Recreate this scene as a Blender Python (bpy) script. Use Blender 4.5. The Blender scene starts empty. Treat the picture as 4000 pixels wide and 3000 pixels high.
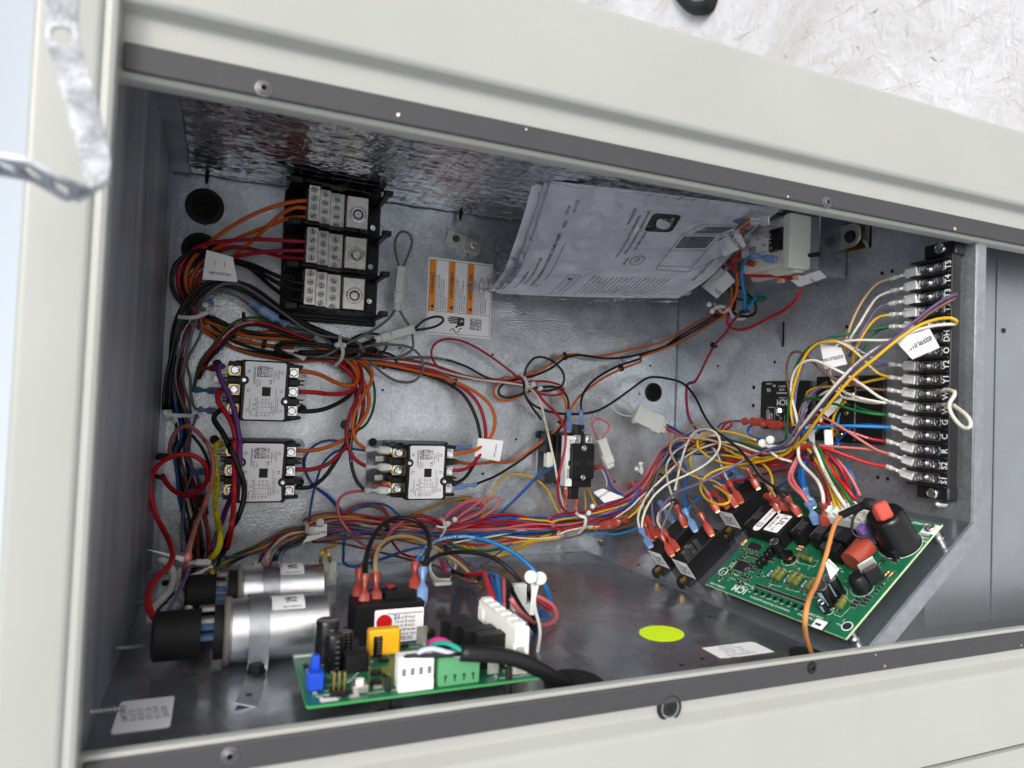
import bpy, math, random
from math import sin, cos, pi, radians, sqrt
from mathutils import Vector as V, Matrix
rnd = random.Random(7)
sc = bpy.context.scene
C = sc.collection
# ------------------------------------------------------------------ camera
# Panel frame, in cm: x right along the open box, y up the picture, z out of the box.
# The unit stands upright: panel -x is up in the world, the roof lies at panel x = 105.
R0 = Matrix(((0, 1, 0), (0, 0, -1), (-1, 0, 0)))          # panel axes -> world axes
def W(p): return R0 @ (V(p) * .01) + V((0, 0, 1.05))
def camera_rot():
    rx, ry, rz = -0.03326801, -0.39607561, 0.05184985
    r = Matrix.Rotation(rz, 3, 'Z') @ Matrix.Rotation(ry, 3, 'Y') @ Matrix.Rotation(rx, 3, 'X')
    return r @ Matrix(((1, 0, 0), (0, -1, 0), (0, 0, -1)))
RC = camera_rot()                                         # panel -> lens (right, down, forward)
FPX, HC = 2715.442, 65.0
cd = bpy.data.cameras.new('camera'); cam = bpy.data.objects.new('camera', cd); C.objects.link(cam)
cd.sensor_width = 36; cd.lens = 36 * FPX / 4000; cd.clip_start = .01; cd.clip_end = 3000
m = Matrix((RC[0], -RC[1], -RC[2])).transposed()
m = (R0 @ m).to_4x4(); m.translation = W((0, 0, HC)); cam.matrix_world = m
cd.dof.use_dof = True; cd.dof.focus_distance = .60; cd.dof.aperture_fstop = 9.0
sc.camera = cam
# ------------------------------------------------------------------ sky and sun
SUN = (R0 @ V((-.62, .35, .70))).normalized()             # direction towards the sun
wd = bpy.data.worlds.new('World'); sc.world = wd; wd.use_nodes = True
nt = wd.node_tree; nt.nodes.clear()
sky = nt.nodes.new('ShaderNodeTexSky'); sky.sky_type = 'NISHITA'; sky.sun_disc = False
sky.sun_elevation = math.asin(SUN.z); sky.sun_rotation = math.atan2(SUN.x, SUN.y)
sky.air_density = 1.0; sky.dust_density = 4.0; sky.ozone_density = 1.5
hs = nt.nodes.new('ShaderNodeHueSaturation'); hs.inputs['Saturation'].default_value = .30; hs.inputs['Value'].default_value = 1.38
bg = nt.nodes.new('ShaderNodeBackground'); bg.inputs[1].default_value = .15
out = nt.nodes.new('ShaderNodeOutputWorld')
nt.links.new(sky.outputs[0], hs.inputs['Color']); nt.links.new(hs.outputs[0], bg.inputs[0]); nt.links.new(bg.outputs[0], out.inputs[0])
sd = bpy.data.lights.new('sun', 'SUN'); sd.energy = 1.15; sd.angle = radians(16); sd.color = (1, .97, .92)
so = bpy.data.objects.new('sun', sd); C.objects.link(so)
so.matrix_world = SUN.to_track_quat('Z', 'Y').to_matrix().to_4x4() @ Matrix.Translation((0, 0, 5))
sc.view_settings.view_transform = 'Standard'; sc.view_settings.look = 'None'
sc.view_settings.exposure = 0.20; sc.view_settings.gamma = 1
# ------------------------------------------------------------------ measuring
REG = dict(A=(0,0,1.8083),Z1=(0,0,.60269),Z2=(600,500,.51234),Z3=(550,1200,.51234),Z4=(300,1900,.60274),Y1=(1500,600,.51234),Y2=(1300,1300,.60269),Y3=(1100,2000,.5425),Y4=(2200,1900,.76854),X1=(2500,700,.48216),X2=(3000,900,.66313),X3=(2400,1500,.48216),X4=(2700,2000,.5425),W1=(600,1100,.42194),W2=(580,1700,.36157),W3=(1250,1850,.45208),W4=(2100,1550,.42194),W5=(2900,1250,.39190),W6=(2750,1700,.33160),V1=(1300,0,.67812),V2=(2600,0,.63291),V3=(0,1000,.60281),V4=(0,2000,.60271),V5=(1100,2500,.67812),V6=(2500,2300,.67812),
  R1=(2480,1950,.23508),R2=(2760,1950,.23508),R3=(3200,1950,.23508),R4=(2740,2180,.27125),R5=(3160,2160,.27125),R6=(3150,1500,.2291),C1=(900,1380,.16878),C3=(1380,1680,.20796),B1=(1120,2350,.2592),B2=(1540,2250,.52542),S1=(3480,980,.5458),K1=(2100,1600,.48309))
AL = radians(38.4); CA, SA = cos(AL), sin(AL)
RCt = RC.transposed(); CAM = V((0, 0, HC))
def ray(k, u, v):
    a, b, s = REG[k]
    return RCt @ V(((a + u * s - 2000) / FPX, (b + v * s - 1500) / FPX, 1))
PLANES = dict(B=((0,0,0),(0,0,1)), R=((47.2,0,0),(-1,0,0)), F=((0,-15.1,0),(0,1,0)), S=((36.6,-15.1,0),(-SA,CA,0)), T=((0,19.2,0),(0,-1,0)), L=((-4.57,0,0),(1,0,0)))
def near(k, u, v, h=0.0, only=None):
    """point of the box interior seen there, standing h cm clear of the nearest wall"""
    d = ray(k, u, v); best = None
    for n_, (p, n) in PLANES.items():
        if (only and n_ not in only) or (not only and n_ in 'LT'): continue
        n = V(n); dn = d @ n
        if dn < 0:
            t = ((V(p) + n * h - CAM) @ n) / dn
            if t > 0 and (best is None or t < best): best = t
    return CAM + d * best
def atz(k, u, v, z): d = ray(k, u, v); return CAM + d * ((z - HC) / d.z)
def aty(k, u, v, y): d = ray(k, u, v); return CAM + d * (y / d.y)
def atx(k, u, v, x): d = ray(k, u, v); return CAM + d * (x / d.x)
# ------------------------------------------------------------------ mesh building
class G:
    def __init__(s): s.v = []; s.f = []; s.m = []
    def add(s, vs, fs, m=0, T=None):
        o = len(s.v)
        s.v += [T @ V(p) for p in vs] if T is not None else [V(p) for p in vs]
        for f in fs: s.f.append([i + o for i in f]); s.m.append(m)
        return s
    def box(s, c, d, ch=0.0, m=0, T=None):
        x, y, z = [a / 2 for a in d]; c = V(c)
        if ch <= 0:
            vs = [c + V((i*x, j*y, k*z)) for i in (-1, 1) for j in (-1, 1) for k in (-1, 1)]
            fs = [(0,1,3,2),(4,6,7,5),(0,4,5,1),(2,3,7,6),(0,2,6,4),(1,5,7,3)]
            return s.add(vs, fs, m, T)
        ch = min(ch, x*.95, y*.95, z*.95); vs = []; idx = {}
        for i in (-1, 1):
            for j in (-1, 1):
                for k in (-1, 1):
                    for a, o in enumerate(((0, ch, ch), (ch, 0, ch), (ch, ch, 0))):
                        idx[(i, j, k, a)] = len(vs); vs.append(c + V((i*(x-o[0]), j*(y-o[1]), k*(z-o[2]))))
        q = lambda *l: [idx[t] for t in l]; fs = []
        for i in (-1, 1): fs.append(q((i,-1,-1,0),(i,1,-1,0),(i,1,1,0),(i,-1,1,0))[::i])
        for j in (-1, 1): fs.append(q((-1,j,-1,1),(-1,j,1,1),(1,j,1,1),(1,j,-1,1))[::j])
        for k in (-1, 1): fs.append(q((-1,-1,k,2),(1,-1,k,2),(1,1,k,2),(-1,1,k,2))[::k])
        for i in (-1, 1):
            for j in (-1, 1):
                fs.append(q((i,j,-1,0),(i,j,1,0),(i,j,1,1),(i,j,-1,1)))
                fs.append(q((i,-1,j,0),(i,1,j,0),(i,1,j,2),(i,-1,j,2)))
                fs.append(q((-1,i,j,1),(1,i,j,1),(1,i,j,2),(-1,i,j,2)))
                for k in (-1, 1): fs.append(q((i,j,k,0),(i,j,k,1),(i,j,k,2)))
        return s.add(vs, fs, m, T)
    def cyl(s, p0, p1, r, r1=None, n=14, m=0, caps=True, T=None):
        p0, p1 = V(p0), V(p1); r1 = r if r1 is None else r1
        a = (p1 - p0).normalized(); u = a.orthogonal().normalized(); w = a.cross(u)
        vs = []
        for p, q in ((p0, r), (p1, r1)):
            vs += [p + (u * cos(2*pi*i/n) + w * sin(2*pi*i/n)) * q for i in range(n)]
        fs = [(i, (i+1) % n, n + (i+1) % n, n + i) for i in range(n)]
        if caps: fs += [tuple(range(n))[::-1], tuple(range(n, 2*n))]
        return s.add(vs, fs, m, T)
    def lathe(s, prof, o=(0,0,0), a=(0,0,1), n=18, m=0, T=None, cap=True):
        o, a = V(o), V(a).normalized(); u = a.orthogonal().normalized(); w = a.cross(u); vs = []
        for r, h in prof: vs += [o + a*h + (u*cos(2*pi*i/n) + w*sin(2*pi*i/n))*r for i in range(n)]
        fs = []
        for k in range(len(prof)-1):
            fs += [(k*n+i, k*n+(i+1) % n, (k+1)*n+(i+1) % n, (k+1)*n+i) for i in range(n)]
        if cap and prof[0][0] > 1e-4: fs.append(tuple(range(n))[::-1])
        if cap and prof[-1][0] > 1e-4: fs.append(tuple(range((len(prof)-1)*n, len(prof)*n)))
        return s.add(vs, fs, m, T)
    def sphere(s, c, r, m=0, sc_=(1,1,1), n=10):
        c = V(c); vs = []; fs = []; k = n//2
        for j in range(k+1):
            t = pi*j/k
            for i in range(n):
                vs.append(c + V((sin(t)*cos(2*pi*i/n)*r*sc_[0], sin(t)*sin(2*pi*i/n)*r*sc_[1], cos(t)*r*sc_[2])))
        for j in range(k):
            for i in range(n): fs.append((j*n+i, (j+1)*n+i, (j+1)*n+(i+1) % n, j*n+(i+1) % n))
        return s.add(vs, fs, m)
    def tube(s, pts, r, n=8, m=0, flat=None, up=None):
        """round tube along points; flat=(w,t) makes a strip of width w and thickness t"""
        pts = [V(p) for p in pts]; L = len(pts)
        tan = [(pts[min(i+1, L-1)] - pts[max(i-1, 0)]).normalized() for i in range(L)]
        u = (V(up) if up is not None else tan[0].orthogonal()); vs = []
        for i in range(L):
            u = (u - tan[i] * (u @ tan[i]))
            u = u.normalized() if u.length > 1e-6 else tan[i].orthogonal().normalized()
            w = tan[i].cross(u)
            rr = r[i] if isinstance(r, (list, tuple)) else r
            if flat:
                a, b = flat[0]/2, flat[1]/2
                vs += [pts[i] + w*x*a + u*y*b for x, y in ((-1,-1),(1,-1),(1,1),(-1,1))]
            else:
                vs += [pts[i] + (u*cos(2*pi*k/n) + w*sin(2*pi*k/n))*rr for k in range(n)]
        if flat: n = 4
        fs = [(i*n+k, i*n+(k+1) % n, (i+1)*n+(k+1) % n, (i+1)*n+k) for i in range(L-1) for k in range(n)]
        fs += [tuple(range(n))[::-1], tuple(range((L-1)*n, L*n))]
        return s.add(vs, fs, m)
    def prism(s, poly, z0, z1, m=0, T=None):
        n = len(poly)
        vs = [(x, y, z0) for x, y in poly] + [(x, y, z1) for x, y in poly]
        fs = [(i, (i+1) % n, n+(i+1) % n, n+i) for i in range(n)] + [tuple(range(n))[::-1], tuple(range(n, 2*n))]
        return s.add(vs, fs, m, T)
    def quad(s, a, b, c, d, m=0): return s.add([a, b, c, d], [(0, 1, 2, 3)], m)
    def text(s, body, size, x, y, z=0, rot=0, m=0, align='CENTER', T=None, f=None, sx=1.0):
        vs, fs = glyphs(body, align)
        ca, sa = cos(radians(rot)), sin(radians(rot)); o = []
        for a, b in vs:
            a, b = a*size*sx, (b-.35)*size
            p = (x + a*ca - b*sa, y + a*sa + b*ca)
            o.append(f(*p) if f else V((p[0], p[1], z)))
        return s.add(o, fs, m, T)
    def mesh(s, name, mats, angle=38):
        me = bpy.data.meshes.new(name)
        me.from_pydata([tuple(p * .01) for p in s.v], [], s.f)
        for mt in mats: me.materials.append(mt)
        if len(mats) > 1:
            me.polygons.foreach_set('material_index', s.m)
        me.polygons.foreach_set('use_smooth', [True] * len(me.polygons))
        me.set_sharp_from_angle(angle=radians(angle))
        me.update(); return me
_gl = {}
def glyphs(body, align='CENTER'):
    k = (body, align)
    if k not in _gl:
        cu = bpy.data.curves.new('t', 'FONT'); cu.body = body; cu.align_x = align; cu.resolution_u = 2; cu.fill_mode = 'FRONT'; cu.offset = .014
        o = bpy.data.objects.new('t', cu); me = o.to_mesh()
        _gl[k] = ([(v.co.x, v.co.y) for v in me.vertices], [list(p.vertices) for p in me.polygons])
        o.to_mesh_clear(); bpy.data.objects.remove(o); bpy.data.curves.remove(cu)
    return _gl[k]
def spline(pts, step=.35, closed=False):
    """centripetal Catmull-Rom through points"""
    P = [V(p) for p in pts]
    if len(P) == 2: P.insert(1, (P[0]+P[1])/2)
    P = [P[0]*2 - P[1]] + P + [P[-1]*2 - P[-2]]; o = []
    for i in range(1, len(P)-2):
        a, b, c, d = P[i-1:i+3]
        t0 = 0; t1 = t0 + max((b-a).length, .01)**.5; t2 = t1 + max((c-b).length, .01)**.5; t3 = t2 + max((d-c).length, .01)**.5
        n = max(2, int((c-b).length/step))
        for j in range(n):
            t = t1 + (t2-t1)*j/n
            A1 = a*((t1-t)/(t1-t0)) + b*((t-t0)/(t1-t0)); A2 = b*((t2-t)/(t2-t1)) + c*((t-t1)/(t2-t1)); A3 = c*((t3-t)/(t3-t2)) + d*((t-t2)/(t3-t2))
            B1 = A1*((t2-t)/(t2-t0)) + A2*((t-t0)/(t2-t0)); B2 = A2*((t3-t)/(t3-t1)) + A3*((t-t1)/(t3-t1))
            o.append(B1*((t2-t)/(t2-t1)) + B2*((t-t1)/(t2-t1)))
    o.append(P[-2]); return o
# ------------------------------------------------------------------ objects
def frame(loc=(0,0,0), ex=(1,0,0), ey=(0,1,0), spin=0):
    ex = V(ex).normalized(); ey = V(ey); ey = (ey - ex*(ex @ ey)).normalized(); ez = ex.cross(ey)
    m = Matrix((ex, ey, ez)).transposed()
    if spin: m = m @ Matrix.Rotation(radians(spin), 3, 'Z')
    m = m.to_4x4(); m.translation = V(loc); return m
def world(Fm):
    r = (R0 @ Fm.to_3x3()).to_4x4(); r.translation = W(Fm.translation); return r
BACK = lambda x, y, z=0, spin=0: frame((x, y, z), spin=spin)
FLOOR = lambda x, z, y=-15.1, spin=0: frame((x, y, z), (1,0,0), (0,0,-1), spin)
RIGHT = lambda z, y, x=47.2, spin=0: frame((x, y, z), (0,0,1), (0,1,0), spin)
SLANT = lambda a, z, h=0, spin=0: frame((36.6 + a*CA - h*SA, -15.1 + a*SA + h*CA, z), (0,0,1), (CA,SA,0), spin)
def props(o, label=None, cat=None, group=None, kind=None):
    for k, v in (('label', label), ('category', cat), ('group', group), ('kind', kind)):
        if v: o[k] = v
    return o
def thing(name, label, cat, Fm=None, group=None):
    o = bpy.data.objects.new(name, None); C.objects.link(o); o.empty_display_size = .01
    o.matrix_world = world(Fm if Fm is not None else Matrix.Identity(4))
    return props(o, label, cat, group)
def part(name, g, mats, parent, loc=None, label=None, kind=None, angle=38):
    if not isinstance(mats, (list, tuple)): mats = [mats]
    me = g.mesh(name, mats, angle) if isinstance(g, G) else g
    o = bpy.data.objects.new(name, me); C.objects.link(o); o.parent = parent
    if loc is not None: o.location = V(loc) * .01
    return props(o, label, None, None, kind)
def solo(name, g, mats, label, cat, Fm=None, group=None, kind=None, angle=38):
    if not isinstance(mats, (list, tuple)): mats = [mats]
    me = g.mesh(name, mats, angle) if isinstance(g, G) else g
    o = bpy.data.objects.new(name, me); C.objects.link(o)
    o.matrix_world = world(Fm if Fm is not None else Matrix.Identity(4))
    return props(o, label, cat, group, kind)
KIDS = {}
def copy_tree(o, Fm=None, label=None, parent=None, skip=()):
    c = o.copy(); C.objects.link(c)
    if parent is not None: c.parent = parent; c.matrix_parent_inverse = Matrix.Identity(4)
    if Fm is not None: c.matrix_world = world(Fm)
    if label: c['label'] = label
    for ch in list(o.children):
        if ch.name.split('.')[0] not in skip: copy_tree(ch, parent=c, skip=skip)
    return c
# ------------------------------------------------------------------ materials
def lin(c): return tuple((x/12.92 if x <= .04045 else ((x+.055)/1.055)**2.4) for x in (v/255 for v in c)) + (1,)
def mat(name, col, rough=.5, metal=0, spec=.5, bump=0, bscale=400, var=0, vscale=60, coat=0, trans=0, alpha=1, ior=1.45, sss=0, rvar=0, stretch=None, detail=3, col2=None, sheen=0):
    mt = bpy.data.materials.new(name); mt.use_nodes = True; nt = mt.node_tree
    b = nt.nodes['Principled BSDF']; I = b.inputs
    if len(col) == 3: col = tuple(col) + (1,)
    I['Base Color'].default_value = col; I['Roughness'].default_value = rough; I['Metallic'].default_value = metal
    I['Specular IOR Level'].default_value = spec; I['Coat Weight'].default_value = coat; I['Transmission Weight'].default_value = trans
    I['Alpha'].default_value = alpha; I['IOR'].default_value = ior
    if sss: I['Subsurface Weight'].default_value = sss; I['Subsurface Radius'].default_value = (.003, .003, .003)
    co = None
    def coord():
        nonlocal co
        if co is None:
            tc = nt.nodes.new('ShaderNodeTexCoord'); co = tc.outputs['Object']
            if stretch:
                mp = nt.nodes.new('ShaderNodeMapping'); mp.inputs['Scale'].default_value = stretch
                nt.links.new(co, mp.inputs[0]); co = mp.outputs[0]
        return co
    def noise(sca, det=detail, r=.55):
        n = nt.nodes.new('ShaderNodeTexNoise'); n.inputs['Scale'].default_value = sca; n.inputs['Detail'].default_value = det; n.inputs['Roughness'].default_value = r
        nt.links.new(coord(), n.inputs['Vector']); return n.outputs[0]
    if var or col2:
        rp = nt.nodes.new('ShaderNodeValToRGB'); nt.links.new(noise(vscale, 5), rp.inputs[0])
        c1 = col2 if col2 else tuple(x*(1-var) for x in col[:3])
        rp.color_ramp.elements[0].position = .32; rp.color_ramp.elements[0].color = tuple(c1[:3]) + (1,)
        rp.color_ramp.elements[1].position = .68; rp.color_ramp.elements[1].color = col
        nt.links.new(rp.outputs[0], I['Base Color'])
    if rvar:
        mr = nt.nodes.new('ShaderNodeMapRange'); nt.links.new(noise(vscale*.7, 4), mr.inputs[0])
        mr.inputs[1].default_value = .3; mr.inputs[2].default_value = .7
        mr.inputs[3].default_value = max(.02, rough-rvar); mr.inputs[4].default_value = min(1, rough+rvar)
        nt.links.new(mr.outputs[0], I['Roughness'])
    if bump:
        bp = nt.nodes.new('ShaderNodeBump'); bp.inputs['Strength'].default_value = bump; bp.inputs['Distance'].default_value = .0006
        nt.links.new(noise(bscale, 2), bp.inputs['Height']); nt.links.new(bp.outputs[0], I['Normal'])
    return mt
M = {}
M['galv'] = mat('galvanised_steel', (.46,.48,.49), .34, .9, bump=1.0, bscale=560, var=.34, vscale=7, rvar=.12)
def steel(name, lo, hi, rough, blotch, grain, bump, contrast=.5, metal=.9, stretch=(1,1,1)):
    """zinc with cloudy patina and patchy reflections painted into its colour, crystal speckle and a rolled, slightly wavy surface"""
    mt = bpy.data.materials.new(name); mt.use_nodes = True; nt = mt.node_tree; b = nt.nodes['Principled BSDF']; N_ = nt.nodes.new; Lk = nt.links.new
    tc = N_('ShaderNodeTexCoord'); mp = N_('ShaderNodeMapping'); mp.inputs['Scale'].default_value = stretch; Lk(tc.outputs['Object'], mp.inputs[0])
    def nz_(s, d, r=.6):
        n = N_('ShaderNodeTexNoise'); n.inputs['Scale'].default_value = s; n.inputs['Detail'].default_value = d; n.inputs['Roughness'].default_value = r; Lk(mp.outputs[0], n.inputs['Vector']); return n.outputs[0]
    r1 = N_('ShaderNodeValToRGB'); Lk(nz_(blotch, 6, .62), r1.inputs[0]); r1.color_ramp.elements[0].position = .36; r1.color_ramp.elements[1].position = .64  # light and dark blotches: patina plus uneven sheen put into the colour
    r1.color_ramp.elements[0].color = lo + (1,); r1.color_ramp.elements[1].color = hi + (1,)
    vo = N_('ShaderNodeTexVoronoi'); vo.inputs['Scale'].default_value = grain; Lk(mp.outputs[0], vo.inputs['Vector'])
    r2 = N_('ShaderNodeMapRange'); Lk(vo.outputs['Color'], r2.inputs[0]); r2.inputs[3].default_value = 1-contrast; r2.inputs[4].default_value = 1+contrast*.7
    mx = N_('ShaderNodeMix'); mx.data_type = 'RGBA'; mx.blend_type = 'MULTIPLY'; mx.inputs[0].default_value = 1; Lk(r1.outputs[0], mx.inputs[6]); Lk(r2.outputs[0], mx.inputs[7]); Lk(mx.outputs[2], b.inputs['Base Color'])
    rr_ = N_('ShaderNodeMapRange'); Lk(nz_(blotch*1.7, 5), rr_.inputs[0]); rr_.inputs[1].default_value = .35; rr_.inputs[2].default_value = .65; rr_.inputs[3].default_value = rough*.7; rr_.inputs[4].default_value = rough*1.35; Lk(rr_.outputs[0], b.inputs['Roughness'])
    b.inputs['Metallic'].default_value = metal
    b1 = N_('ShaderNodeBump'); b1.inputs['Strength'].default_value = bump; b1.inputs['Distance'].default_value = .0007; Lk(nz_(grain*.9, 2), b1.inputs['Height'])
    b2 = N_('ShaderNodeBump'); b2.inputs['Strength'].default_value = .5; b2.inputs['Distance'].default_value = .004; Lk(nz_(18, 2), b2.inputs['Height']); Lk(b1.outputs[0], b2.inputs['Normal']); Lk(b2.outputs[0], b.inputs['Normal'])
    return mt
M['galv'] = steel('galvanised_spangled_steel', (.27,.295,.32), (.62,.655,.69), .29, 4.2, 560, .40, .20, .8)
M['galv_smooth'] = steel('smooth_galvanised_steel', (.19,.21,.24), (.38,.41,.46), .23, 8, 340, .16, .05, .8)
M['galv_side'] = mat('streaked_galvanised_steel', (.46,.50,.56), .46, .75, bump=.08, bscale=400, var=.5, vscale=26, rvar=.1, stretch=(.16,.16,1))
M['galv_strap'] = mat('zinc_strap', (.40,.42,.45), .40, .9, var=.18, vscale=160, bump=.1, bscale=900, rvar=.08)
M['cream'] = mat('cream_paint', lin((158,160,156)), .34, 0, bump=.10, bscale=1400, var=.05, vscale=14, rvar=.06)
def dirty(mt, scale, lo, amount, col):
    nt = mt.node_tree; b = nt.nodes['Principled BSDF']; l = b.inputs['Base Color'].links; N_ = nt.nodes.new
    tc = N_('ShaderNodeTexCoord'); n = N_('ShaderNodeTexNoise'); n.inputs['Scale'].default_value = scale; n.inputs['Detail'].default_value = 9; n.inputs['Roughness'].default_value = .72; n.inputs['Distortion'].default_value = .4
    r = N_('ShaderNodeValToRGB'); r.color_ramp.elements[0].position = lo; r.color_ramp.elements[1].position = lo+.09; r.color_ramp.elements[0].color = (0,0,0,1); r.color_ramp.elements[1].color = (amount,)*3 + (1,)
    mx = N_('ShaderNodeMix'); mx.data_type = 'RGBA'; nt.links.new(tc.outputs['Object'], n.inputs['Vector']); nt.links.new(n.outputs[0], r.inputs[0]); nt.links.new(r.outputs[0], mx.inputs[0])
    if l: nt.links.new(l[0].from_socket, mx.inputs[6])
    else: mx.inputs[6].default_value = b.inputs['Base Color'].default_value
    mx.inputs[7].default_value = col + (1,); nt.links.new(mx.outputs[2], b.inputs['Base Color'])
dirty(M['cream'], 5, .60, .35, (.30,.28,.23)); dirty(M['cream'], 45, .68, .5, (.22,.20,.17))
M['gasket'] = mat('grey_foam_gasket', lin((58,58,60)), .62, 0, bump=.12, bscale=1500, var=.10, vscale=40)
M['black'] = mat('black_plastic', (.008,.008,.009), .42, spec=.35, bump=.03, bscale=1500)
M['blackm'] = mat('matt_black_plastic', (.012,.012,.013), .58, spec=.35)
M['blackg'] = mat('gloss_black_plastic', (.007,.007,.008), .24, spec=.4)
M['rubber'] = mat('black_rubber', (.009,.009,.009), .62, spec=.35)
M['zinc'] = mat('bright_zinc', (.68,.71,.73), .24, 1.0, var=.12, vscale=300, rvar=.06)
M['steel'] = mat('plain_steel', (.55,.55,.54), .30, 1.0)
M['tin'] = mat('tin_plated_lug', (.62,.61,.56), .34, .8, bump=.12, bscale=2400, var=.2, vscale=220, rvar=.08)
M['crimp'] = mat('bright_tin_crimp', (.84,.85,.84), .38, .4, var=.2, vscale=500)
M['lug'] = mat('bright_lug', (.80,.79,.75), .32, .9, bump=.05, bscale=1500)
M['brass'] = mat('brass', (.62,.44,.13), .28, 1.0, var=.25, vscale=200)
M['copper'] = mat('copper', (.70,.33,.16), .3, 1.0)
M['alu'] = mat('aluminium_can', (.74,.75,.77), .34, 1.0, bump=.06, bscale=500, rvar=.07, vscale=90, var=.1)
M['white'] = mat('white_sticker', lin((236,236,238)), .42)
M['paper'] = mat('white_paper', lin((232,234,244)), .5, var=.03, vscale=30)
M['whitep'] = mat('white_plastic', lin((232,232,226)), .38, sss=.05)
M['nylon'] = mat('natural_nylon', (.66,.68,.65), .30, trans=.12, sss=.15, ior=1.4)
M['nylonc'] = mat('clear_nylon', (.82,.86,.84), .22, trans=.55, ior=1.4)
M['bobbin'] = mat('milky_bobbin_plastic', (.78,.80,.70), .35, trans=.12, sss=.1)
M['ink'] = mat('black_print', (.02,.02,.02), .6)
M['inkg'] = mat('grey_print', (.16,.16,.18), .6)
M['inkw'] = mat('white_print', (.66,.70,.68), .6)
M['orangep'] = mat('orange_print', lin((232,140,40)), .5)
M['blueink'] = mat('blue_ink', lin((40,60,170)), .5)
M['pinkink'] = mat('pink_ink', lin((225,120,150)), .5)
M['redins'] = mat('red_nylon_sleeve', (.40,.058,.038), .28, trans=.35, coat=.3, ior=1.42)
M['blueins'] = mat('blue_nylon_sleeve', (.17,.30,.58), .28, trans=.35, coat=.3, ior=1.42)
M['pcb'] = mat('green_circuit_board', lin((24,104,72)), .36, var=.22, vscale=220, coat=.2)
M['pcbedge'] = mat('board_edge', lin((176,198,150)), .6)
M['neon'] = mat('neon_yellow_sticker', lin((214,250,20)), .45)
M['greenterm'] = mat('green_terminal_plastic', lin((84,150,104)), .42)
M['bluep'] = mat('blue_plastic', lin((28,70,190)), .3)
M['yellowp'] = mat('yellow_capacitor', lin((228,168,30)), .4)
M['brown'] = mat('red_film_capacitor', lin((150,62,48)), .30, coat=.3)
M['olive'] = mat('olive_resistor', lin((96,104,48)), .38)
M['redb'] = mat('red_plastic', lin((196,24,34)), .35)
M['film'] = mat('clear_bag_film', (.95,.96,1.0), .10, trans=1.0, ior=1.12)
WC = dict(ignition=lin((222,146,84))[:3], black=(.010,.010,.011), grey=(.17,.16,.175), orange=lin((222,106,30))[:3], red=lin((176,26,50))[:3], brightred=lin((204,26,40))[:3],
    green=lin((24,98,50))[:3], purple=lin((104,60,132))[:3], plum=lin((92,72,112))[:3], violet=lin((112,100,138))[:3], pink=lin((214,112,118))[:3], salmon=lin((200,116,104))[:3], yellow=lin((222,176,30))[:3],
    blue=lin((20,92,176))[:3], sky=lin((30,128,200))[:3], white=lin((226,220,206))[:3], brown=lin((112,80,66))[:3], tan=lin((198,168,118))[:3], teal=lin((24,160,140))[:3], magenta=lin((220,50,140))[:3], offwhite=lin((205,208,225))[:3], brightyellow=lin((230,214,30))[:3], cyan=lin((40,128,190))[:3])
for k, c in WC.items(): M['w_'+k] = mat(k + '_wire_insulation', tuple(v*.74 for v in c), .42, spec=.4, bump=.02, bscale=900)
def flat_mat(name, col, rough=.6): return mat(name, col, rough)
# ================================================================== setting: roof
g = G()
N = 60
def roof_pt(i, j):
    y = -600 + 1500*i/N; z = 420 - 1700*j/N; return (105 + .35*sin(y*.05)*sin(z*.043) + .2*sin(y*.13+1)*sin(z*.11), y, z)
g.v = [V(roof_pt(i, j)) for i in range(N+1) for j in range(N+1)]
g.f = [(i*(N+1)+j, (i+1)*(N+1)+j, (i+1)*(N+1)+j+1, i*(N+1)+j+1) for i in range(N) for j in range(N)]; g.m = [0]*len(g.f)
big = G(); big.quad((107,-60000,-60000),(107,60000,-60000),(107,60000,60000),(107,-60000,60000))
rm = bpy.data.materials.new('stained_white_roof_membrane'); rm.use_nodes = True; nt = rm.node_tree; bs = nt.nodes['Principled BSDF']
tc = nt.nodes.new('ShaderNodeTexCoord')
def nz(s, d, r=.6, st=None):
    n = nt.nodes.new('ShaderNodeTexNoise'); n.inputs['Scale'].default_value = s; n.inputs['Detail'].default_value = d; n.inputs['Roughness'].default_value = r
    n.inputs['Distortion'].default_value = .6
    v = tc.outputs['Object']
    if st:
        mp = nt.nodes.new('ShaderNodeMapping'); mp.inputs['Scale'].default_value = st; mp.inputs['Rotation'].default_value = (.5, 0, .6); nt.links.new(v, mp.inputs[0]); v = mp.outputs[0]
    nt.links.new(v, n.inputs['Vector']); return n.outputs[0]
def ramp(src, a, b, ca, cb):
    r = nt.nodes.new('ShaderNodeValToRGB'); r.color_ramp.elements[0].position = a; r.color_ramp.elements[1].position = b
    r.color_ramp.elements[0].color = ca; r.color_ramp.elements[1].color = cb; nt.links.new(src, r.inputs[0]); return r.outputs[0]
def mix(f, a, b):
    x = nt.nodes.new('ShaderNodeMix'); x.data_type = 'RGBA'; nt.links.new(f, x.inputs[0]); nt.links.new(a, x.inputs[6]); nt.links.new(b, x.inputs[7]); return x.outputs[2]
base = ramp(nz(3.5, 8, .7), .38, .60, (.50,.49,.475,1), (.66,.66,.67,1))
dirt = ramp(nz(6, 10, .75), .60, .66, (0,0,0,1), (1,1,1,1))
streak = ramp(nz(11, 7, .65, (1, 6, .8)), .62, .66, (0,0,0,1), (1,1,1,1))
spots = ramp(nz(38, 4), .69, .71, (0,0,0,1), (1,1,1,1))
tanc = nt.nodes.new('ShaderNodeRGB'); tanc.outputs[0].default_value = (.42,.385,.33,1)
dk = nt.nodes.new('ShaderNodeRGB'); dk.outputs[0].default_value = (.30,.25,.20,1)
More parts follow.
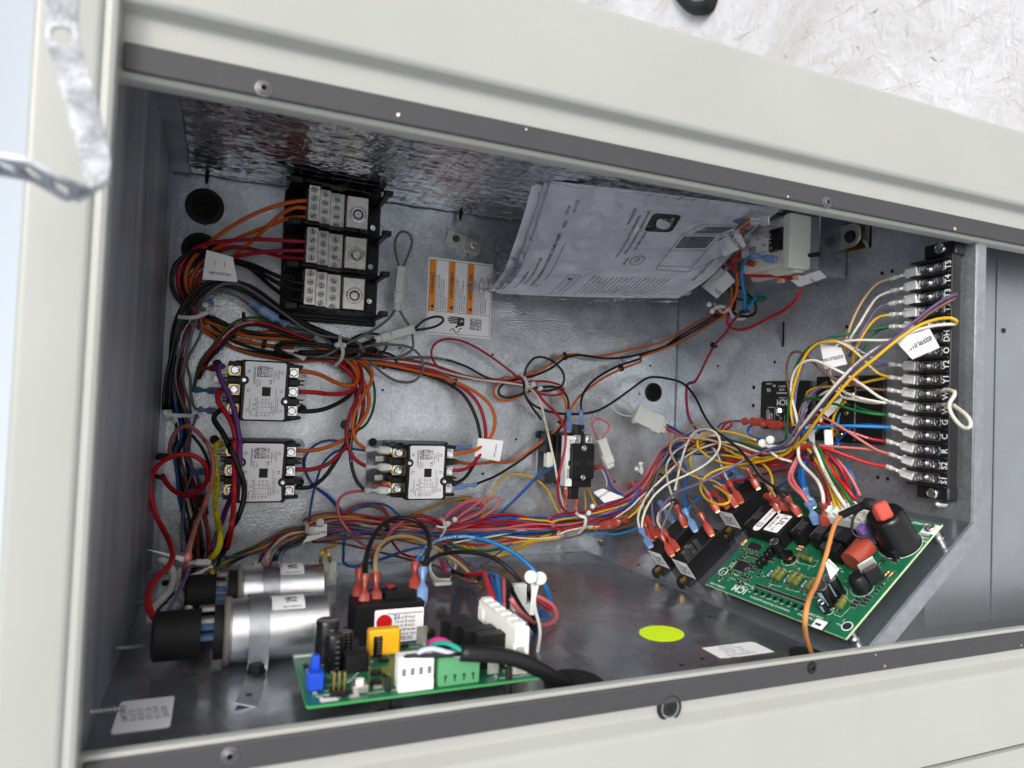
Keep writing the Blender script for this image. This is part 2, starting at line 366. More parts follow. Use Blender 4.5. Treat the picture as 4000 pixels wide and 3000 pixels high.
c_ = mix(dirt, base, tanc.outputs[0]); c_ = mix(streak, c_, tanc.outputs[0]); c_ = mix(spots, c_, dk.outputs[0])
nt.links.new(c_, bs.inputs['Base Color']); bs.inputs['Roughness'].default_value = .55
bp = nt.nodes.new('ShaderNodeBump'); bp.inputs['Strength'].default_value = .6; bp.inputs['Distance'].default_value = .01
nt.links.new(nz(26, 9, .7), bp.inputs['Height']); nt.links.new(bp.outputs[0], bs.inputs['Normal'])
solo('roof_surface', g, rm, None, None, kind='structure')
solo('far_roof_surface', big, rm, None, None, kind='structure')
# ================================================================== control box
box = thing('control_box', 'open galvanised steel control box holding all the wiring, foil lined along its top side', 'control box')
DZ = 33.6
def sheet(poly, nrm, t=.12):
    """thin sheet metal plate from a planar polygon; nrm points into the box"""
    n = V(nrm).normalized(); g = G(); k = len(poly)
    vs = [V(p) for p in poly] + [V(p) - n*t for p in poly]
    fs = [tuple(range(k)), tuple(range(k, 2*k))[::-1]] + [(i, k+i, k+(i+1) % k, (i+1) % k) for i in range(k)]
    return g.add(vs, fs)
g = sheet([(-4.57,-15.1,0),(36.6,-15.1,0),(47.2,-6.7,0),(47.2,19.2,0),(-4.57,19.2,0)], (0,0,1))
part('back_panel', g, M['galv'], box)
# bead of shallow return flange along the top of the back panel
part('left_wall', sheet([(-4.57,-15.3,-.1),(-4.57,19.4,-.1),(-4.57,19.4,34.3),(-4.57,-15.3,34.3)], (1,0,0)), M['galv_side'], box)
part('floor_panel', sheet([(-4.57,-15.1,0),(-4.57,-15.1,DZ),(37.2,-15.1,DZ),(36.6,-15.1,0)], (0,1,0)), M['galv_smooth'], box)
S = lambda a, z, h=0: (36.6 + a*CA - h*SA, -15.1 + a*SA + h*CA, z)
part('slanted_wall', sheet([S(0,0),S(0,33.5),S(13.53,33.5),S(13.53,0)], (-SA,CA,0)), M['galv_smooth'], box)
part('slanted_flange', G().add([S(-.4,33.6,-.12),S(13.75,33.6,-.12),S(13.75,33.6,-1.3),S(-.4,33.6,-1.3),S(-.4,33.48,-.12),S(13.75,33.48,-.12),S(13.75,33.48,-1.3),S(-.4,33.48,-1.3)],[(0,1,2,3),(7,6,5,4),(0,4,5,1),(1,5,6,2),(2,6,7,3),(3,7,4,0)]), M['galv_strap'], box)
part('right_wall', sheet([(47.2,-6.7,0),(47.2,-6.7,33.5),(47.2,19.2,33.5),(47.2,19.2,0)], (-1,0,0)), M['galv'], box)
part('right_flange', G().box((47.75,6.2,33.52),(.85,25.9,.12)), M['galv_strap'], box)
# corner seams where the sheets lap
g = G()
g.box((47.12,6.2,.05),(.06,25.8,.03)); g.box((-4.3,2,.02),(.5,34,.05)); g.box((16,-14.98,.04),(41,.1,.06))
part('seam', g, M['galv_side'], box)
# foil faced insulation along the top side, wrinkled for real
g = G(); nx, nzz = 420, 260; x0, x1, z0, z1 = -3.2, 46.6, .35, 33.4
from mathutils import noise as mn
def foil(x, z):
    a = abs(mn.noise(V((x*.5, z*2.0+x*.3, 0))))*.22 + abs(mn.noise(V((x*.9+4, z*3.6-x*.4, 2))))*.12 + mn.noise(V((x*2.0, z*6, 5)))*.02
    gx = abs((x/1.35) % 1 - .5)*1.35; gz = abs((z/1.25 + x*.02) % 1 - .5)*1.25
    th = max(0, .05-gx)*.5 + max(0, .05-gz)*.5
    sag = .2*sin(x*.33+1) + .35*mn.noise(V((x*.12, z*.1, 9)))
    return 19.0 - .2 - a - sag*.3 - th
for i in range(nx+1):
    for j in range(nzz+1):
        x = x0 + (x1-x0)*i/nx; z = z0 + (z1-z0)*j/nzz; g.v.append(V((x, foil(x, z), z)))
g.f = [(i*(nzz+1)+j, i*(nzz+1)+j+1, (i+1)*(nzz+1)+j+1, (i+1)*(nzz+1)+j) for i in range(nx) for j in range(nzz)]; g.m = [0]*len(g.f)
M['foil'] = mat('aluminium_foil', (.80,.83,.88), .22, 1.0, bump=.4, bscale=110, stretch=(.3,1,2.2), rvar=.06, vscale=70)
part('foil_insulation', g, M['foil'], box, angle=180)
th = G()
for i in range(34):
    x = x0+.4+1.35*i; th.tube([(x+.02*sin(z), foil(x, z)-.03, z) for z in [z0+1.0*j for j in range(34)]], .013, 4)
for i in range(26):
    z = z0+.5+1.25*i; th.tube([(x, foil(x, z)-.03, z) for x in [x0+1.0*j for j in range(50)]], .013, 4)
part('scrim_thread', th, mat('scrim_thread', (.16,.16,.17), .6), box, kind='stuff')
part('top_wall', sheet([(-4.57,19.2,0),(47.2,19.2,0),(47.2,19.2,DZ),(-4.57,19.2,DZ)], (0,-1,0)), M['galv_side'], box)
# blank steel strip between foil and left wall
part('corner_strip', G().box((-3.9,18.75,16.5),(1.3,.5,32)), M['galv_side'], box)
# small punched holes
holes = G()
def hole(k, u, v, r=.13):
    p = near(k, u, v); 
    for n_, (q, n) in PLANES.items():
        if abs((p - V(q)) @ V(n)) < 1e-3: nn = V(n)
    holes.cyl(p - nn*.05, p + nn*.012, r, n=10)
for q in [(435,98),(330,228),(323,371),(1035,142),(1188,690),(972,914),(1180,912),(1988,395),(2055,213),(1330,1515)]: hole('Y2', *q)
for q in [(672,252),(732,240),(465,568),(40,776),(647,1455),(705,1463)]: hole('X2', *q, r=.16)
for q in [(1130,27),(1125,175)]: hole('X3', *q, r=.2)
for q in [(1740,917),(1670,797),(1690,600)]: hole('Z4', *q, r=.12)
for q in [(1960,570),(1970,663),(715,550)]: hole('Y3', *q, r=.12)
for q in [(360,403),(240,440),(400,160)]: hole('V6', *q, r=.16)
hole('X1',82,1512,r=.14); hole('X1',632,1513,r=.14); hole('X3',195,1465,r=.13); hole('W4',712,785,r=.14)
part('punched_hole', holes, M['rubber'], box, kind='stuff')
# embossed knockout with an earth mark
t = G(); t.tube([(25.75+1.02*cos(a*pi/20), 15.87+1.02*sin(a*pi/20), .02) for a in range(41)], .07, 6)
for dx, l in ((-.28,.3),(0,.5),(.28,.85)): t.box((25.75+dx*.9, 15.87, .03), (.07, l, .05))
t.box((25.55,16.05,.03),(.5,.06,.05))
part('embossed_knockout', t, M['galv_smooth'], box)
# lanced wire slots punched out of the right wall
for (k,u0,v0,u1,v1) in (('X1',1158,1150,1158,1365),('X1',1862,360,1862,560)):
    a, b = near(k,u0,v0), near(k,u1,v1); g = G(); L = (a-b).length
    pts = [(0, -L/2 + L*i/12, sin(pi*i/12)) for i in range(13)]
    for i in range(12):
        p, q = pts[i], pts[i+1]
        g.quad((-.9*p[2]-.05, p[1], .02), (-.9*q[2]-.05, q[1], .02), (0, q[1], .02+.42*q[2]), (0, p[1], .02+.42*p[2]))
    g.box((.1,0,-.01),(.22,L*.95,.05),m=1)
    part('lanced_slot', G().add(g.v, g.f, 0, RIGHT(a.z, (a.y+b.y)/2)), [M['galv'], M['rubber']], box).data.polygons.foreach_set('material_index', g.m)
# ================================================================== outer cabinet
cab = thing('cabinet_frame', 'cream painted cabinet front framing the open box, dark gasket strips along its long sides', 'cabinet')
def rail(prof, x0, x1, name, mt, par, along='x', side=1):
    """extrude an open (y, z) profile, given thickness backwards"""
    g = G(); n = len(prof)
    for x in (x0, x1):
        for a, b in prof: g.v.append(V((x, a, b)) if along == 'x' else V((a, x, b)))
    g.f = [(i, i+1, n+i+1, n+i) for i in range(n-1)]
    o = n*2
    for x in (x0, x1):
        for i, (a, b) in enumerate(prof):
            (a0, b0), (a1, b1) = prof[max(i-1,0)], prof[min(i+1,n-1)]; l = max(1e-6, sqrt((a1-a0)**2+(b1-b0)**2)); s_ = side*.11
            a2, b2 = a + s_*(b1-b0)/l, b - s_*(a1-a0)/l
            g.v.append(V((x, a2, b2)) if along == 'x' else V((a2, x, b2)))
    g.f += [(o+i+1, o+i, o+n+i, o+n+i+1) for i in range(n-1)]
    g.f += [(0, n, o+n, o), (n-1, o+n-1, o+2*n-1, 2*n-1)]
    g.f += [(i, o+i, o+i+1, i+1) for i in range(n-1)] + [(n+i, n+i+1, o+n+i+1, o+n+i) for i in range(n-1)]
    g.m = [0]*len(g.f)
    return part(name, g, mt, par, angle=50)
def arc(c, r, a0, a1, n=6): return [(c[0]+r*cos(radians(a0+(a1-a0)*i/n)), c[1]+r*sin(radians(a0+(a1-a0)*i/n))) for i in range(n+1)]
XE = 104
# top rail: inner return, gasket seat, soft step, face, outer return
top = [(12.36, 33.1)] + arc((12.68, 33.62), .32, 180, 95, 7) + [(12.75, 33.95), (14.45, 33.95)] + arc((14.75,34.2),.25,-90,-30,4) + arc((15.45,34.3),.45,150,95,6) + [(19.9, 34.75)] + arc((20.0,34.5),.25,90,10,5) + [(20.3, 33.2), (20.3, 10)]
rail(top, -4.6, XE, 'top_rail', M['cream'], cab)
bot = [(-14.08, 33.5)] + arc((-14.2, 33.83), .12, 0, 80, 5) + [(-14.5, 33.95), (-15.7, 33.95)] + arc((-15.9,34.2),.25,-90,-150,4) + arc((-16.8,34.25),.5,30,85,6) + [(-21.45, 34.75), (-21.5,34.5)]
rail(bot, -4.6, XE, 'bottom_rail', M['cream'], cab, side=-1)
rail([(-21.68,34.5),(-21.75,34.75),(-60,34.75),(-60.1,20)], -4.6, XE, 'lower_panel', M['cream'], cab, side=-1)
part('panel_gap', G().box((50,-21.6,34.4),(108,.4,.1)), M['rubber'], cab)
left = [(-4.25, 34.2), (-4.25, 34.9)] + arc((-4.37,34.95),.12,0,80,4) + [(-4.45,35.12),(-4.72, 35.0)] + arc((-5.0,34.9),.3,30,85,4) + [(-6.6, 35.2)] + arc((-6.7,34.95),.25,90,170,5) + [(-6.97,33.5),(-6.97, -40)]
rail(left, -60, 20.4, 'corner_post', M['cream'], cab, 'y', side=-1)
part('gasket_strip', G().box((49.7,13.12,34.08),(107.7,1.12,.22),.05), M['gasket'], cab)
part('gasket_strip', G().box((49.7,-14.82,34.08),(107.7,1.15,.22),.05), M['gasket'], cab)
# unit body behind, so the box belongs to something
part('side_casing', sheet([(-6.9,20.28,34),(104,20.28,34),(104,20.28,-40),(-6.9,20.28,-40)], (0,1,0)), M['cream'], cab)
part('roof_casing', sheet([(-6.9,-60,34),(-6.9,20.2,34),(-6.9,20.2,-40),(-6.9,-60,-40)], (-1,0,0)), M['cream'], cab)
part('base_casing', sheet([(104,-60,34),(104,20.2,34),(104,20.2,-40),(104,-60,-40)], (1,0,0)), M['cream'], cab)
# blower compartment plate beyond the box
bl = thing('blower_partition', 'bare galvanised partition plate right of the control box with a dark seam and small hole', 'metal panel')
M['plate'] = mat('satin_galvanised_plate', (.37,.40,.43), .38, .85, bump=.3, bscale=500, var=.2, vscale=10, rvar=.08)
part('plate', sheet([(48.3,-15.2,29.5),(55.6,-15.2,29.5),(55.6,19.2,29.5),(48.3,19.2,29.5)], (0,0,1)), M['plate'], bl)
part('plate', sheet([(55.68,-15.2,29.6),(103,-15.2,29.6),(103,19.2,29.6),(55.68,19.2,29.6)], (0,0,1)), M['plate'], bl)
p = atz('X2',1390,590,29.65); part('screw_hole', G().cyl(p, p+V((0,0,.03)), .2, n=12), M['rubber'], bl)
# screws in the gasket strips
M['dullzinc'] = mat('dull_zinc_screw', (.16,.16,.165), .42, .7, var=.4, vscale=300)
def gasket_screw(x, y, label, dark=False):
    t = thing('gasket_screw', label, 'screw', BACK(x, y, 34.19), group='screws holding the gasket strips')
    part('washer', G().lathe([(.36,-.02),(.36,.03),(.30,.06),(.2,.05)], n=20), M['rubber' if dark else 'dullzinc'], t)
    part('head', G().lathe([(.26,.02),(.25,.1),(.18,.15),(.12,.15),(.10,.05),(0,.05)], n=12), M['blackm' if dark else 'dullzinc'], t)
for q in (('Z1',1710,575,'round screw in the top gasket strip above the lug block'),('V2',995,1250,'shiny screw in the top gasket strip above the transformer'),
          ('V4',1490,1580,'pale worn screw in the bottom gasket strip at the left corner')):
    p = atz(*q[:3], 34.2); gasket_screw(p.x, p.y, q[3])
p = atz('V6',990,455,34.2); gasket_screw(p.x, p.y, 'dark recessed screw in the bottom gasket strip below the orange wire', True)
p = atz('V6',178,690,34.2)
t = thing('rubber_plug', 'black rubber ringed plug with a cross slot in the cream bottom rail', 'plug', BACK(p.x, p.y, 33.95))
part('ring', G().lathe([(.72,0),(.74,.16),(.66,.26),(.56,.2),(.54,.05)], n=28, cap=False), M['rubber'], t)
part('inner_ring', G().lathe([(.55,.02),(.55,.2),(.47,.2),(.45,.02)], n=28, cap=False), M['galv_strap'], t)
part('screw_head', G().lathe([(.44,.02),(.42,.16),(.2,.2),(0,.2)], n=20).box((0,0,.19),(.5,.09,.06)).box((0,0,.19),(.09,.5,.06)), M['blackm'], t)
# glove-like dark thing at the top edge of the picture, out on the roof
p = atx('V1',2120,10,104.5); q = atx('V1',1980,-80,104.5); s = atx('V1',2185,20,104.5); u = atx('V1',2212,-60,104.5)
g = G().tube(spline([q, atx('V1',2020,-10,104), atx('V1',2075,38,104), atx('V1',2120,48,104), atx('V1',2170,30,104), atx('V1',2190,-40,104)], 1.0), 1.7, 10)
t = thing('tool_handle', 'rounded black tool grip lying on the white roof at the top edge', 'tool')
part('grip', g, M['rubber'], t)
part('core', G().tube(spline([atx('V1',2050,-60,104.6), atx('V1',2090,-5,104.6), atx('V1',2130,5,104.6), atx('V1',2150,-50,104.6)],1.), 1.8, 8), M['galv_strap'], t)

# flecks of paint and dirt stuck on the gaskets and sill
for k_, u, v, w, c_ in (('V1',377,662,.16,'white'),('V1',1115,745,.10,'white'),('V1',1230,880,.07,'ink'),('V2',1785,1412,.22,'tanf'),('V2',755,1213,.08,'white'),('V6',1358,380,.05,'white'),('V6',2197,325,.12,'tanf'),('V6',1410,445,.2,'rust'),('V6',470,505,.06,'ink')):
    if c_ not in M: M[c_] = mat('dried_'+('tan' if c_ == 'tanf' else 'rust')+'_fleck', (.45,.36,.2) if c_ == 'tanf' else (.35,.22,.08), .7)
    w *= .6; p = atz(k_, u, v, 34.21); rr_ = random.Random(u); pl = [(w*rr_.uniform(.4,1.1)*cos(a), w*rr_.uniform(.4,1.1)*sin(a)) for a in [2*pi*i/9 for i in range(9)]]
    part('paint_fleck', G().prism([(p.x+a, p.y+b) for a, b in pl], 34.18, 34.235), M[c_], cab)
# ================================================================== shared small shapes
def screw_head(g, c, r, m=0, kind='slot', n=14, rot=0, h=None, a=(0,0,1)):
    """round head; the slot is a raised-rim groove made from two half discs"""
    c = V(c); h = h or r*.5
    g.lathe([(r, 0), (r, h*.6), (r*.85, h), (r*.72, h*.86)], c, a, n, m)
    T = Matrix.Translation(c + V(a)*h*.86) @ V((0,0,1)).rotation_difference(V(a)).to_matrix().to_4x4() @ Matrix.Rotation(radians(rot), 4, 'Z')
    q = .11*r; R_ = r*.73
    if kind == 'slot':
        for s in (1, -1):
            pts = [(R_*cos(t)*s, q + (R_-q)*sin(t)*1) for t in [pi*i/8 for i in range(9)]] if s == 1 else [(-R_*cos(t), -q - (R_-q)*sin(t)) for t in [pi*i/8 for i in range(9)]]
            g.prism(pts, -h*.3, h*.06, m, T)
        g.box((0,0,-h*.32), (R_*2, q*2, .01), 0, m, T)
    else:
        for i in range(4):
            t0 = pi/2*i; pts = [(q, q)] + [((R_)*cos(t), (R_)*sin(t)) for t in [.16 + (pi/2-.32)*k/4 for k in range(5)]]
            g.prism(pts, -h*.35, h*.08, m, T @ Matrix.Rotation(t0, 4, 'Z'))
        g.box((0,0,-h*.4), (R_*1.5, R_*1.5, .01), 0, m, T)
    return g
def matrix_code(g, x, y, w, n=18, z=0, m=0, seed=1, rot=0):
    """blocky two-dimensional code pattern, random cells"""
    r = random.Random(seed); c = w/n; ca, sa = cos(radians(rot)), sin(radians(rot))
    for i in range(n):
        j = 0
        while j < n:
            on = i == 0 or j == 0 or (i == n-1 and j % 2 == 0) or r.random() < .48
            if on:
                k = j
                while k+1 < n and (i == 0 or r.random() < .45): k += 1
                a0, a1, b0, b1 = -w/2+i*c, -w/2+(i+1)*c, -w/2+j*c, -w/2+(k+1)*c
                P = [(x+a*ca-b*sa, y+a*sa+b*ca, z) for a, b in ((a0,b0),(a1,b0),(a1,b1),(a0,b1))]
                g.quad(*[V(p) for p in P], m=m); j = k+1
            j += 1
    return g
def rrect(w, h, r, n=4):
    o = []
    for cx, cy, a in ((w/2-r, h/2-r, 0), (-w/2+r, h/2-r, 90), (-w/2+r, -h/2+r, 180), (w/2-r, -h/2+r, 270)):
        o += [(cx + r*cos(radians(a+90*i/n)), cy + r*sin(radians(a+90*i/n))) for i in range(n+1)]
    return o
def bar(g, x0, y0, x1, y1, w, z, m=0):
    d = V((x1-x0, y1-y0, 0)).normalized(); n = V((-d.y, d.x, 0))*w/2; a, b = V((x0, y0, z)), V((x1, y1, z))
    return g.quad(a-n, b-n, b+n, a+n, m)
# ================================================================== contactors
def contactor(ox, oy, label, faces=0):
    t = thing('contactor', label, 'contactor', BACK(ox, oy), group='three pole contactors with white labels')
    g = G()
    g.prism([(-4.15,-2.3),(-4.0,-2.62),(-2.4,-2.7),(3.3,-2.7),(3.6,-2.5),(3.85,-2.2),(3.85,1.9),(3.6,2.35),(3.2,2.42),(-4.15,2.42)], .03, .13)
    part('base_plate', g, M['galv_smooth'], t)
    g = G()
    g.box((0,0,1.6),(5.5,4.8,3.0),.08); g.box((0,0,3.5),(4.6,4.85,1.6),.1)
    g.box((0,0,4.95),(3.7,4.86,2.0),.12)
    for y in (-2.12,-.8,.8,2.12):                      # barriers between the poles
        w = .52 if abs(y) < 1 else .34
        g.box((-2.15,y,3.9),(1.3,w,1.9),.06); g.box((2.2,y,4.1),(1.15,w,1.9),.06)
        if abs(y) < 1:
            g.box((2.85,y+.16,4.3),(.5,.12,1.5)); g.box((2.85,y-.16,4.3),(.5,.12,1.5))
            g.box((-2.85,y+.14,2.9),(.6,.1,1.3)); g.box((-2.85,y-.14,2.9),(.6,.1,1.3))
        else: g.box((2.8,y,4.2),(.35,.26,1.4),.04)
    for sx, y in ((-1, .8), (1, -.8)): g.cyl((sx*1.6,y,5.4),(sx*1.6,y,6.015),.37,n=20)
    part('housing', g, M['black'], t, angle=30)
    poly = []
    def notch(cx, cy, side):
        a = [(cx+.37*cos(radians(k)), cy+.37*sin(radians(k))) for k in (range(75,-76,-15) if side < 0 else range(-105,-256,-15))]
        return a
    X0, X1, Y = -1.57, 1.57, 2.3
    pl = [(X0+.12,Y),(X0,Y-.12)] + notch(-1.6,.8,-1) + [(X0,-Y+.12),(X0+.12,-Y),(X1-.12,-Y),(X1,-Y+.12)] + notch(1.6,-.8,1) + [(X1,Y-.12),(X1-.12,Y)]
    lab = G().prism(pl, 5.93, 5.975)
    lb = part('front_label', lab, M['white'], t)
    p = G(); Z = 5.985
    for s, x, y, sz in (('T3',-1.25,1.5,.30),('T2',-1.25,0.0,.30),('T1',-1.25,-1.55,.30),('L3',1.22,1.5,.30),('L2',1.22,0.0,.30),('L1',1.22,-1.55,.30)):
        p.text(s, sz, x, y, Z, 90, sx=.85)
    p.text('CONT3P030024D', .26, -.83, 1.2, Z, 90, sx=.72)
    p.text('COIL 24 VAC', .15, -.62, .62, Z, 90, sx=.8); p.text('50/60 Hz', .15, -.42, .62, Z, 90, sx=.8)
    p.text('HCC-3XQ02GN198L', .12, .66, 1.2, Z, 90, sx=.8); p.text('M4725   A', .12, .82, 1.45, Z, 90); p.text('MADE IN MEXICO', .13, 1.0, 1.35, Z, 90, sx=.8)
    p.text('UL', .34, .38, .75, Z, 90); p.text('SA', .2, .38, 1.28, Z, 90); p.text('CE', .34, .38, 1.72, Z, 90)
    p.text('30 FLA  40 AMP RES. PER POLE', .13, -1.1, -1.25, Z, 90, sx=.75); p.text('600V MAX', .13, -.95, -1.8, Z, 90, sx=.8)
    for i, (a, b, c_, d) in enumerate((('VAC','HP','HP','LRA'),('120','2','',''),('240','5','10','180'),('480','','15','150'),('600','','20','120'))):
        x = -.68 + .26*i
        for s, y in ((a,-1.95),(b,-1.5),(c_,-1.12),(d,-.72)):
            if s: p.text(s, .17, x, y, Z, 90, sx=.8)
    p.text('10    30', .17, -.83, -1.3, Z, 90)
    bar(p, -.54,-2.15,-.54,-.5,.03,Z)
    for y in (-1.72,-1.3,-.95): bar(p, -.7,y,.5,y,.025,Z)
    for i, s in enumerate(('ABOVE 240 BREAK ALL LINES','HERM. REFRIG. COMP','TORQUE FOR CU 75C SCREWS 22 LBS-IN / LUGS 40 LBS-IN','HARTLAND CONTROLS ROCK FALLS, IL')):
        p.text(s, .12, .55+.15*i, (-1.35,-1.55,-.75,-1.1)[i], Z, 90, sx=.62)
    matrix_code(p, -.22, 1.55, .85, 20, Z, seed=4)
    for r_ in (.13,): p.tube([(.38+.15*cos(a*pi/10), 1.28+.15*sin(a*pi/10), Z) for a in range(21)], .012, 4)
    part('printing', p, M['ink'], lb)
    w = G().box((.1,-.05,5.985),(.66,.74,.05)); part('indicator_window', w, M['blackg'], t)
    part('plunger', G().box((.1,-.05,6.03),(.48,.52,.12),.05), M['blackm'], t)
    for sx, y in ((-1, .8), (1, -.8)):
        part('cover_screw', screw_head(G(), (sx*1.6,y,6.01), .185, 0, 'x', rot=30), M['zinc'], t)
    for i, y in enumerate((1.6, 0.03, -1.55)):
        b = G(); b.box((-2.25,y,4.42),(.95,.92,.10),.03); b.box((-1.75,y,4.5),(.5,.75,.1),.03); b.box((-2.72,y,4.2),(.1,.5,.55))
        b.box((-3.1,y-.22,3.6),(.8,.03,.32)); b.cyl((-1.72,y,4.5),(-1.72,y,4.62),.12,n=8)
        tp = part('brass_terminal', b, M['brass'], t)
        part('terminal_screw', screw_head(G().cyl((-2.28,y,4.45),(-2.28,y,4.6),.40,n=20), (-2.28,y,4.6), .36, 0, 'x', 20, rot=10+37*i, h=.17), M['zinc'], tp)
        l = G()
        X, Y0, zz = 2.2, y, 4.7
        l.box((X,Y0,zz),(.82,.80,1.0),.03)
        lp = part('lug', l, M['lug'], t)
        part('lug_screw', screw_head(G(), (X,Y0,5.16), .33, 0, 'slot', 20, rot=(60,-50,80)[i], h=.12), M['zinc'], lp)
        b = G(); b.box((1.72,y,4.6),(.25,.2,.15)); b.box((3.0,y-.42,4.1),(.8,.03,.3)); part('brass_tab', b, M['brass'], t)
    for y in (.85, -.83):
        b = G(); b.box((-3.45,y,2.6),(.8,.5,.07),.02); b.box((-3.1,y,1.9),(.05,.45,1.4)); b.cyl((-3.5,y,2.62),(-3.5,y,2.66),.08,n=10)
        part('coil_tab', b, M['tin'], t)
    for x, y in ((-3.65,2.2),(3.55,-1.45)):
        f = screw_head(G(), (x,y,.13), .38, 0, 'slot', 20, rot=60, h=.22); part('mounting_screw', f, M['blackm'], t)
    return t
ct = contactor(3.28, .38, 'upper left contactor below the black and grey bundle, purple lead over its T side')
c2 = copy_tree(ct, BACK(3.37, -6.13), 'lower left contactor, its T side crossed by red, purple, yellow and black cables')
c3 = copy_tree(ct, BACK(16.95, -6.13), 'middle contactor, with three clear sleeved terminals on its T side')
# ================================================================== power distribution block
M['dullsteel'] = mat('dull_steel_screw', (.40,.41,.42), .36, .85, var=.3, vscale=400)
t = thing('distribution_block', 'three pole power distribution block with steel lugs between black barriers', 'terminal block', BACK(0, 0))
g = G(); g.box((8.7,12.6,.45),(8.5,11.6,.85),.1); g.box((6.2,12.6,1.6),(1.2,10.4,2.2),.1); g.box((8.6,12.6,2.2),(5.6,10.4,3.2),.1); g.box((8.6,7.3,.9),(8,.5,1.3),.05)
part('base', g, M['black'], t)
for i, y in enumerate((17.82, 14.36, 10.84, 7.42)):
    g = G(); T = Matrix.Translation((0, y, 0)) @ Matrix.Rotation(radians(90), 4, 'X')
    g.prism([(4.5,.5),(12.7,.3),(12.3,4.2),(11.9,5.6),(11.2,5.0),(7.0,5.9),(5.6,6.0),(4.5,5.0)], -.07, .07, 0, T)
    g.box((4.95,y,5.7),(.95,.5,.55),.05); g.box((12.55,y,5.7),(.75,.45,.6),.05)
    g.box((12.5,y-.1,3.4),(.5,.3,4.4),.05)
    for x in (7.0,8.7,10.4):
        g.cyl((x,y-.02,1.2),(x,y-.02,5.6),.13,n=8)
    g.cyl((4.9,y,5.9),(4.9,y,5.985),.09,n=10)
    part('barrier', g, M['black'], t)
    part('ear_hole', G().cyl((4.9,y,5.95),(4.9,y,5.995),.1,n=10).cyl((12.6,y,5.95),(12.6,y,6.01),.09,n=10), M['ink'], t)
part('side_strip', G().box((8.7,6.95,.2),(8.2,.12,.5)), M['brass'], t)
for i in range(3):
    dy = -3.5*i; y0 = 16.1 + dy
    g = G()
    for x0, x1, z, a, b in ((5.95,6.9,5.55,1.55,-1.45),(6.92,7.85,5.0,1.5,-1.45),(7.87,9.1,4.45,1.5,-1.45)):
        g.box(((x0+x1)/2, y0+(a+b)/2, z-1), (x1-x0, a-b, 2), .05)
    g.box((10.1, y0-.1, 4.0), (1.85, 2.75, 2.1), .06)
    lg = part('lug_block', g, M['tin'], t)
    for k in range(4):
        for x, z, o in ((6.42,5.5,1.2),(7.38,4.95,1.1),(8.45,4.4,.95)):
            y = y0 + o - .74*k
            if y < y0 - 1.45: continue
            s = G().lathe([(.30,0),(.30,.07),(.25,.07),(.25,-.02)], (x,y,z), n=16); screw_head(s, (x,y,z), .235, 0, 'slot', 14, rot=rnd.choice((30,110,-40,75,150)), h=.08)
            part('set_screw', s, M['dullsteel'], lg); ro = rnd.uniform(0, pi); kk = bar(G(), x-.2*cos(ro), y-.2*sin(ro), x+.2*cos(ro), y+.2*sin(ro), .07, z+.09); part('slot_shade_bar', kk, M['ink'], lg); part('recess_shade_disc', G().lathe([(.32,.0),(.32,.015),(.0,.015)], (x,y,z+.003), n=16), M['ink'], lg)  # black bar and disc paint the shade of slot and recess
    s = G().lathe([(.68,0),(.70,.05),(.62,.09),(.60,.02),(.52,.02),(.50,.07),(.44,.07),(.40,0),(.33,-.02)], (10.17,y0-.25,5.05), n=32)
    part('main_lug_screw', s, M['steel'], lg)
    part('hex_socket', G().lathe([(.34,.0),(.22,.005),(.0,.0)], (10.17,y0-.25,5.055), n=6), M['tin'], lg)
    part('socket_shade_ring', G().lathe([(.62,.0),(.62,.012),(.56,.012)], (10.17,y0-.25,5.055), n=28, cap=False), M['ink'], lg)  # flat black ring painted as the shade around the socket
    if i < 3:
        p = atz('Z2', (1672,1655,1645)[i], (762,1060,1322)[i], 1.1)
        part('mounting_screw', screw_head(G(), (p.x,p.y,.95), .3, 0, 'slot', 16, rot=20), M['zinc'], t)
# ================================================================== ground lug
p = atz('Y1', 600, 680, .5)
t = thing('ground_lug', 'small aluminium ground lug with a dark green screw beside the warning label', 'ground lug', BACK(21.25, 15.75, 0, -13))
g = G(); g.box((-.75,.1,.16),(2.0,1.35,.3),.04); g.box((.95,-.1,.55),(1.5,1.3,1.0),.06); part('body', g, M['tin'], t)
part('green_screw', G().lathe([(.36,.3),(.36,.55),(.3,.6),(0,.58)], (-.8,.15,0), n=6), flat_mat('dark_green_screw', (.01,.07,.05), .4), t)
part('lug_screw', G().lathe([(.36,1.03),(.36,1.1),(.27,1.12),(.25,1.06),(.16,1.02)], (.95,0,0), n=20), M['steel'], t)
part('side_screw', G().cyl((1.0,-.7,.3),(1.05,-1.15,.35),.12,n=8), M['steel'], t)
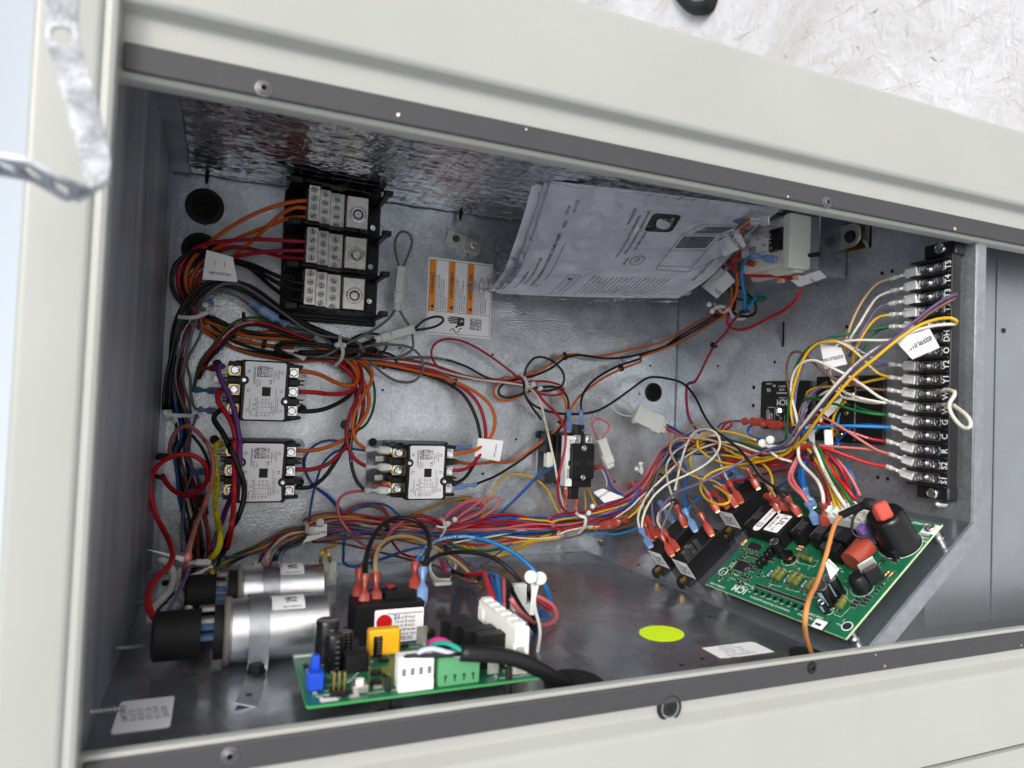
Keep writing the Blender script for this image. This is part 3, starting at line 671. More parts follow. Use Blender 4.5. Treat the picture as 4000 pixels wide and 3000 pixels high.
# ================================================================== warning label
t = thing('warning_label', 'white and orange electric shock warning label in three languages on the back panel', 'label', BACK(21.28, 10.3, .012))
LW, LH = 6.65, 7.5
lb = part('sticker', G().prism(rrect(LW, LH, .12), 0, .012), M['white'], t)
o = G(); k = G()
top, cut = LH/2-.22, -1.45
for i, x in enumerate((-2.85,-.9,1.05)):
    o.box((x, (top+cut)/2, .016), (.62, top-cut, .006))
for a, b, c_, d in ((-3.18,-3.55,3.18,-3.55),(-3.18,3.55,3.18,3.55),(-3.18,-3.55,-3.18,3.55),(3.18,-3.55,3.18,3.55),(-3.18,cut,3.18,cut),(-1.25,cut,-1.25,3.55),(.7,cut,.7,3.55)):
    bar(k, a, b, c_, d, .035, .022)
for i, (s, sz) in enumerate((('WARNING',.55),('AVERTISSEMENT',.47),('ADVERTENCIA',.5))):
    x = (-2.85,-.9,1.05)[i]; k.text(s, sz, x, 1.25, .026, 90, sx=.78)
    k.add([(x+.2,-1.2,.026),(x+.2,-.8,.026),(x-.2,-1.0,.026)], [(0,1,2)])
    k.add([(x+.14,-1.11,.027),(x+.14,-.89,.027),(x-.10,-1.0,.027)], [(0,1,2)]) if 0 else None
L3 = (('RISK OF ELECTRIC SHOCK. CAN CAUSE INJURY','OR DEATH: DISCONNET ALL REMOTE ELECTRIC','POWER SUPPLIES BEFORE SERVICING. THIS','COMPARTMENT MUST BE CLOSED EXCEPT','WHEN SERVICING.'),
      ('DANGER DE CHOC ELECTRIQUE OU DE MORT.','COUPEZ TOUT LE COURANT AVANT TOUT','ENTRETIEN OU  REPARATION. LE','COMPARTIMENT DOIT RESTER FERME SAUF','PENDANT LENTRETIEN.'),
      ('PELIGRO DE CHOQUE ELECTRICO O MUERTE.','DESCONECTE TODAS LAS FUENTES DE','ENERGIA ELECTRICA ANTES DE REALIZAR','MANTENIMIENTO O SERVICIO.','CERRADO EXCEPTO AL HACER SERVICIO','DE MANTENIMIENTO.'))
for i, ls in enumerate(L3):
    for j, s in enumerate(ls): k.text(s, .205, (-2.42,-.47,1.5)[i] + .235*j, cut+.12, .022, 90, align='LEFT', sx=.78)
# hand with lightning, frayed cable
k.prism([(-.1,-1.85),(.35,-1.85),(.55,-1.95),(.55,-2.65),(.1,-2.75),(-.2,-2.6)], .02, .024)
for y, l in ((-1.9,1.0),(-2.08,1.15),(-2.26,1.1),(-2.44,.95)): k.prism([(-.1,y-.07),(-l-.0,y-.06),(-l-.06,y),(-l,y+.06),(-.1,y+.07)], .02, .024)
k.prism([(.1,-2.65),(-.25,-2.95),(-.4,-2.88),(-.1,-2.55)], .02, .024)
k.tube(spline([(-.95,-3.3,.022),(-.6,-3.0,.022),(-.35,-3.35,.022),(0,-3.3,.022),(.1,-2.95,.022),(.3,-2.95,.022)], .1), .05, 4)
o2 = G().prism([(-.05,-2.2),(.3,-2.35),(.25,-2.15),(.6,-2.35),(.2,-2.05),(.25,-2.25)], .0245, .026)
matrix_code(k, 1.75, -2.4, 1.15, 22, .022, seed=9)
k.text('0140M00129-D', .16, 2.98, 2.3, .022, 90)
part('orange_bands', o, M['orangep'], lb); part('printing', k, M['ink'], lb); part('bolt_mark', o2, M['white'], lb)
# ================================================================== grommets and black screws poking in
def grommet(x, y, r, label, split=False, sx=1):
    t = thing('rubber_grommet', label, 'grommet', BACK(x, y, 0), group='black grommets in the back panel')
    part('rim', G().lathe([(r,0),(r,.14),(r*.93,.2),(r*.72,.2),(r*.70,.05)], n=36), M['rubber'], t)
    part('membrane', G().lathe([(r*.71,.05),(r*.1,.03),(0,.03)], n=24), M['ink'] , t)
    if split:
        g = G()
        for a in range(8): g.box((r*.4*cos(a*pi/4), r*.4*sin(a*pi/4), .07), (r*.5, .05, .03), T=None) if 0 else bar(g, r*.1*cos(a*pi/4), r*.1*sin(a*pi/4), r*.65*cos(a*pi/4), r*.65*sin(a*pi/4), .05, .08)
        part('spoke', g, M['blackm'], t)
grommet(-2.0, 16.0, 1.55, 'large empty black grommet at the top left of the back panel')
grommet(-2.15, 12.2, 1.5, 'large black grommet half hidden behind the orange and red cables')
grommet(44.2, 2.05, 1.05, 'small star split black grommet near the corner with the right wall', True)
for k_, u, v, u2, v2, lab in (('Z2',408,250,405,425,'black pointed screw sticking in above the empty grommet'),('Y1',590,390,583,515,'black pointed screw sticking in above the ground lug')):
    a = near(k_, u, v, .6); a.y = 19.0; b = atz(k_, u2, v2, 1.0); a = V((b.x, 19.1, 1.0))
    g = G(); d = (b-a); n = 14
    prof = [(.17,0)]
    for i in range(n): prof += [(.19*(1-.5*max(0,i-9)/5), d.length*(i+.2)/n), (.13*(1-.5*max(0,i-9)/5), d.length*(i+.7)/n)]
    prof += [(0, d.length)]
    solo('sheet_metal_screw', G().lathe(prof, a, d.normalized(), n=10), M['blackm'], lab, 'screw', group='black screws poking through the foil side')
# ================================================================== two pole contactor, centre right
t = thing('small_contactor', 'black two pole contactor with a long white side label, right of centre', 'contactor', BACK(32.7, -5.2, 0))
q = lambda u, v, z: atz('K1', u, v, z) - V((32.7, -5.2, 0))
g = G(); g.box((.2,0,.08),(5.2,5.4,.12)); part('base_plate', g, M['galv_smooth'], t)
g = G(); g.box((-.1,0,1.4),(2.9,5.0,2.7),.08); g.box((0.05,0,3.6),(2.9,5.15,2.0),.08); g.box((.2,0.0,4.8),(2.5,3.4,.6),.06)
g.box((.1,2.9,3.6),(.85,1.3,1.9),.06); g.box((-.25,-3.0,3.4),(1.0,1.5,1.9),.06)
g.box((-2.0,1.5,1.2),(.9,2.0,1.8),.1); part('housing', g, M['black'], t)
g = G().box((-1.42,0,4.1),(.06,4.9,1.0)); g.box((-1.08,0,4.62),(.68,4.9,.05),.02)
lb = part('side_label', g, M['white'], t)
g = G(); 
for i in range(9): g.text('HARTLAND CONTROLS ROCK FALLS'[:20-i], .12, -1.3+.07*i, -1.2, 4.66, 90, sx=.7) if i < 7 else None
g.text('UL  CE', .4, -1.0, 1.5, 4.66, 90); g.box((-1.0,-.2,4.65),(.4,.5,.01)); part('printing', g, M['ink'], lb)
for x in (-.42, .92):
    l = part('lug', G().box((x,2.15,4.5),(.72,.8,.8),.03), M['lug'], t); part('lug_screw', screw_head(G(), (x,2.15,4.9), .29, 0, 'slot', 18, rot=35, h=.1), M['zinc'], l)
    part('recess', G().box((x+.1,-.15,5.1),(.6,.45,.02)), M['ink'], t)
    part('recess_rib', G().box((x+.1,-.15,5.12),(.4,.4,.03),.01), M['blackm'], t)
    part('terminal_screw', screw_head(G(), (x-.3 if x<0 else x-.45,-2.2,4.35), .3, 0, 'x', 16, rot=20, h=.14), M['zinc'], t)
for y in (1.3,-1.55): part('cover_screw', screw_head(G().cyl((.25,y,5.05),(.25,y,5.12),.28,n=16), (.25,y,5.12), .19, 0, 'x', 14, h=.08), M['zinc'], t)
g = G().lathe([(.42,.1),(.42,.4),(.3,.5),(0,.45)], (-2.3,2.3,0), n=18); part('mounting_screw', g, M['blackm'], t)
g = G().box((-2.0,-.1,1.9),(.7,1.5,.9),.06); part('coil_cover', g, M['whitep'], t)
# ================================================================== green bonding screw on the back panel, threaded studs
g = G().lathe([(.42,0),(.42,.3),(.34,.45),(.15,.45),(.14,.3)], n=16); p = atz('Z3', 1555, 895, .1)
solo('green_screw', g, flat_mat('green_bonding_screw', (.01,.10,.04), .35), 'green bonding screw half behind the orange and red cables', 'screw', BACK(p.x, p.y))
def stud(a, b, r, label, group='threaded screw tips poking into the box'):
    a, b = V(a), V(b); L = (b-a).length; n = max(4, int(L/.16)); prof = []
    for i in range(n): prof += [(r, L*(i+.1)/n), (r*.72, L*(i+.6)/n)]
    prof += [(r*.3, L)]
    return solo('screw_tip', G().lathe([(r*.8,0)] + prof, a, (b-a).normalized(), n=10), M['dullsteel'], label, 'screw', group=group)
p = near('V4',730,1030); stud((-4.5,-13.9,p.z), (-2.6,-13.9,p.z), .13, 'bright screw tip just left of the front capacitor strap, above the white label')
p = near('V4',620,1505); stud((-4.5,-13.9,30.2), (-3.1,-13.9,30.2), .13, 'lowest bright screw tip at the bottom left edge of the opening')
p = aty('V4',905,597,-14); stud((-4.5,-13.9,p.z), (-2.5,-13.9,p.z), .15, 'screw tip behind the thick red cable beside the black boot')
p = aty('V4',985,405,-14); stud((-4.5,-13.9,p.z), (-2.9,-13.9,p.z), .15, 'screw tip in the far bottom left corner')
a = atz('W4',540,1310,.1); stud(a, a+V((.2,-.1,1.0)), .15, 'stubby screw tip on the back panel under the bundle, nearer the corner')
a = atz('W4',220,1400,.1); stud(a, a+V((.2,-.1,.9)), .14, 'stubby screw tip low on the back panel just above the floor seam')
a = near('R3',2080,90,.0); stud(a, a+V((-1.1,.05,.1)), .24, 'screw tip poking out of the right wall above the tall coil')
a = atz('W3',455,730,.1); stud(a, a+V((.1,-.1,.9)), .2, 'screw tip behind the tan and brown wires near the floor seam')
# ================================================================== low voltage terminal strip on the right wall
SX = 47.2
t = thing('terminal_strip', 'long black screw terminal strip lettered T5 to S1 on the right wall', 'terminal strip', RIGHT(31.1, 3.6))
# local x = panel z - 31.1, local y = panel y - 3.6, local z = height off the wall
names = ['T5','T4','T3','T2','T1','DH','O','Y2','Y1','W2','W1','G','C','R','S2','S1']
pitch = .993; y0 = 7.32
g = G(); g.box((.1,0,.35),(2.6,16.0,.7),.05); g.box((.55,8.5,.55),(2.4,1.0,1.0),.1); g.box((.35,-8.5,.55),(2.4,1.0,1.0),.1)
part('base', g, M['black'], t)
g = G().box((1.3,0,.75),(.62,16.2,.9),.04); ls = part('letter_bar', g, M['black'], t)
tx = G()
for i, n_ in enumerate(names): tx.text(n_, .62, 1.3, y0 - pitch*i, 1.215, 90, sx=.9)
part('lettering', tx, M['inkw'], ls)
for i in range(17):
    y = y0 + pitch/2 - pitch*i
    part('barrier', G().box((.0,y,.85),(3.0,.13,.95),.03), M['black'], t)
sc1 = screw_head(G().lathe([(.34,0),(.34,.06)], n=14), (0,0,.06), .27, 0, 'x', 14, rot=20, h=.18).mesh('pan_screw', [M['zinc']])
sq = G().box((0,0,.03),(.72,.72,.06)); 
for a in (45,135): sq.box((0,0,.09),(.9,.07,.05), T=Matrix.Rotation(radians(a),4,'Z'))
screw_head(sq, (0,0,.08), .3, 0, 'x', 14, rot=10, h=.18); sq = sq.mesh('clamp_screw', [M['zinc']])
tm = G().box((0,0,0),(2.2,.72,.06),.02); tm.box((-1.3,0,0),(.6,.6,.05)); tm = tm.mesh('contact_plate', [M['steel']])
for i in range(16):
    y = y0 - pitch*i
    part('contact_plate', tm, None, t, (-.3, y, .72)); part('pan_screw', sc1, None, t, (-.55, y, .76)); part('clamp_screw', sq, None, t, (.42, y, .76))
for x, y in ((.65,8.55),(.45,-8.55)): part('mounting_screw', screw_head(G(), (x,y,1.06), .40, 0, 'slot', 18, rot=40, h=.2), M['zinc'], t)
# female quick connects pushed onto the left tabs (they belong to the wires; built with them)
def strip_pos(i, u=-1.55, h=.75):
    return V((SX - h, 3.6 + y0 - pitch*i, 31.1 + u))
# ================================================================== bare quick connect, along direction -> used by wires
def bare_terminal(p0, d, n, s=1.0):
    """crimp, neck and flat receptacle; p0 = wire entry, d = direction, n = face normal"""
    d = V(d).normalized(); n = V(n); n = (n - d*(n@d)).normalized(); w = n.cross(d)
    g = G(); T = Matrix((w, d, n)).transposed().to_4x4(); T.translation = V(p0)
    g.cyl((0,-.05*s,0),(0,.35*s,0),.17*s,n=10,T=T); g.cyl((0,.35*s,0),(0,.8*s,0),.13*s,.11*s,n=10,T=T)
    g.box((0,.95*s,-.02),(.2*s,.5*s,.06),.01,0,T); g.prism([(-.1*s,.9*s),(.1*s,.9*s),(.33*s,1.25*s),(-.33*s,1.25*s)],-.08,-.02,0,T)
    g.box((0,1.62*s,0),(.66*s,.85*s,.16*s),.05*s,0,T)
    for x in (-.24,.24): g.cyl((x*s,1.22*s,.07*s),(x*s,2.03*s,.07*s),.09*s,n=8,T=T)
    return g
def sleeve(p0, p1, n, r=.3, flag=False):
    """nylon insulated push-on: bell, neck, flat body, from wire entry p0 to tip p1"""
    p0, p1 = V(p0), V(p1); d = p1-p0; L = d.length; d.normalize(); n = V(n); n = n - d*(n@d); n = n.normalized() if n.length > 1e-4 else d.orthogonal().normalized(); w = n.cross(d)
    g = G(); S_ = [(0,1.0,1.0),(.07,1.02,1.02),(.22,.72,.72),(.30,.52,.50),(.42,.50,.48),(.50,.72,.55),(.56,1.02,.62),(.60,1.08,.62),(.86,1.08,.62),(.90,1.0,.58),(1.0,.98,.56)]
    N_ = 12; vs = []
    for t_, a, b in S_:
        e = 1.0 if t_ < .45 else .55
        for k in range(N_):
            c_, s_ = cos(2*pi*k/N_), sin(2*pi*k/N_)
            c_ = abs(c_)**e * (1 if c_ >= 0 else -1); s_ = abs(s_)**e * (1 if s_ >= 0 else -1)
            vs.append(p0 + d*(t_*L) + w*(c_*a*r) + n*(s_*b*r))
    fs = [(i*N_+k, i*N_+(k+1) % N_, (i+1)*N_+(k+1) % N_, (i+1)*N_+k) for i in range(len(S_)-1) for k in range(N_)]
    fs += [tuple(range(N_))[::-1], tuple(range((len(S_)-1)*N_, len(S_)*N_))]
    return g.add(vs, fs)
def sleeve_core(p0, p1, n, r=.3):
    p0, p1 = V(p0), V(p1); d = (p1-p0); L = d.length; d.normalize(); g = G()
    g.cyl(p0+d*L*.25, p0+d*L*.52, r*.40, n=8)
    n = V(n); n = (n-d*(n@d)).normalized(); w = n.cross(d); T = Matrix((w,d,n)).transposed().to_4x4(); T.translation = p0
    g.box((0,L*.78,0),(r*1.7,L*.36,r*.5),.02,0,T); g.box((0,L*1.0,0),(r*1.2,L*.14,r*.16),0,0,T)
    return g
# ================================================================== black control module and relay on the right wall
t = thing('delay_timer', 'square black timer module with white circuit print and a hex screw, on the right wall', 'timer module', RIGHT(16.9, .95))
g = G().prism(rrect(5.4, 4.4, .25), .1, .75); bd = part('body', g, M['black'], t)
k = G()
k.text('SA', .3, -1.05, 1.75, .76, 180); k.text('UL', .45, -1.75, 1.35, .76, 180); k.text('LR38320', .2, -1.7, 1.95, .76, 180)
for i, s in enumerate(('B13707-72','AP1708','BLP834A8X180')): k.text(s, .24, -.1, 1.7-.3*i, .76, 180, sx=.8)
k.text('ICM', .75, -.05, .25, .76, 180); k.text('CONTROLS', .16, 0, .68, .76, 180); k.text('LOAD', .28, -1.75, -.85, .76, 90)
k.text('1.0 AMP', .24, -1.25, -1.05, .76, 90, sx=.8); k.text('MAX', .24, -1.5, -1.0, .76, 90); k.text('Y2', .28, -.15, -1.15, .76, 180); k.text('Y1', .28, -1.7, -1.85, .76, 180); k.text('R2', .28, -.35, -1.9, .76, 180); k.text('R1', .28, 1.1, -1.85, .76, 180)
k.text('MADE IN USA', .2, .5, -2.08, .76, 180)
for a in ((-1.75,-.2,-.9,-.2),(-1.75,-.2,-1.75,-.5),(-1.75,-1.25,-1.75,-1.6),(-.9,-.2,-.9,-1.6),(-.9,-1.5,.3,-1.5),(.3,-1.5,.3,-.9),(-1.92,-.5,-1.58,-.5),(-1.92,-1.25,-1.58,-1.25),(-1.92,-.5,-1.92,-1.25),(-1.58,-.5,-1.58,-1.25)): bar(k, *a, .03, .76)
part('printing', k, M['inkw'], bd)
part('hex_screw', G().lathe([(.42,.75),(.42,.82)], (-.4,-.55,0), n=18).lathe([(.34,.82),(.34,1.0),(.28,1.06),(0,1.04)], (-.4,-.55,0), n=6), M['zinc'], t)
part('blade', G().box((-.55,-1.55,.8),(.6,.06,.12)).box((.2,-1.55,.8),(.3,.06,.12)), M['tin'], t)
t = thing('wall_relay', 'dark relay base with brass terminals behind the low voltage wires on the right wall', 'relay', RIGHT(23.6, .75))
g = G().box((0,0,.2),(6.6,5.4,.3),.04); part('mounting_plate', g, M['blackm'], t)
g = G().box((.6,.0,.9),(2.2,5.2,1.2),.08); part('body', g, M['black'], t)
for y in (-1.6,-2.1): part('brass_terminal', G().box((.2,y,1.6),(.9,.35,.12),.03).box((-.4,y,1.4),(.12,.3,.5)), M['brass'], t)
part('screw', screw_head(G(), (.9,-.35,1.5), .22, 0, 'slot'), M['brass'], t)
part('spade', G().box((1.2,1.0,1.5),(.9,.6,.3),.05).box((.2,.8,1.5),(.6,.5,.25),.05), M['tin'], t)
part('red_sleeve', sleeve((.1,2.2,1.6),(1.9,2.2,1.6),(0,0,1),.36), M['redins'], t)
# ================================================================== transformer
t = thing('transformer', 'control transformer with a milky plastic bobbin and steel core, top of the right wall', 'transformer', frame((47.2, 14.3, 18.5), (0,0,1), (0,1,0)))
# local: x = z-18.5, y = panel y-14.3, z = off wall
g = G()
for i in range(9): g.box((-.3,0,.3+.34*i),(6.2,5.6,.31),.02)
part('core', g, M['galv_side'], t)
g = G().box((3.55,0,1.6),(1.7,5.7,3.0),.08); part('end_bracket', g, M['galv_smooth'], t)
g = G().box((.15,.1,3.9),(5.6,4.1,2.4),.2); g.box((3.0,.0,4.0),(.9,4.5,2.5),.12); g.box((.15,-2.1,3.3),(5.4,.6,1.4),.15); part('bobbin', g, M['bobbin'], t)
lb = part('bobbin_label', G().prism([(-2.3,-.9),(1.0,-.9),(1.0,1.1),(-2.3,1.1)], 5.1, 5.14), M['white'], t)
k = G()
for i, s in enumerate(('208','240','480')): k.text(s, .24, -1.6+1.1*i, .85, 5.145, 0)
matrix_code(k, -1.0, -.1, .8, 16, 5.145, seed=3); k.text('UL', .4, .35, .2, 5.145); k.text('MADE IN PHILIPPINES', .15, .2, -.4, 5.145, sx=.7)
part('printing', k, M['ink'], lb)
fb = part('fuse_block', G().box((1.9,.3,5.2),(1.5,1.9,.5),.1), M['blackg'], t)
part('fuse_print', G().text('3.75', .3, 1.4, -.35, 5.46, 180).text('A', .3, 1.4, .1, 5.46, 180).text('M', .3, 1.4, .45, 5.46, 180).text('P', .3, 1.4, .8, 5.46, 180), M['inkw'], fb)
for x in (.6, 2.4): part('core_tab', G().box((x,-2.75,3.4),(.6,.35,.3)), bpy.data.materials.get('tan_bobbin_peg') or flat_mat('tan_bobbin_peg', lin((214,184,150)), .5), t)
part('slotted_foot', G().prism(rrect(3.4,1.9,.9), .2, .32, T=Matrix.Translation((4.6,.5,.5))), M['lug'], t)
part('brass_bracket', G().box((4.6,.4,.1),(3.2,2.1,.08),.02).box((2.9,-.9,1.2),(.1,.9,2.0)), M['brass'], t)
part('foot_screw', G().lathe([(.5,.3),(.5,.38)], (5.4,.4,.5), n=20).lathe([(.42,.38),(.42,.62),(.34,.7),(0,.66)], (5.4,.4,.5), n=6), M['blackm'], t)
part('weld_bead', G().tube([(2.7,-1.0,3.2),(3.5,-1.05,3.2),(4.4,-1.1,3.0)], [.28,.17,.22], 10), M['blackg'], t)
for y in (1.75, 1.25): part('blade_tab', G().box((-.3,y,5.3),(.9,.06,.5)), M['tin'], t)
# ================================================================== run capacitors lying on the floor side
def capacitor(x0, x1, zc, label, r=1.82, boot=(-2.77,-.37), foot=True):
    # boots and cans lie along panel x, axis at height r above the floor
    t = thing('capacitor', label, 'capacitor', FLOOR(x0, zc), group='silver run capacitors with black rubber boots')
    L = x1 - x0; A = (1,0,0); c = (0,0,r)     # local: x along, y = -z panel, z up from floor
    part('can', G().lathe([(r-.05,.0),(r,.08),(r,.22),(r-.1,.30),(r-.1,L-.15),(r-.25,L),(0,L)], c, A, 36), M['alu'], t)
    part('rim', G().lathe([(0,-.12),(r-.02,-.12),(r+.07,-.02),(r+.07,.14),(r,.2)], c, A, 36), flat_mat('rolled_rim', (.20,.18,.16), .35) if 'rolled_rim' not in bpy.data.materials else bpy.data.materials['rolled_rim'], t)
    part('insulating_disc', G().lathe([(0,-.62),(r*.8,-.62),(r*.8,-.1)], c, A, 28), M['blackm'], t)
    b0, b1 = boot[0]-x0, boot[1]-x0
    part('rubber_boot', G().lathe([(0,b0),(1.15,b0),(1.32,b0+.15),(1.33,b1-.1),(1.36,b1),(1.2,b1)], (0,0,r), A, 28), M['rubber'], t)
    for y, z, m_ in ((.65,.75,'steel'),(.1,.25,'steel'),(-.1,-.05,'blueins'),(-.5,-.5,'blueins')):
        part('spade' if m_ == 'steel' else 'blue_sleeve', G().box((b1+.3,y+.15,r+z+.35),(.85,.5,.30),.05), M[m_], t)
    # printed label on the can
    g = G(); n = 10
    a0, a1 = radians(48), radians(100); vs = []
    for i in range(n+1):
        a = a0 + (a1-a0)*i/n
        for x in (L*.42, L*.74): vs.append((x, -(r-.08)*cos(a)*1.0, r + (r-.08)*sin(a)))
    g.add(vs, [(2*i, 2*i+1, 2*i+3, 2*i+2) for i in range(n)])
    lb = part('label', g, M['white'], t)
    k = G(); f = lambda s, a: V((L*.6 + s, -(r-.07)*cos(radians(a)), r+(r-.07)*sin(radians(a))))
    cyl_f = lambda x, y: f(x, 74 + y*27)
    k.text('CA370-1/VB', .2, .1, -.75, f=cyl_f, rot=180); k.text('001-90', .2, .1, .75, f=cyl_f, rot=180)
    rr = random.Random(5)
    for i in range(14):
        for j in range(12):
            if rr.random() < .5: k.add([cyl_f(-.3+i*.05+a, -.33+j*.055+b) for a, b in ((0,0),(.05,0),(.05,.055),(0,.055))], [(0,1,2,3)])
    part('printing', k, M['ink'], lb)
    return t
capacitor(.91, 6.5, 22.6, 'nearer silver capacitor strapped to the floor of the box')
capacitor(1.75, 7.3, 14.6, 'farther silver capacitor lying behind the first one', boot=(-1.5,.35))
# each held by a zinc strap over the can
def strap(x, zc, r, label, zf, w=1.05):
    t = thing('capacitor_strap', label, 'strap', FLOOR(x, zc), group='zinc straps over the capacitors')
    pts = [(0,-(r+1.1),.1),(0,-(r+.2),.1),(0,-(r+.06),.3)] if 0 else []
    for i in range(15):
        a = pi - pi*1.12*i/14 + .35 if 0 else radians(150 - 215*i/14)
        pts.append((0, -(r+.05)*cos(a)*-1, r + (r+.05)*sin(a)))
    pts = [V((0, (r+.06)*cos(radians(a)), r + (r+.06)*sin(radians(a)))) for a in range(120, -1, -12)]  # far side over the top...
    near_side = [V((0, -(r+.06)*cos(radians(a)), r + (r+.06)*sin(radians(a)))) for a in range(60, -36, -10)]
    path = [V((0,(r+.06),.12)), V((0,(r+.06),r))] + [V((0,(r+.06)*cos(radians(a)), r+(r+.06)*sin(radians(a)))) for a in range(10,180,10)] + [V((0,-(r+.06),r*.75)), V((0,-(r+.06),r*.3)), V((-.05,-(r+.2),.16)), V((-.35,-zf*.55-r*.45,.1)), V((-.75,-zf,.1))]
    part('band', G().tube(spline(path, .25), .1, flat=(w,.07), up=(0,0,-1) if 0 else (0,1,0)), M['galv_strap'], t)
    part('slot', G().prism(rrect(.6,.24,.12), .17, .18, T=Matrix.Translation((-.7,-zf+1.1,0))), M['ink'], t)
    part('bolt', G().lathe([(.42,.15),(.42,.45),(.34,.52),(0,.5)], (-.1,-(r+.35),.1), n=6).lathe([(.5,.1),(.5,.2)], (-.1,-(r+.35),.05), n=16), M['blackm'], t)
strap(2.6, 22.6, 1.82, 'zinc strap bolted over the nearer capacitor, its long slotted foot pointing out', 6.2)
strap(3.75, 14.6, 1.82, 'zinc strap over the farther capacitor', 2.6)
# ================================================================== isolation relay on the floor
t = thing('isolation_relay', 'black relay with a 10135604 label and round red sticker behind the small green board', 'relay', FLOOR(10.35, 21.0))
g = G().box((0,0,1.3),(4.35,2.6,2.55),.08); g.box((0,0,.12),(5.6,1.2,.2),.08); g.cyl((2.75,0,0),(2.75,0,.25),.55,n=20); g.cyl((-2.75,0,0),(-2.75,0,.25),.55,n=20); g.box((.9,.4,2.75),(2.0,1.2,.5),.06); g.cyl((.35,.5,2.6),(.35,.5,3.15),.36,n=18); g.cyl((-.55,.5,2.6),(-.55,.5,3.05),.3,n=18)
part('body', g, M['black'], t, angle=30)
part('red_button', G().lathe([(.3,3.15),(.3,3.2),(0,3.2)], (.35,.5,0), n=18), M['redb'], t)
for x in (-2.75,2.75): part('brass_screw', G().lathe([(.28,.25),(.28,.45),(.2,.5),(0,.45)], (x,0,0), n=6), M['brass'], t)
T = Matrix.Translation((.55,-1.31,1.2)) @ Matrix.Rotation(radians(90),4,'X')
lb = part('label', G().prism(rrect(3.1,2.05,.12), 0, .02, T=T), M['white'], t)
k = G(); 
for i, (s, z) in enumerate((('10135604',.34),('COIL  24 VAC   50/60',.2),('3/4A Res @ 277VAC',.2),('125VA @ 120 VAC',.2),('250VA @ 250 VAC',.2),('277VA @ 277 VAC',.2),('HARTLAND CONTROLS ROCK FALLS IL',.16))):
    k.text(s, z, .35, -.8+.255*i, .03, 180, T=T, sx=.8)
part('printing', k, M['ink'], lb)
part('red_dot', G().lathe([(.48,.0),(.48,.05),(0,.06)], (-.4,-1.33,1.45), (0,-1,0), n=28), M['redb'], lb)
part('pen_number', G().text('12', .45, -.15, .52, .03, 180, T=T), M['blueink'], lb)
# ================================================================== stickers on the floor
def floor_quad(k, pts, name, mt, label, cat):
    P = [near(k, u, v, .02, only='F') for u, v in pts]; c = sum(P, V())/len(P)
    g = G(); g.add([p - c for p in P] + [p - c - V((0,.012,0)) for p in P], [tuple(range(len(P))), tuple(range(len(P),2*len(P)))[::-1]] + [(i, len(P)+i, len(P)+(i+1) % len(P), (i+1) % len(P)) for i in range(len(P))])
    return g, c
ring = [(125+131*cos(a)+ -4*sin(a), 257 + 45*sin(a) + 9*cos(a)) for a in [2*pi*i/32 for i in range(32)]]
g, c = floor_quad('V6', ring, '', None, '', '')
solo('round_sticker', g, M['neon'], 'neon yellow green oval sticker lying flat on the floor side', 'sticker', frame(c))
t = thing('serial_sticker', 'white sticker with a torn upper edge near the bottom gasket, right of the neon oval', 'sticker', FLOOR(31.3, 29.3, -15.08))
pl = [(-2.1,-1.0),(2.05,-1.05),(2.25,.9),(1.2,1.05),(.9,.95),(.5,1.08),(-.3,1.0),(-.7,.9),(-1.2,1.02),(-2.0,.98)]
pl = [(-2.05,.95),(-2.1,-.9),(-1.5,-1.0),(-1.2,-.92),(-.8,-1.02),(2.1,-1.0),(2.15,.75),(1.9,1.0)]
lb = part('sheet', G().prism(pl, .0, .012), M['white'], t)
k = G(); 
for i, s in enumerate(('Control Panel','Model:   0272L01604','Serial:   E280  JCSL5','WO#:        E417  3E','ALC20:2025001/2.9W_001')): k.text(s, .26, -.3, .7-.35*i, .016, 180, sx=.8)
part('printing', k, M['inkg'], lb)
t = thing('spec_sticker', 'white printed sticker at the bottom left corner of the floor, left of the strap foot', 'sticker', FLOOR(-2.55, 28.2, -15.08, 0))
lb = part('sheet', G().prism(rrect(2.35,3.5,.2), 0, .012), M['white'], t)
k = G()
for i, s in enumerate(('SAMPTSV','EE LG CD','HE DE OC','ECTL CLK','OP 2 TB 4F','ZEHDESSL')): k.text(s, .34, -.85+.34*i, 0, .016, 100, sx=.9)
part('printing', k, M['inkg'], lb)
# black oval grommets on the floor side
for x, z, r, lab in ((18.6,31.0,1.65,'wide black split grommet beside the small board where the black cable enters'),(35.0,31.4,1.05,'black grommet by the bottom rail where the orange wire enters')):
    t = thing('floor_grommet', lab, 'grommet', FLOOR(x, z), group='black grommets in the floor side')
    part('rim', G().lathe([(r,0),(r,.16),(r*.92,.24),(r*.75,.2),(r*.2,.14),(0,.14)], n=30), M['rubber'], t)
    g = G()
    for a in range(6): bar(g, r*.1*cos(a*pi/3+.3), r*.1*sin(a*pi/3+.3), r*.7*cos(a*pi/3+.3), r*.7*sin(a*pi/3+.3), .05, .215)
    part('slit', g, M['ink'], t)
for x, z, r in ((-3.0,3.5,.55),(.4,3.7,.7)):
    g = G().lathe([(r,0),(r,.14),(r*.7,.16),(0,.1)], n=20)
    solo('floor_plug', g, M['rubber'], 'small black plug in the floor in the far left corner, '+('left of the wires' if x < 0 else 'half under the wires'), 'grommet', FLOOR(x, z))
# ================================================================== small green control board near the lip
BY = -14.05
t = thing('thermostat_board', 'small green circuit board with white and green terminal blocks by the bottom rail', 'circuit board', FLOOR(10.3, 28.9, BY))
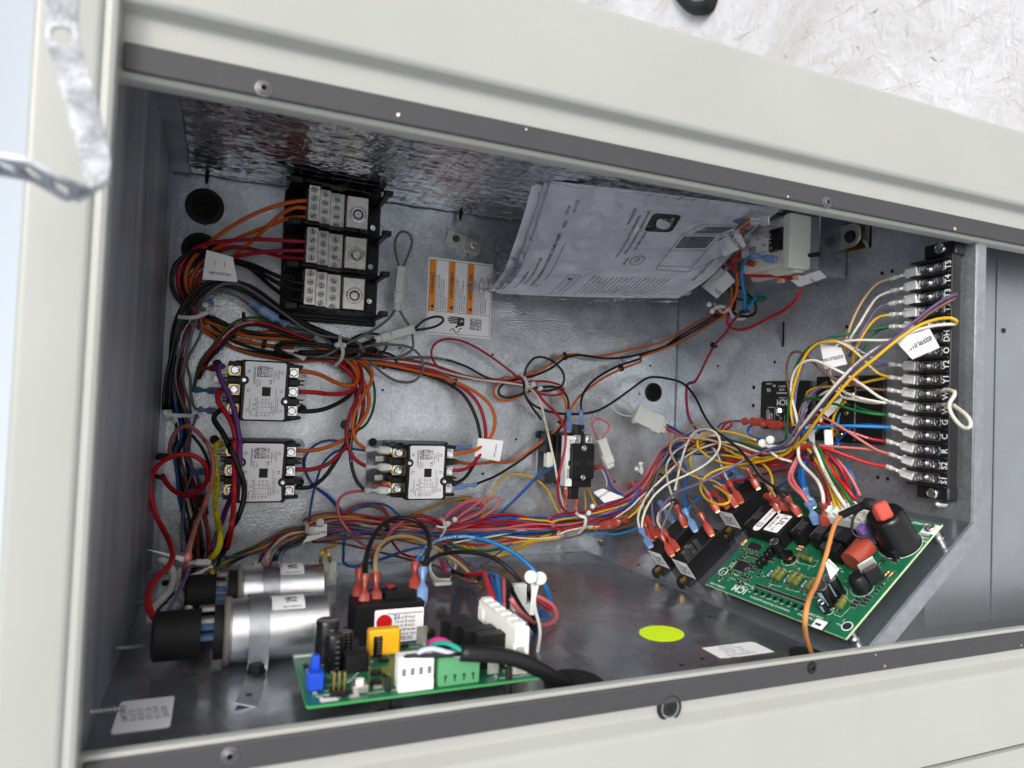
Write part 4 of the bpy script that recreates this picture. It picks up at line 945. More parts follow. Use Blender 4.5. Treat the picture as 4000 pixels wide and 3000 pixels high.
# local x = panel x-10.3, local y = -(z-28.9), z = up
def b2(k, u, v, h=.16):
    p = aty(k, u, v, BY+h); return (p.x-10.3, -(p.z-28.9))
part('board', G().prism(rrect(12.1,6.9,.2), 0, .15), [M['pcb']], t)
part('board_edge', G().prism([(a*1.001, b*1.002) for a, b in rrect(12.1,6.9,.2)], .02, .12), flat_mat('bright_board_edge', lin((70,150,84)), .5), t)
def ecap(par, x, y, r, h, mt='blackg', name='electrolytic_capacitor'):
    c = part(name, G().lathe([(r*.96,0),(r,.1),(r*.95,.2),(r,.28),(r,h-.12),(r*.92,h)], (x,y,.15), n=22), M[mt], par)
    part('can_top', G().lathe([(r*.92,h+.005),(r*.84,h+.03),(r*.78,h+.01),(0,h+.01)], (x,y,.15), n=18), M['steel'], c)
    g = G(); 
    for i in range(6): g.text('40V', .14, 0, 0, f=lambda a, b, i=i: V((x-(r+.01)*sin((a)/r-.2), y-(r+.01)*cos(a/r-.2), .35+h*.15*i+b)), rot=0)
    part('can_print', g, M['inkg'], c)
    return c
for k_, u, v, r, h in (('B1',600,960,.62,2.3),('B1',710,1040,.50,1.8),('B1',890,800,.38,1.2),('B1',1370,830,.30,1.1)):
    x, y = b2(k_, u, v); ecap(t, x, y+.2, r, h)
x, y = b2('B1',430,1350); part('slide_switch', G().box((x,y+.35,.6),(.75,1.0,.8),.05).box((x+.05,y+.75,1.1),(.4,.45,1.0),.05), M['bluep'], t)
x, y = b2('B1',1055,1060); part('bridge_rectifier', G().prism(rrect(1.2,1.0,.15), .15, 1.0, T=Matrix.Translation((x,y+.4,0))).box((x,y+.7,1.3),(.3,.12,.6)), M['black'], t)
x, y = b2('B1',1450,800); part('film_capacitor', G().box((x+.05,y+.2,.85),(1.75,.75,1.4),.1), M['yellowp'], t)
for i in range(3):
    x, y = b2('B1', 705+80*i, 1440); part('header_pin', G().box((x,y+.1,.75),(.08,.08,1.1)).box((x,y+.32,.7),(.08,.08,1.1)), M['brass'], t)
    part('header_base', G().box((x,y+.2,.3),(.3,.5,.3),.03), M['black'], t)
x, y = b2('B1',1120,1400); part('push_button', G().box((x,y+.35,.35),(.75,.65,.35),.05), M['tin'], t); part('button_cap', G().cyl((x,y+.35,.5),(x,y+.35,.75),.2,n=16), M['whitep'], t)
# white five way and green four way terminal blocks
a, b = b2('Y3',860,1285), b2('Y3',1080,1285)
g = G(); cx = (a[0]+b[0])/2; w = 1.75; cy = -2.75
g.box((cx,cy,.95),(w,.85,1.6),.05); g.box((cx,cy-.25,.35),(w,.5,.5),.04)
wb = part('white_terminal_block', g, M['whitep'], t)
for i in range(4): part('wire_slot', G().box((cx-w/2+.25+.42*i,cy-.43,1.05),(.2,.02,.35)), M['inkg'], wb)
a, b = b2('Y3',1150,1260), b2('Y3',1430,1260); cx = (a[0]+b[0])/2; w = 2.15; cy = -2.75
gb = part('green_terminal_block', G().box((cx,cy,.85),(w,.95,1.4),.05).box((cx,cy+.1,1.5),(w,.6,.3),.05), M['greenterm'], t)
for i in range(4): part('wire_slot', G().prism([(-.09,.2),(.09,.2),(.03,.02),(.03,-.14),(-.03,-.14),(-.03,.02)],0,.02,T=Matrix.Translation((cx-w/2+.35+.48*i,cy-.485,.5)) @ Matrix.Rotation(radians(90),4,'X')), M['ink'], gb)
# four black relays and the tall white connector
for i in range(4):
    part('board_relay', G().box((2.55+.38*i,1.85-1.0*i,1.0),(1.8,.85,1.75),.04), M['black'], t)
g = G(); g.box((4.75,-.1,1.35),(.8,5.6,2.4),.06); g.box((4.35,2.2,1.2),(.12,.8,1.9),.02)
for i in range(6): g.box((4.75,2.3-.9*i,2.62),(.6,.6,.12),.03)
g.box((4.6,-2.6,.9),(.7,.6,1.5),.06); g.box((5.1,-1.2,2.3),(.5,1.6,.5),.08)
part('white_connector', g, M['whitep'], t)
for k_, u, v in (('B2',205,520),('B2',738,745)):
    x, y = b2(k_, u, v); part('quick_tab', G().box((x,y+.1,.75),(.62,.06,1.0),.01).cyl((x,y+.05,.95),(x,y+.15,.95),.1,n=10), M['tin'], t)
rr = random.Random(3)
g = G()
for i in range(80):
    x, y = rr.uniform(-5.6,5.6), rr.uniform(-3.1,3.0); a = rr.choice((0,90)); s = rr.choice((.12,.18,.26))
    g.box((x,y,.2),(s*(1.7 if a else 1),s*(1 if a else 1.7),.1),.01,rr.choice((0,1,1)))
part('surface_component', g, [M['black'], M['tin']], t, kind='stuff')
g = G()
for i in range(40): 
    x, y = rr.uniform(-5.6,5.6), rr.uniform(-3.2,3.0); bar(g, x, y, x+rr.uniform(.2,.8), y, .04, .155)
for x0, y0, x1, y1 in ((-5.6,-.2,-4.2,-.2),(-3.9,-1.4,-2.6,.6),(-4.6,-3.0,-3.8,-3.0),(-3.2,-2.9,-1.8,-2.9)): bar(g, x0, y0, x1, y1, .05, .156)
g.text('HighPowerHot', .3, 4.4, -3.05, .156, 0); g.box((-5.4,2.9,.157),(1.2,.4,.003)); g.box((-5.0,-3.05,.157),(.8,.45,.003)); g.box((-5.0,-2.5,.157),(1.0,.15,.003))
part('silkscreen', g, M['inkw'], t)
for k_, u, v in (('B1',1345,1100),('B1',1340,1240),('B1',1460,900)):
    x, y = b2(k_, u, v); part('chip', G().box((x,y,.25),(.5,.35,.2),.02), M['black'], t)
for u, v in ((780,1340),(1660,1250)):
    x, y = b2('Y3', u, v, 0); 
    part('standoff', G().lathe([(.5,-1.04),(.5,-.85),(.22,-.75),(.2,-.1),(.35,-.08),(.35,.0)], (x,y+.5,0), n=12).lathe([(.16,.15),(.16,.7),(.05,.85)], (x,y+.5,0), n=10), M['rubber'], t)
# ================================================================== relays on the slanted wall
def slant_relay(al, z, label):
    """al, z = low corner; body 4.3 up the slope, 2.35 along z, 2 high"""
    t = thing('plug_relay', label, 'relay', SLANT(al, z), group='black plug in relays on the slanted wall')
    # local x = z direction, y = up the slope, z = off the wall
    g = G(); g.box((1.2,2.15,1.0),(2.3,4.3,2.0),.07); g.box((1.2,2.15,.12),(1.9,6.0,.22),.08)
    for y in (-.55, 4.85): g.cyl((1.2,y,0),(1.2,y,.24),.75,n=8)
    part('housing', g, M['black'], t, angle=30)
    part('recess', G().box((1.2,1.3,1.995),(1.9,2.2,.03)), M['blackm'], t)
    T = frame((1.2,-.012,1.05), (1,0,0), (0,0,1))
    lb = part('label', G().prism(rrect(2.0,1.75,.05), 0, .012, T=T), M['white'], t)
    k = G()
    for i in range(5): bar(k, -.75+.12*i, -.7, -.75+.12*i, .72-.1*(i % 2), .035, .016)
    for i in range(3): bar(k, .62+.1*i, -.6, .62+.1*i, .5, .025, .016)
    matrix_code(k, .12, -.05, .85, 15, .016, seed=int(al*10))
    part('printing', G().add(k.v, k.f, 0, T), M['ink'], lb)
    for y in (-.62, 4.9):
        part('brass_screw', G().lathe([(.36,.2),(.34,.42)], (1.2,y,0), n=6).lathe([(.2,.42),(.18,.52),(.1,.5)], (1.2,y,0), n=6), M['brass'], t)
    for x, y in ((2.0,.5),(1.7,1.1),(2.0,1.3),(2.05,1.9)):
        g = G(); g.box((x,y,2.35),(.05,.42,.75),.01); g.box((x-.12,y,2.7),(.25,.4,.04)); part('blade', g, M['steel'], t)
    return t
r0 = slant_relay(1.5, 14.6, 'plug in relay nearest the opening with bare blades on top')
copy_tree(r0, SLANT(1.5, 10.9), 'plug in relay on the slope with a blue sleeve at its left corner', skip=('blade',))
copy_tree(r0, SLANT(7.9, 14.2), 'plug in relay higher up the slope, right above the big green board', skip=('blade',))
# ================================================================== big green defrost board on standoffs
t = thing('defrost_board', 'large green circuit board full of components on the slanted wall', 'circuit board', SLANT(0, 0, 1.0))
B = lambda k, u, v: (lambda P: (P[1], P[0]))(slant_hit(k, u, v, 1.15))
def slant_hit(k, u, v, h):
    p = CAM; d = ray(k, u, v); n = V((-SA, CA, 0)); q = V((36.6,-15.1,0)) + n*h
    p = CAM + d*(((q - CAM) @ n)/(d @ n)); w = p - V((36.6,-15.1,0)); return (w.x*CA + w.y*SA, p.z)
# local x = z, y = up slope, z = height above the board underside
x0, x1, y0, y1 = 19.4, 32.95, .85, 11.8
TB = .15
part('board', G().prism([(x0,y0),(x1,y0),(x1,y1),(x0,y1)], 0, TB), M['pcb'], t)
e = .02; part('board_edge', G().prism([(x0-e,y0-e),(x1+e,y0-e),(x1+e,y1+e),(x0-e,y1+e)], .015, TB-.012), M['pcbedge'], t)
def bbox(name, x, y, w, h, z, m, ch=.04, zz=0): return part(name, G().box((x,y,TB+zz+z/2),(w,h,z),ch), m, t)
for (a, b, c, d, z, nm) in ((19.35,21.3,6.5,9.3,1.3,'square_relay'),(21.6,23.45,6.35,9.0,1.35,'square_relay'),(24.0,24.95,7.0,8.9,1.25,'slim_relay'),(25.8,26.75,7.05,8.9,1.25,'slim_relay'),(27.4,28.85,6.25,7.1,1.3,'square_relay'),(27.1,28.95,7.35,8.7,1.3,'square_relay')):
    rl = bbox(nm, (a+b)/2, (c+d)/2, b-a, d-c, z, M['black'])
    k = G(); bar(k, a+.12, c+.15, a+.12, d-.3, .05, TB+z+.005)
    for i in range(3): k.text('PAN 12V 5A', .16, a+.35+.2*i, (c+d)/2, TB+z+.005, 90)
    part('top_print', k, M['inkg'], rl)
    if a == 19.35:
        lb = part('paper_strip', G().prism(rrect(.75,3.2,.34), TB+z+.006, TB+z+.03, T=Matrix.Translation((20.95,7.9,0))), M['white'], rl)
        k = G(); matrix_code(k, 20.95, 7.0, .5, 12, TB+z+.035, seed=2); k.text('1A02280 J25', .24, 20.95, 8.2, TB+z+.035, 90); k.prism([(20.75,9.1),(21.15,9.2),(20.9,9.3),(21.15,9.42),(20.75,9.3)], TB+z+.033, TB+z+.036); part('strip_print', k, M['ink'], lb)
        part('pink_mark', G().add([(20.8,7.35,TB+z+.034),(21.2,7.5,TB+z+.034),(20.8,7.8,TB+z+.034),(20.83,7.75,TB+z+.034),(21.13,7.52,TB+z+.034),(20.83,7.4,TB+z+.034)],[(0,1,4,5),(1,2,3,4)]), M['pinkink'], lb)
    if a == 21.6:
        lb = part('ul_label', G().prism(rrect(1.45,2.0,.1), TB+z+.006, TB+z+.02, T=Matrix.Translation((22.45,7.55,0))), M['white'], rl)
        k = G(); k.text('MH18632', .36, 22.0, 7.55, TB+z+.024, -90, sx=.95); k.text('UL', .85, 22.72, 7.75, TB+z+.024, -90); k.text('US', .34, 22.5, 6.85, TB+z+.024, -90); k.text('C', .34, 22.55, 8.4, TB+z+.024, -90)
        part('ul_print', k, M['ink'], lb)
# ignition coil
g = G().lathe([(1.38,0),(1.38,.25),(1.3,.4),(1.25,2.45),(1.2,2.6),(1.08,2.7),(.9,2.62),(0,2.62)], (31.4,9.3,TB), n=44); part('coil', g, M['blackg'], t)
part('coil_ring', G().tube([(31.4+1.44*cos(a*pi/24), 9.3+1.44*sin(a*pi/24), TB+.01) for a in range(49)], .02, 4), M['inkw'], t)
# red film capacitor (rounded block)
g = G().prism([(cos(a)*.75*(1 if abs(cos(a))<.7 else 1), sin(a)*.72) for a in [2*pi*i/24 for i in range(24)]], -.9, .9, T=frame((30.1,7.0,TB+.85),(1,0,0),(0,0,1)))
part('film_capacitor', g, M['brown'], t, angle=30)
def ecap2(k, u, v, r, h, stripe=True):
    x, y = B(k, u, v); y += r*.55
    c = part('electrolytic_capacitor', G().lathe([(r*.96,0),(r,.08),(r*.95,.16),(r,.22),(r,h-.1),(r*.93,h)], (x,y,TB), n=24), M['blackg'], t)
    part('can_top', G().lathe([(r*.93,h+.005),(r*.84,h+.03),(r*.78,h+.01),(0,h+.01)], (x,y,TB), n=20), M['steel'], c)
    if stripe:
        g = G(); vs = [(x+(r+.006)*sin(a), y-(r+.006)*cos(a), TB+z) for a in (-.1,.25,.6) for z in (.25,h-.1)]; g.add(vs, [(0,2,3,1),(2,4,5,3)]); part('polarity_stripe', g, flat_mat('grey_stripe', lin((140,165,190)), .4) if 'grey_stripe' not in bpy.data.materials else bpy.data.materials['grey_stripe'], c)
ecap2('R2',1230,970,.42,1.4,False); ecap2('R4',1950,560,.48,1.5); ecap2('R4',1830,690,.48,1.5); ecap2('R4',1790,800,.26,.9)
x, y = B('R5',740,560); part('inductor', G().lathe([(.62,0),(.6,.5),(.55,1.0),(.42,1.15),(0,1.15)], (x,y+.3,TB), n=24), M['black'], t)
x, y = B('R2',1350,1050); part('small_coil', G().lathe([(.48,0),(.48,.15),(.3,.18),(.3,.45),(.46,.48),(.46,.6),(0,.6)], (x,y+.3,TB), n=20), M['blackg'], t)
part('copper_winding', G().lathe([(.32,.18),(.38,.25),(.38,.4),(.32,.46)], (x,y+.3,TB), n=20), M['copper'], t)
x, y = B('R5',960,480); T = frame((x-.1,y+.35,TB+.75),(.45,1,0),(0,0,1))
part('power_transistor', G().box((0,0,.12),(1.0,1.2,.35),.03,0,T), M['black'], t); part('transistor_tab', G().box((0,.25,-.1),(1.15,1.6,.08),.02,0,T), M['tin'], t)
x, y = B('R3',1300,980); part('diode', G().box((x,y,TB+.4),(.35,.5,.7),.04), M['black'], t)
# axial resistors
def axial(k, a, b, r, m, h=.3, name='resistor', bands=()):
    (ax, ay), (bx, by) = B(k, *a), B(k, *b); A, Bq = V((ax,ay,TB+h)), V((bx,by,TB+h)); d = (Bq-A).normalized(); L = (Bq-A).length
    g = G().lathe([(r*.6,0),(r,.08),(r,L*.22),(r*.9,L*.26),(r*.9,L*.74),(r,L*.78),(r,L-.08),(r*.6,L)], A, d, 14)
    o = part(name, g, m, t)
    for p, s in ((A,-1),(Bq,1)): 
        part('lead', G().tube(spline([p, p+d*s*.16+V((0,0,-.02)), p+d*s*.26+V((0,0,-h*.9))], .06), .035, 6), M['steel'], o)
    for f, m2 in bands:
        part('band', G().lathe([(r*.93,L*f-.04),(r*.98,L*f),(r*.93,L*f+.04)], A, d, 14), m2, o)
bk = ((.3, M['ink']),)
for a, b in (((1040,330),(1160,190)),((1110,360),(1235,210)),((1275,400),(1400,260)),((1355,435),(1480,290)),((1535,495),(1660,345)),((2000,770),(2110,610))):
    axial('R4', a, b, .27, M['olive'], .32, bands=((.75, M['ink']),))
axial('R2', (1560,985), (1790,1065), .24, M['olive'], .3, bands=((.3, M['ink']),(.2,M['copper'])))
M['bluer'] = mat('blue_resistor', lin((120,185,220)), .4)
for a, b in (((965,285),(1040,205)),((1005,290),(1080,205)),((1205,365),(1280,275)),((1240,370),(1315,285)),((1455,445),(1530,355)),((1490,450),(1565,360))):
    axial('R4', a, b, .11, M['bluer'], .16, bands=((.3,M['redb']),(.6,M['ink'])))
M['tanr'] = mat('tan_resistor', lin((205,160,115)), .4)
axial('R2', (600,790), (685,700), .12, M['tanr'], .16, bands=((.3,M['redb']),)); axial('R2', (1550,810), (1630,830), .1, M['tanr'], .16); axial('R2', (1510,850), (1590,870), .1, M['tanr'], .16)
axial('R5', (1110,350), (1170,290), .1, M['copper'], .16, 'glass_diode'); axial('R5', (1170,360), (1220,310), .1, M['copper'], .16, 'glass_diode'); axial('R5', (1050,160), (1110,110), .12, M['black'], .18, 'diode')
# chips and small transistors
for k, u, v, w, h, z in (('R2',590,1130,1.0,.95,.2),('R2',815,810,1.1,.55,.28)):
    x, y = B(k, u, v); c = bbox('chip', x, y, w, h, z, M['blackm'], .03)
    g = G()
    for i in range(7): g.box((x-w*.4+w*.8*i/6, y-h/2-.06, TB+.06),(.06,.14,.08)).box((x-w*.4+w*.8*i/6, y+h/2+.06, TB+.06),(.06,.14,.08))
    part('pins', g, M['tin'], c, kind='stuff')
for k, u, v in (('R2',930,1150),('R2',1000,1090),('R2',1060,1010),('R2',1110,950)):
    x, y = B(k, u, v); part('small_transistor', G().lathe([(.24,.25),(.24,.7),(.2,.75),(0,.75)], (x,y,TB), n=12).box((x,y-.05,TB+.12),(.3,.06,.25)), M['blackg'], t)
for i, (u, v) in enumerate(((795,490),(885,525),(975,555),(1065,590),(1155,625),(1255,660),(1355,695),(1460,735))):
    x, y = B('R4', u, v); bbox('smd_diode', x, y, .22, .3, .14, M['blackg'], .02)
g = G()
for i in range(24):
    x = 23.95 + 4.9*i/23; g.box((x,2.3,TB+.05),(.12,.2,.1),.01,0); g.box((x,2.16,TB+.045),(.13,.08,.09),0,1); g.box((x,2.44,TB+.045),(.13,.08,.09),0,1)
rr = random.Random(11)
def smd(x, y, rot):
    a, b = (.12,.22) if rot else (.22,.12)
    g.box((x,y,TB+.05),(a,b,.1),.01,0)
    for s in (-1,1): g.box((x+(0 if rot else s*.13), y+(s*.13 if rot else 0), TB+.045),((.13,.07) if rot else (.07,.13))+(.09,),0,1)
for cx, cy, nx_, ny_ in ((20.75,4.75,6,1),(22.5,4.9,5,1),(20.4,4.2,2,1),(22.6,4.2,2,2),(22.3,3.5,2,1),(22.1,2.6,3,1),(21.6,3.7,3,2),(32.2,3.7,2,3),(31.7,3.3,2,3),(32.5,4.9,1,3),(31.9,7.7,2,3),(23.4,5.7,2,1),(19.9,5.0,1,1)):
    for i in range(nx_):
        for j in range(ny_): smd(cx+.22*i, cy+.3*j, True)
for i in range(50): smd(rr.uniform(20,23.4), rr.uniform(1.6,5.6), rr.random() < .5)
part('surface_component', g, [M['blackm'], M['tin']], t, kind='stuff')
# silkscreen print
k = G(); Z = TB+.004
k.text('ICM', .85, 22.8, 1.45, Z, 180); k.text('CONTROLS', .16, 22.9, 1.85, Z, 180)
k.tube([(23.2+.9*cos(a), 1.75+.35*sin(a), Z) for a in [radians(200-150*i/12) for i in range(13)]], .025, 4)
k.text('Conforms to UL STDs 60730-1 and 60730-2-5', .24, 26.1, 1.22, Z, 180, sx=.85); k.text('BREAK TAB FOR TWO', .23, 29.7, 1.3, Z, 180, sx=.85); k.text('STAGE COMPRESSOR', .23, 29.7, 1.62, Z, 180, sx=.85)
k.text('ETL', .3, 19.95, 2.5, Z, 100); k.text('Intertek', .24, 20.0, 3.5, Z, 100); k.text('5018419', .2, 20.3, 3.4, Z, 100)
for r_ in (.42,.36): k.tube([(19.95+r_*cos(a*pi/12), 2.5+r_*sin(a*pi/12), Z) for a in range(25)], .018, 4)
k.text('MOUNT', .24, 32.5, 10.0, Z, 180); k.text('SCREW', .24, 32.5, 10.3, Z, 180); k.text('REQUIRED', .24, 32.2, 10.6, Z, 180); k.text('2nd SPEED', .3, 31.6, 11.5, Z, 180)
k.text('PCB1482-5B / 11E 1/25-13', .18, 21.8, 2.15, Z, 180, sx=.85); k.text('DS9446', .17, 21.4, 2.6, Z, 180); k.text('ICM2920-A17292', .24, 20.6, 1.1, Z, 180)
for i in range(8): k.text('DS%d' % (i+1), .16, 23.75+.65*i, 1.58, Z, 180)
for i in range(60): 
    x, y = rr.uniform(19.8,32.5), rr.uniform(1.5,6.2); k.text(rr.choice(('R12','C5','R39','Q4','D7','R22','C13')), .15, x, y, Z, rr.choice((180,90)))
def outline(pts): 
    for i in range(len(pts)): a, b = pts[i], pts[(i+1) % len(pts)]; bar(k, a[0], a[1], b[0], b[1], .025, Z)
for q in (((970,370),(1150,415),(1320,210),(1150,160)),((1210,440),(1400,490),(1570,290),(1400,240)),((1470,520),(1660,580),(1790,420),(1600,350)),((1905,810),(2010,850),(2200,650),(2100,600))):
    outline([B('R4',*p) for p in q])
outline([B('R2',*p) for p in ((1500,1050),(1790,1125),(1860,1030),(1560,960))])
for k_, u, v, r_ in (('R4',1950,540,.6),('R4',1830,680,.6),('R4',1800,790,.36),('R5',740,540,.75),('R2',1350,1040,.6)):
    x, y = B(k_, u, v); k.tube([(x+r_*cos(a*pi/12), y+.2+r_*sin(a*pi/12), Z) for a in range(25)], .015, 4)
part('silkscreen', k, M['inkw'], t, kind='stuff')
# break-off tab, holes, screws, standoffs
x, y = B('R5',150,1030); part('break_tab', G().box((x,y,TB+.02),(.85,.7,.04)), M['white'], t); part('tab_slot', G().box((x-.05,y-.05,TB+.045),(.45,.18,.01)).box((x+.55,y+.1,TB+.01),(.1,.9,.02)), M['ink'], t)
x, y = B('R5',550,1055); part('mounting_hole', G().lathe([(.3,.0),(.3,.02),(0,.02)], (x,y,TB), n=18), M['ink'], t)
part('hole_ring', G().lathe([(.38,.0),(.38,.012),(.3,.012)], (x,y,TB), n=18, cap=False), M['inkw'], t)
x, y = B('R3',1850,500); part('white_pad', G().box((x,y,TB+.01),(1.0,.9,.02)), M['white'], t); part('corner_screw', screw_head(G(), (x,y,TB+.02), .36, 0, 'x', 16, h=.2), M['zinc'], t)
x, y = B('R4',250,310); part('corner_rivet', G().lathe([(.22,0),(.2,.08),(0,.1)], (x,y,TB), n=14), M['steel'], t)
for x, y in ((32.7,1.5),(32.7,11.2),(20.2,1.6)): part('standoff', G().cyl((x,y,-1),(x,y,0),.28,n=14).cyl((x,y,-.6),(x,y,-.45),.4,n=14), M['steel'], t)
for x, y in ((32.2,11.0),(32.55,10.9)): part('pin', G().box((x-1.9+.3,y-.2,TB+.5),(.09,.09,1.0)), M['tin'], t)
for i, x in enumerate((24.6,25.3,26.1)): part('quick_tab', G().box((x,9.9,TB+.6),(.6,.07,1.0),.01), M['tin'], t)
# nine way white connector, purple fuse
g = G(); g.box((28.2,9.55,TB+1.0),(3.6,1.6,2.0),.1); 
for i in range(5):
    for j in range(2): g.lathe([(.40,1.6),(.40,2.35),(.30,2.35),(.30,2.0),(0,2.0)], (26.85+.68*i, 9.2+.72*j, TB), n=14)
wc = part('white_connector', g, M['whitep'], t)
fz = part('blade_fuse', G().box((29.9,8.75,TB+1.35),(.55,1.5,1.4),.08), mat('purple_fuse', lin((120,95,160)), .3, trans=.1), t); part('fuse_letter', G().text('E', .4, 29.9, 8.75, TB+2.06, 90), M['inkw'], fz)
# ================================================================== instruction manual in its bag
t = thing('bagged_manual', 'thick white instruction booklet in a crumpled clear plastic bag leaning at the top', 'booklet')
LE = spline([atz(*q) for q in (('Y1',880,1070,3.5),('Y1',1010,930,5.2),('Y1',1110,700,8),('Y1',1190,480,10.5),('Y1',1270,205,13))], .3)
RE = spline([atz(*q) for q in (('X1',310,965,10),('X1',560,800,12.3),('X1',790,560,15.2),('X1',960,400,18.3),('X1',1150,240,21.8))], .3)
def at(path, f):
    x = max(0, min(.9999, f))*(len(path)-1); i = int(x); return path[i].lerp(path[i+1], x-i)
def page(u, v, off=0.0):
    p = at(LE, v).lerp(at(RE, v), u); w = mn.noise(V((u*3, v*2.5, 1)))*.22 + .35*sin(pi*u)*(1-v)
    n = V((-.25, -.45, .86)); return p + n*(w + off)
def sheet_grid(off, u0, u1, v0, v1, nu, nv, wr=0.0, seed=0):
    g = G()
    for i in range(nu+1):
        for j in range(nv+1):
            u, v = u0+(u1-u0)*i/nu, v0+(v1-v0)*j/nv
            w = 0
            if wr:
                a = mn.noise(V((u*16+seed, v*5, seed))); b = mn.noise(V((u*5, v*14, seed+3)))
                w = wr*(abs(a)*.9 + abs(b)*1.2 + abs(mn.noise(V((u*30+v*20, v*8, 4))))*.35)
            g.v.append(page(u, v, off + w))
    g.f = [(i*(nv+1)+j, (i+1)*(nv+1)+j, (i+1)*(nv+1)+j+1, i*(nv+1)+j+1) for i in range(nu) for j in range(nv)]; g.m = [0]*len(g.f)
    return g
for k_ in range(5): part('page', sheet_grid(-.16*k_, -.012*k_*(k_ % 2+1), 1, .0+.004*k_, 1-.01*k_, 30, 22), M['paper'], t, angle=180)
pg = bpy.data.objects.get('page')
def pf(u, v): return page(u, v, .03)
UL, VL = 20.0, 17.0        # cm per unit
f = lambda x, y: pf(x/UL, y/VL)
k = G(); kg = G()
def line(s, sz, u, v, m=k, sx=.85, al='CENTER'): m.text(s, sz, u*UL, v*VL, 0, -90, f=f, sx=sx, align=al)
line('IOD-1070A', .42, .145, .83, kg); line('09/2024', .42, .115, .80, kg)
line('\u00a92024', .42, .125, .68); line('DAIKIN COMFORT TECHNOLOGIES MANUFACTURING', .46, .12, .35, sx=.75)
line('Our continuing commitment to quality products may mean a change in specifications', .22, .165, .34, sx=.8)
line('19001 Kermier Rd., Waller, TX 77484', .38, .08, .25, sx=.75); line('www.daikincomfort.com', .38, .05, .16, sx=.75)
for i, s in enumerate(('This forced air central unit design complies with','requirements embodied in The American National Standard','/ National Standard of Canada ANSI Z21.47-CSA-2.3 Gas-','fired central furnaces.')):
    line(s, .40, .51-.033*i, (.64,.64,.60,.78)[i], sx=.72)
line('ETL', .55, .555, .38); line('Intertek', .38, .505, .37)
for r_ in (.72,.6): k.add([f(.555*UL+r_*cos(a*pi/12)*q, .38*VL+r_*sin(a*pi/12)*q) for q in (1,.94) for a in range(24)], [(i, (i+1) % 24, 24+(i+1) % 24, 24+i) for i in range(24)])
for i in range(17): line(('DAMAGE, PROPERTY DAMAGE','SUPERVISION IN DOING SO','SPECIFIED AS A QUALIFIED','INSTALL AS OR LICENSED','MAINTENANCE OR REPAIR','SHOULD IN THIS MANUAL','LICENSED IN JURISDICTIONS','PROPERTY DAMAGE THAT','YOU ASSUME RESPONSIBILITY','SERVICE BE FULLY','FROM IMPROPER SERVICE')[i % 11], .27, .40+.025*i, .13, sx=.95)
k.prism([(.30*UL+a, b) for a, b in ((0,.3),(.9,.3),(.9,.38),(0,.38))], 0, 0) if 0 else None
def barf(m, x0, y0, x1, y1, w):
    d = V((x1-x0, y1-y0)).normalized() if 0 else None
    L = sqrt((x1-x0)**2+(y1-y0)**2); nx_, ny_ = -(y1-y0)/L*w/2, (x1-x0)/L*w/2; n = max(1, int(L/1.2)); vs = []
    for i in range(n+1):
        x, y = x0+(x1-x0)*i/n, y0+(y1-y0)*i/n; vs += [f(x-nx_, y-ny_), f(x+nx_, y+ny_)]
    m.add(vs, [(2*i, 2*i+2, 2*i+3, 2*i+1) for i in range(n)])
for a in ((5.3,.4,5.3,3.9),(6.6,.4,6.6,3.9),(5.3,.4,6.6,.4),(5.3,3.9,6.6,3.9)): barf(k, *a, .05)
line('DO NOT BYPASS SAFETY DEVICES', .26, .30, .135, sx=.8)
k.add([f(5.6,2.9), f(5.6,3.4), f(6.05,3.15)], [(0,1,2)])
# certified badge
k.add([f(11.2+a, 12.6+b) for a, b in rrect(2.6,3.0,.5)], [tuple(range(20))])
kw = G().text('AHRI CERTIFIED', .36, 11.9, 12.6, 0, -90, f=lambda x, y: page(x/UL, y/VL, .045), sx=.8).text('Unitary Small AC', .2, 11.3, 12.6, 0, -90, f=lambda x, y: page(x/UL, y/VL, .045))
# rooftop unit drawing
ox, oy = 13.6, 5.2
for a in ((0,0,0,5.6),(3.6,-.3,3.6,5.9),(0,0,3.6,-.3),(0,5.6,3.6,5.9),(0,2.8,3.6,2.9),(1.2,7.6,5.8,7.8),(0,5.6,1.2,7.6),(3.6,5.9,5.8,7.8),(5.8,7.8,5.8,2.2),(3.6,-.3,5.8,2.2),(0,.6,3.6,.4)): barf(kg, ox+a[0], oy+a[1], ox+a[2], oy+a[3], .07)
for poly in (((.3,3.2),(3.3,3.3),(3.3,5.4),(.3,5.3)),((.9,5.9),(3.4,6.1),(4.3,7.4),(1.7,7.2))): kg.add([f(ox+a, oy+b) for a, b in poly], [(0,1,2,3)])
for cx, cy in ((4.3,5.0),(5.2,6.5)): kg.add([f(ox+cx+.55*cos(a*pi/9), oy+cy+.75*sin(a*pi/9)) for a in range(18)], [tuple(range(18))])
line('PACKAGED UNIT', .5, .93, .30); line('LIGHT COMMERCIAL', .45, .965, .65); line('INSTALLATION', .45, .99, .75)
part('black_printing', k, M['ink'], t, angle=180); part('grey_printing', kg, M['inkg'], t, angle=180); part('badge_text', kw, M['inkw'], t, angle=180)
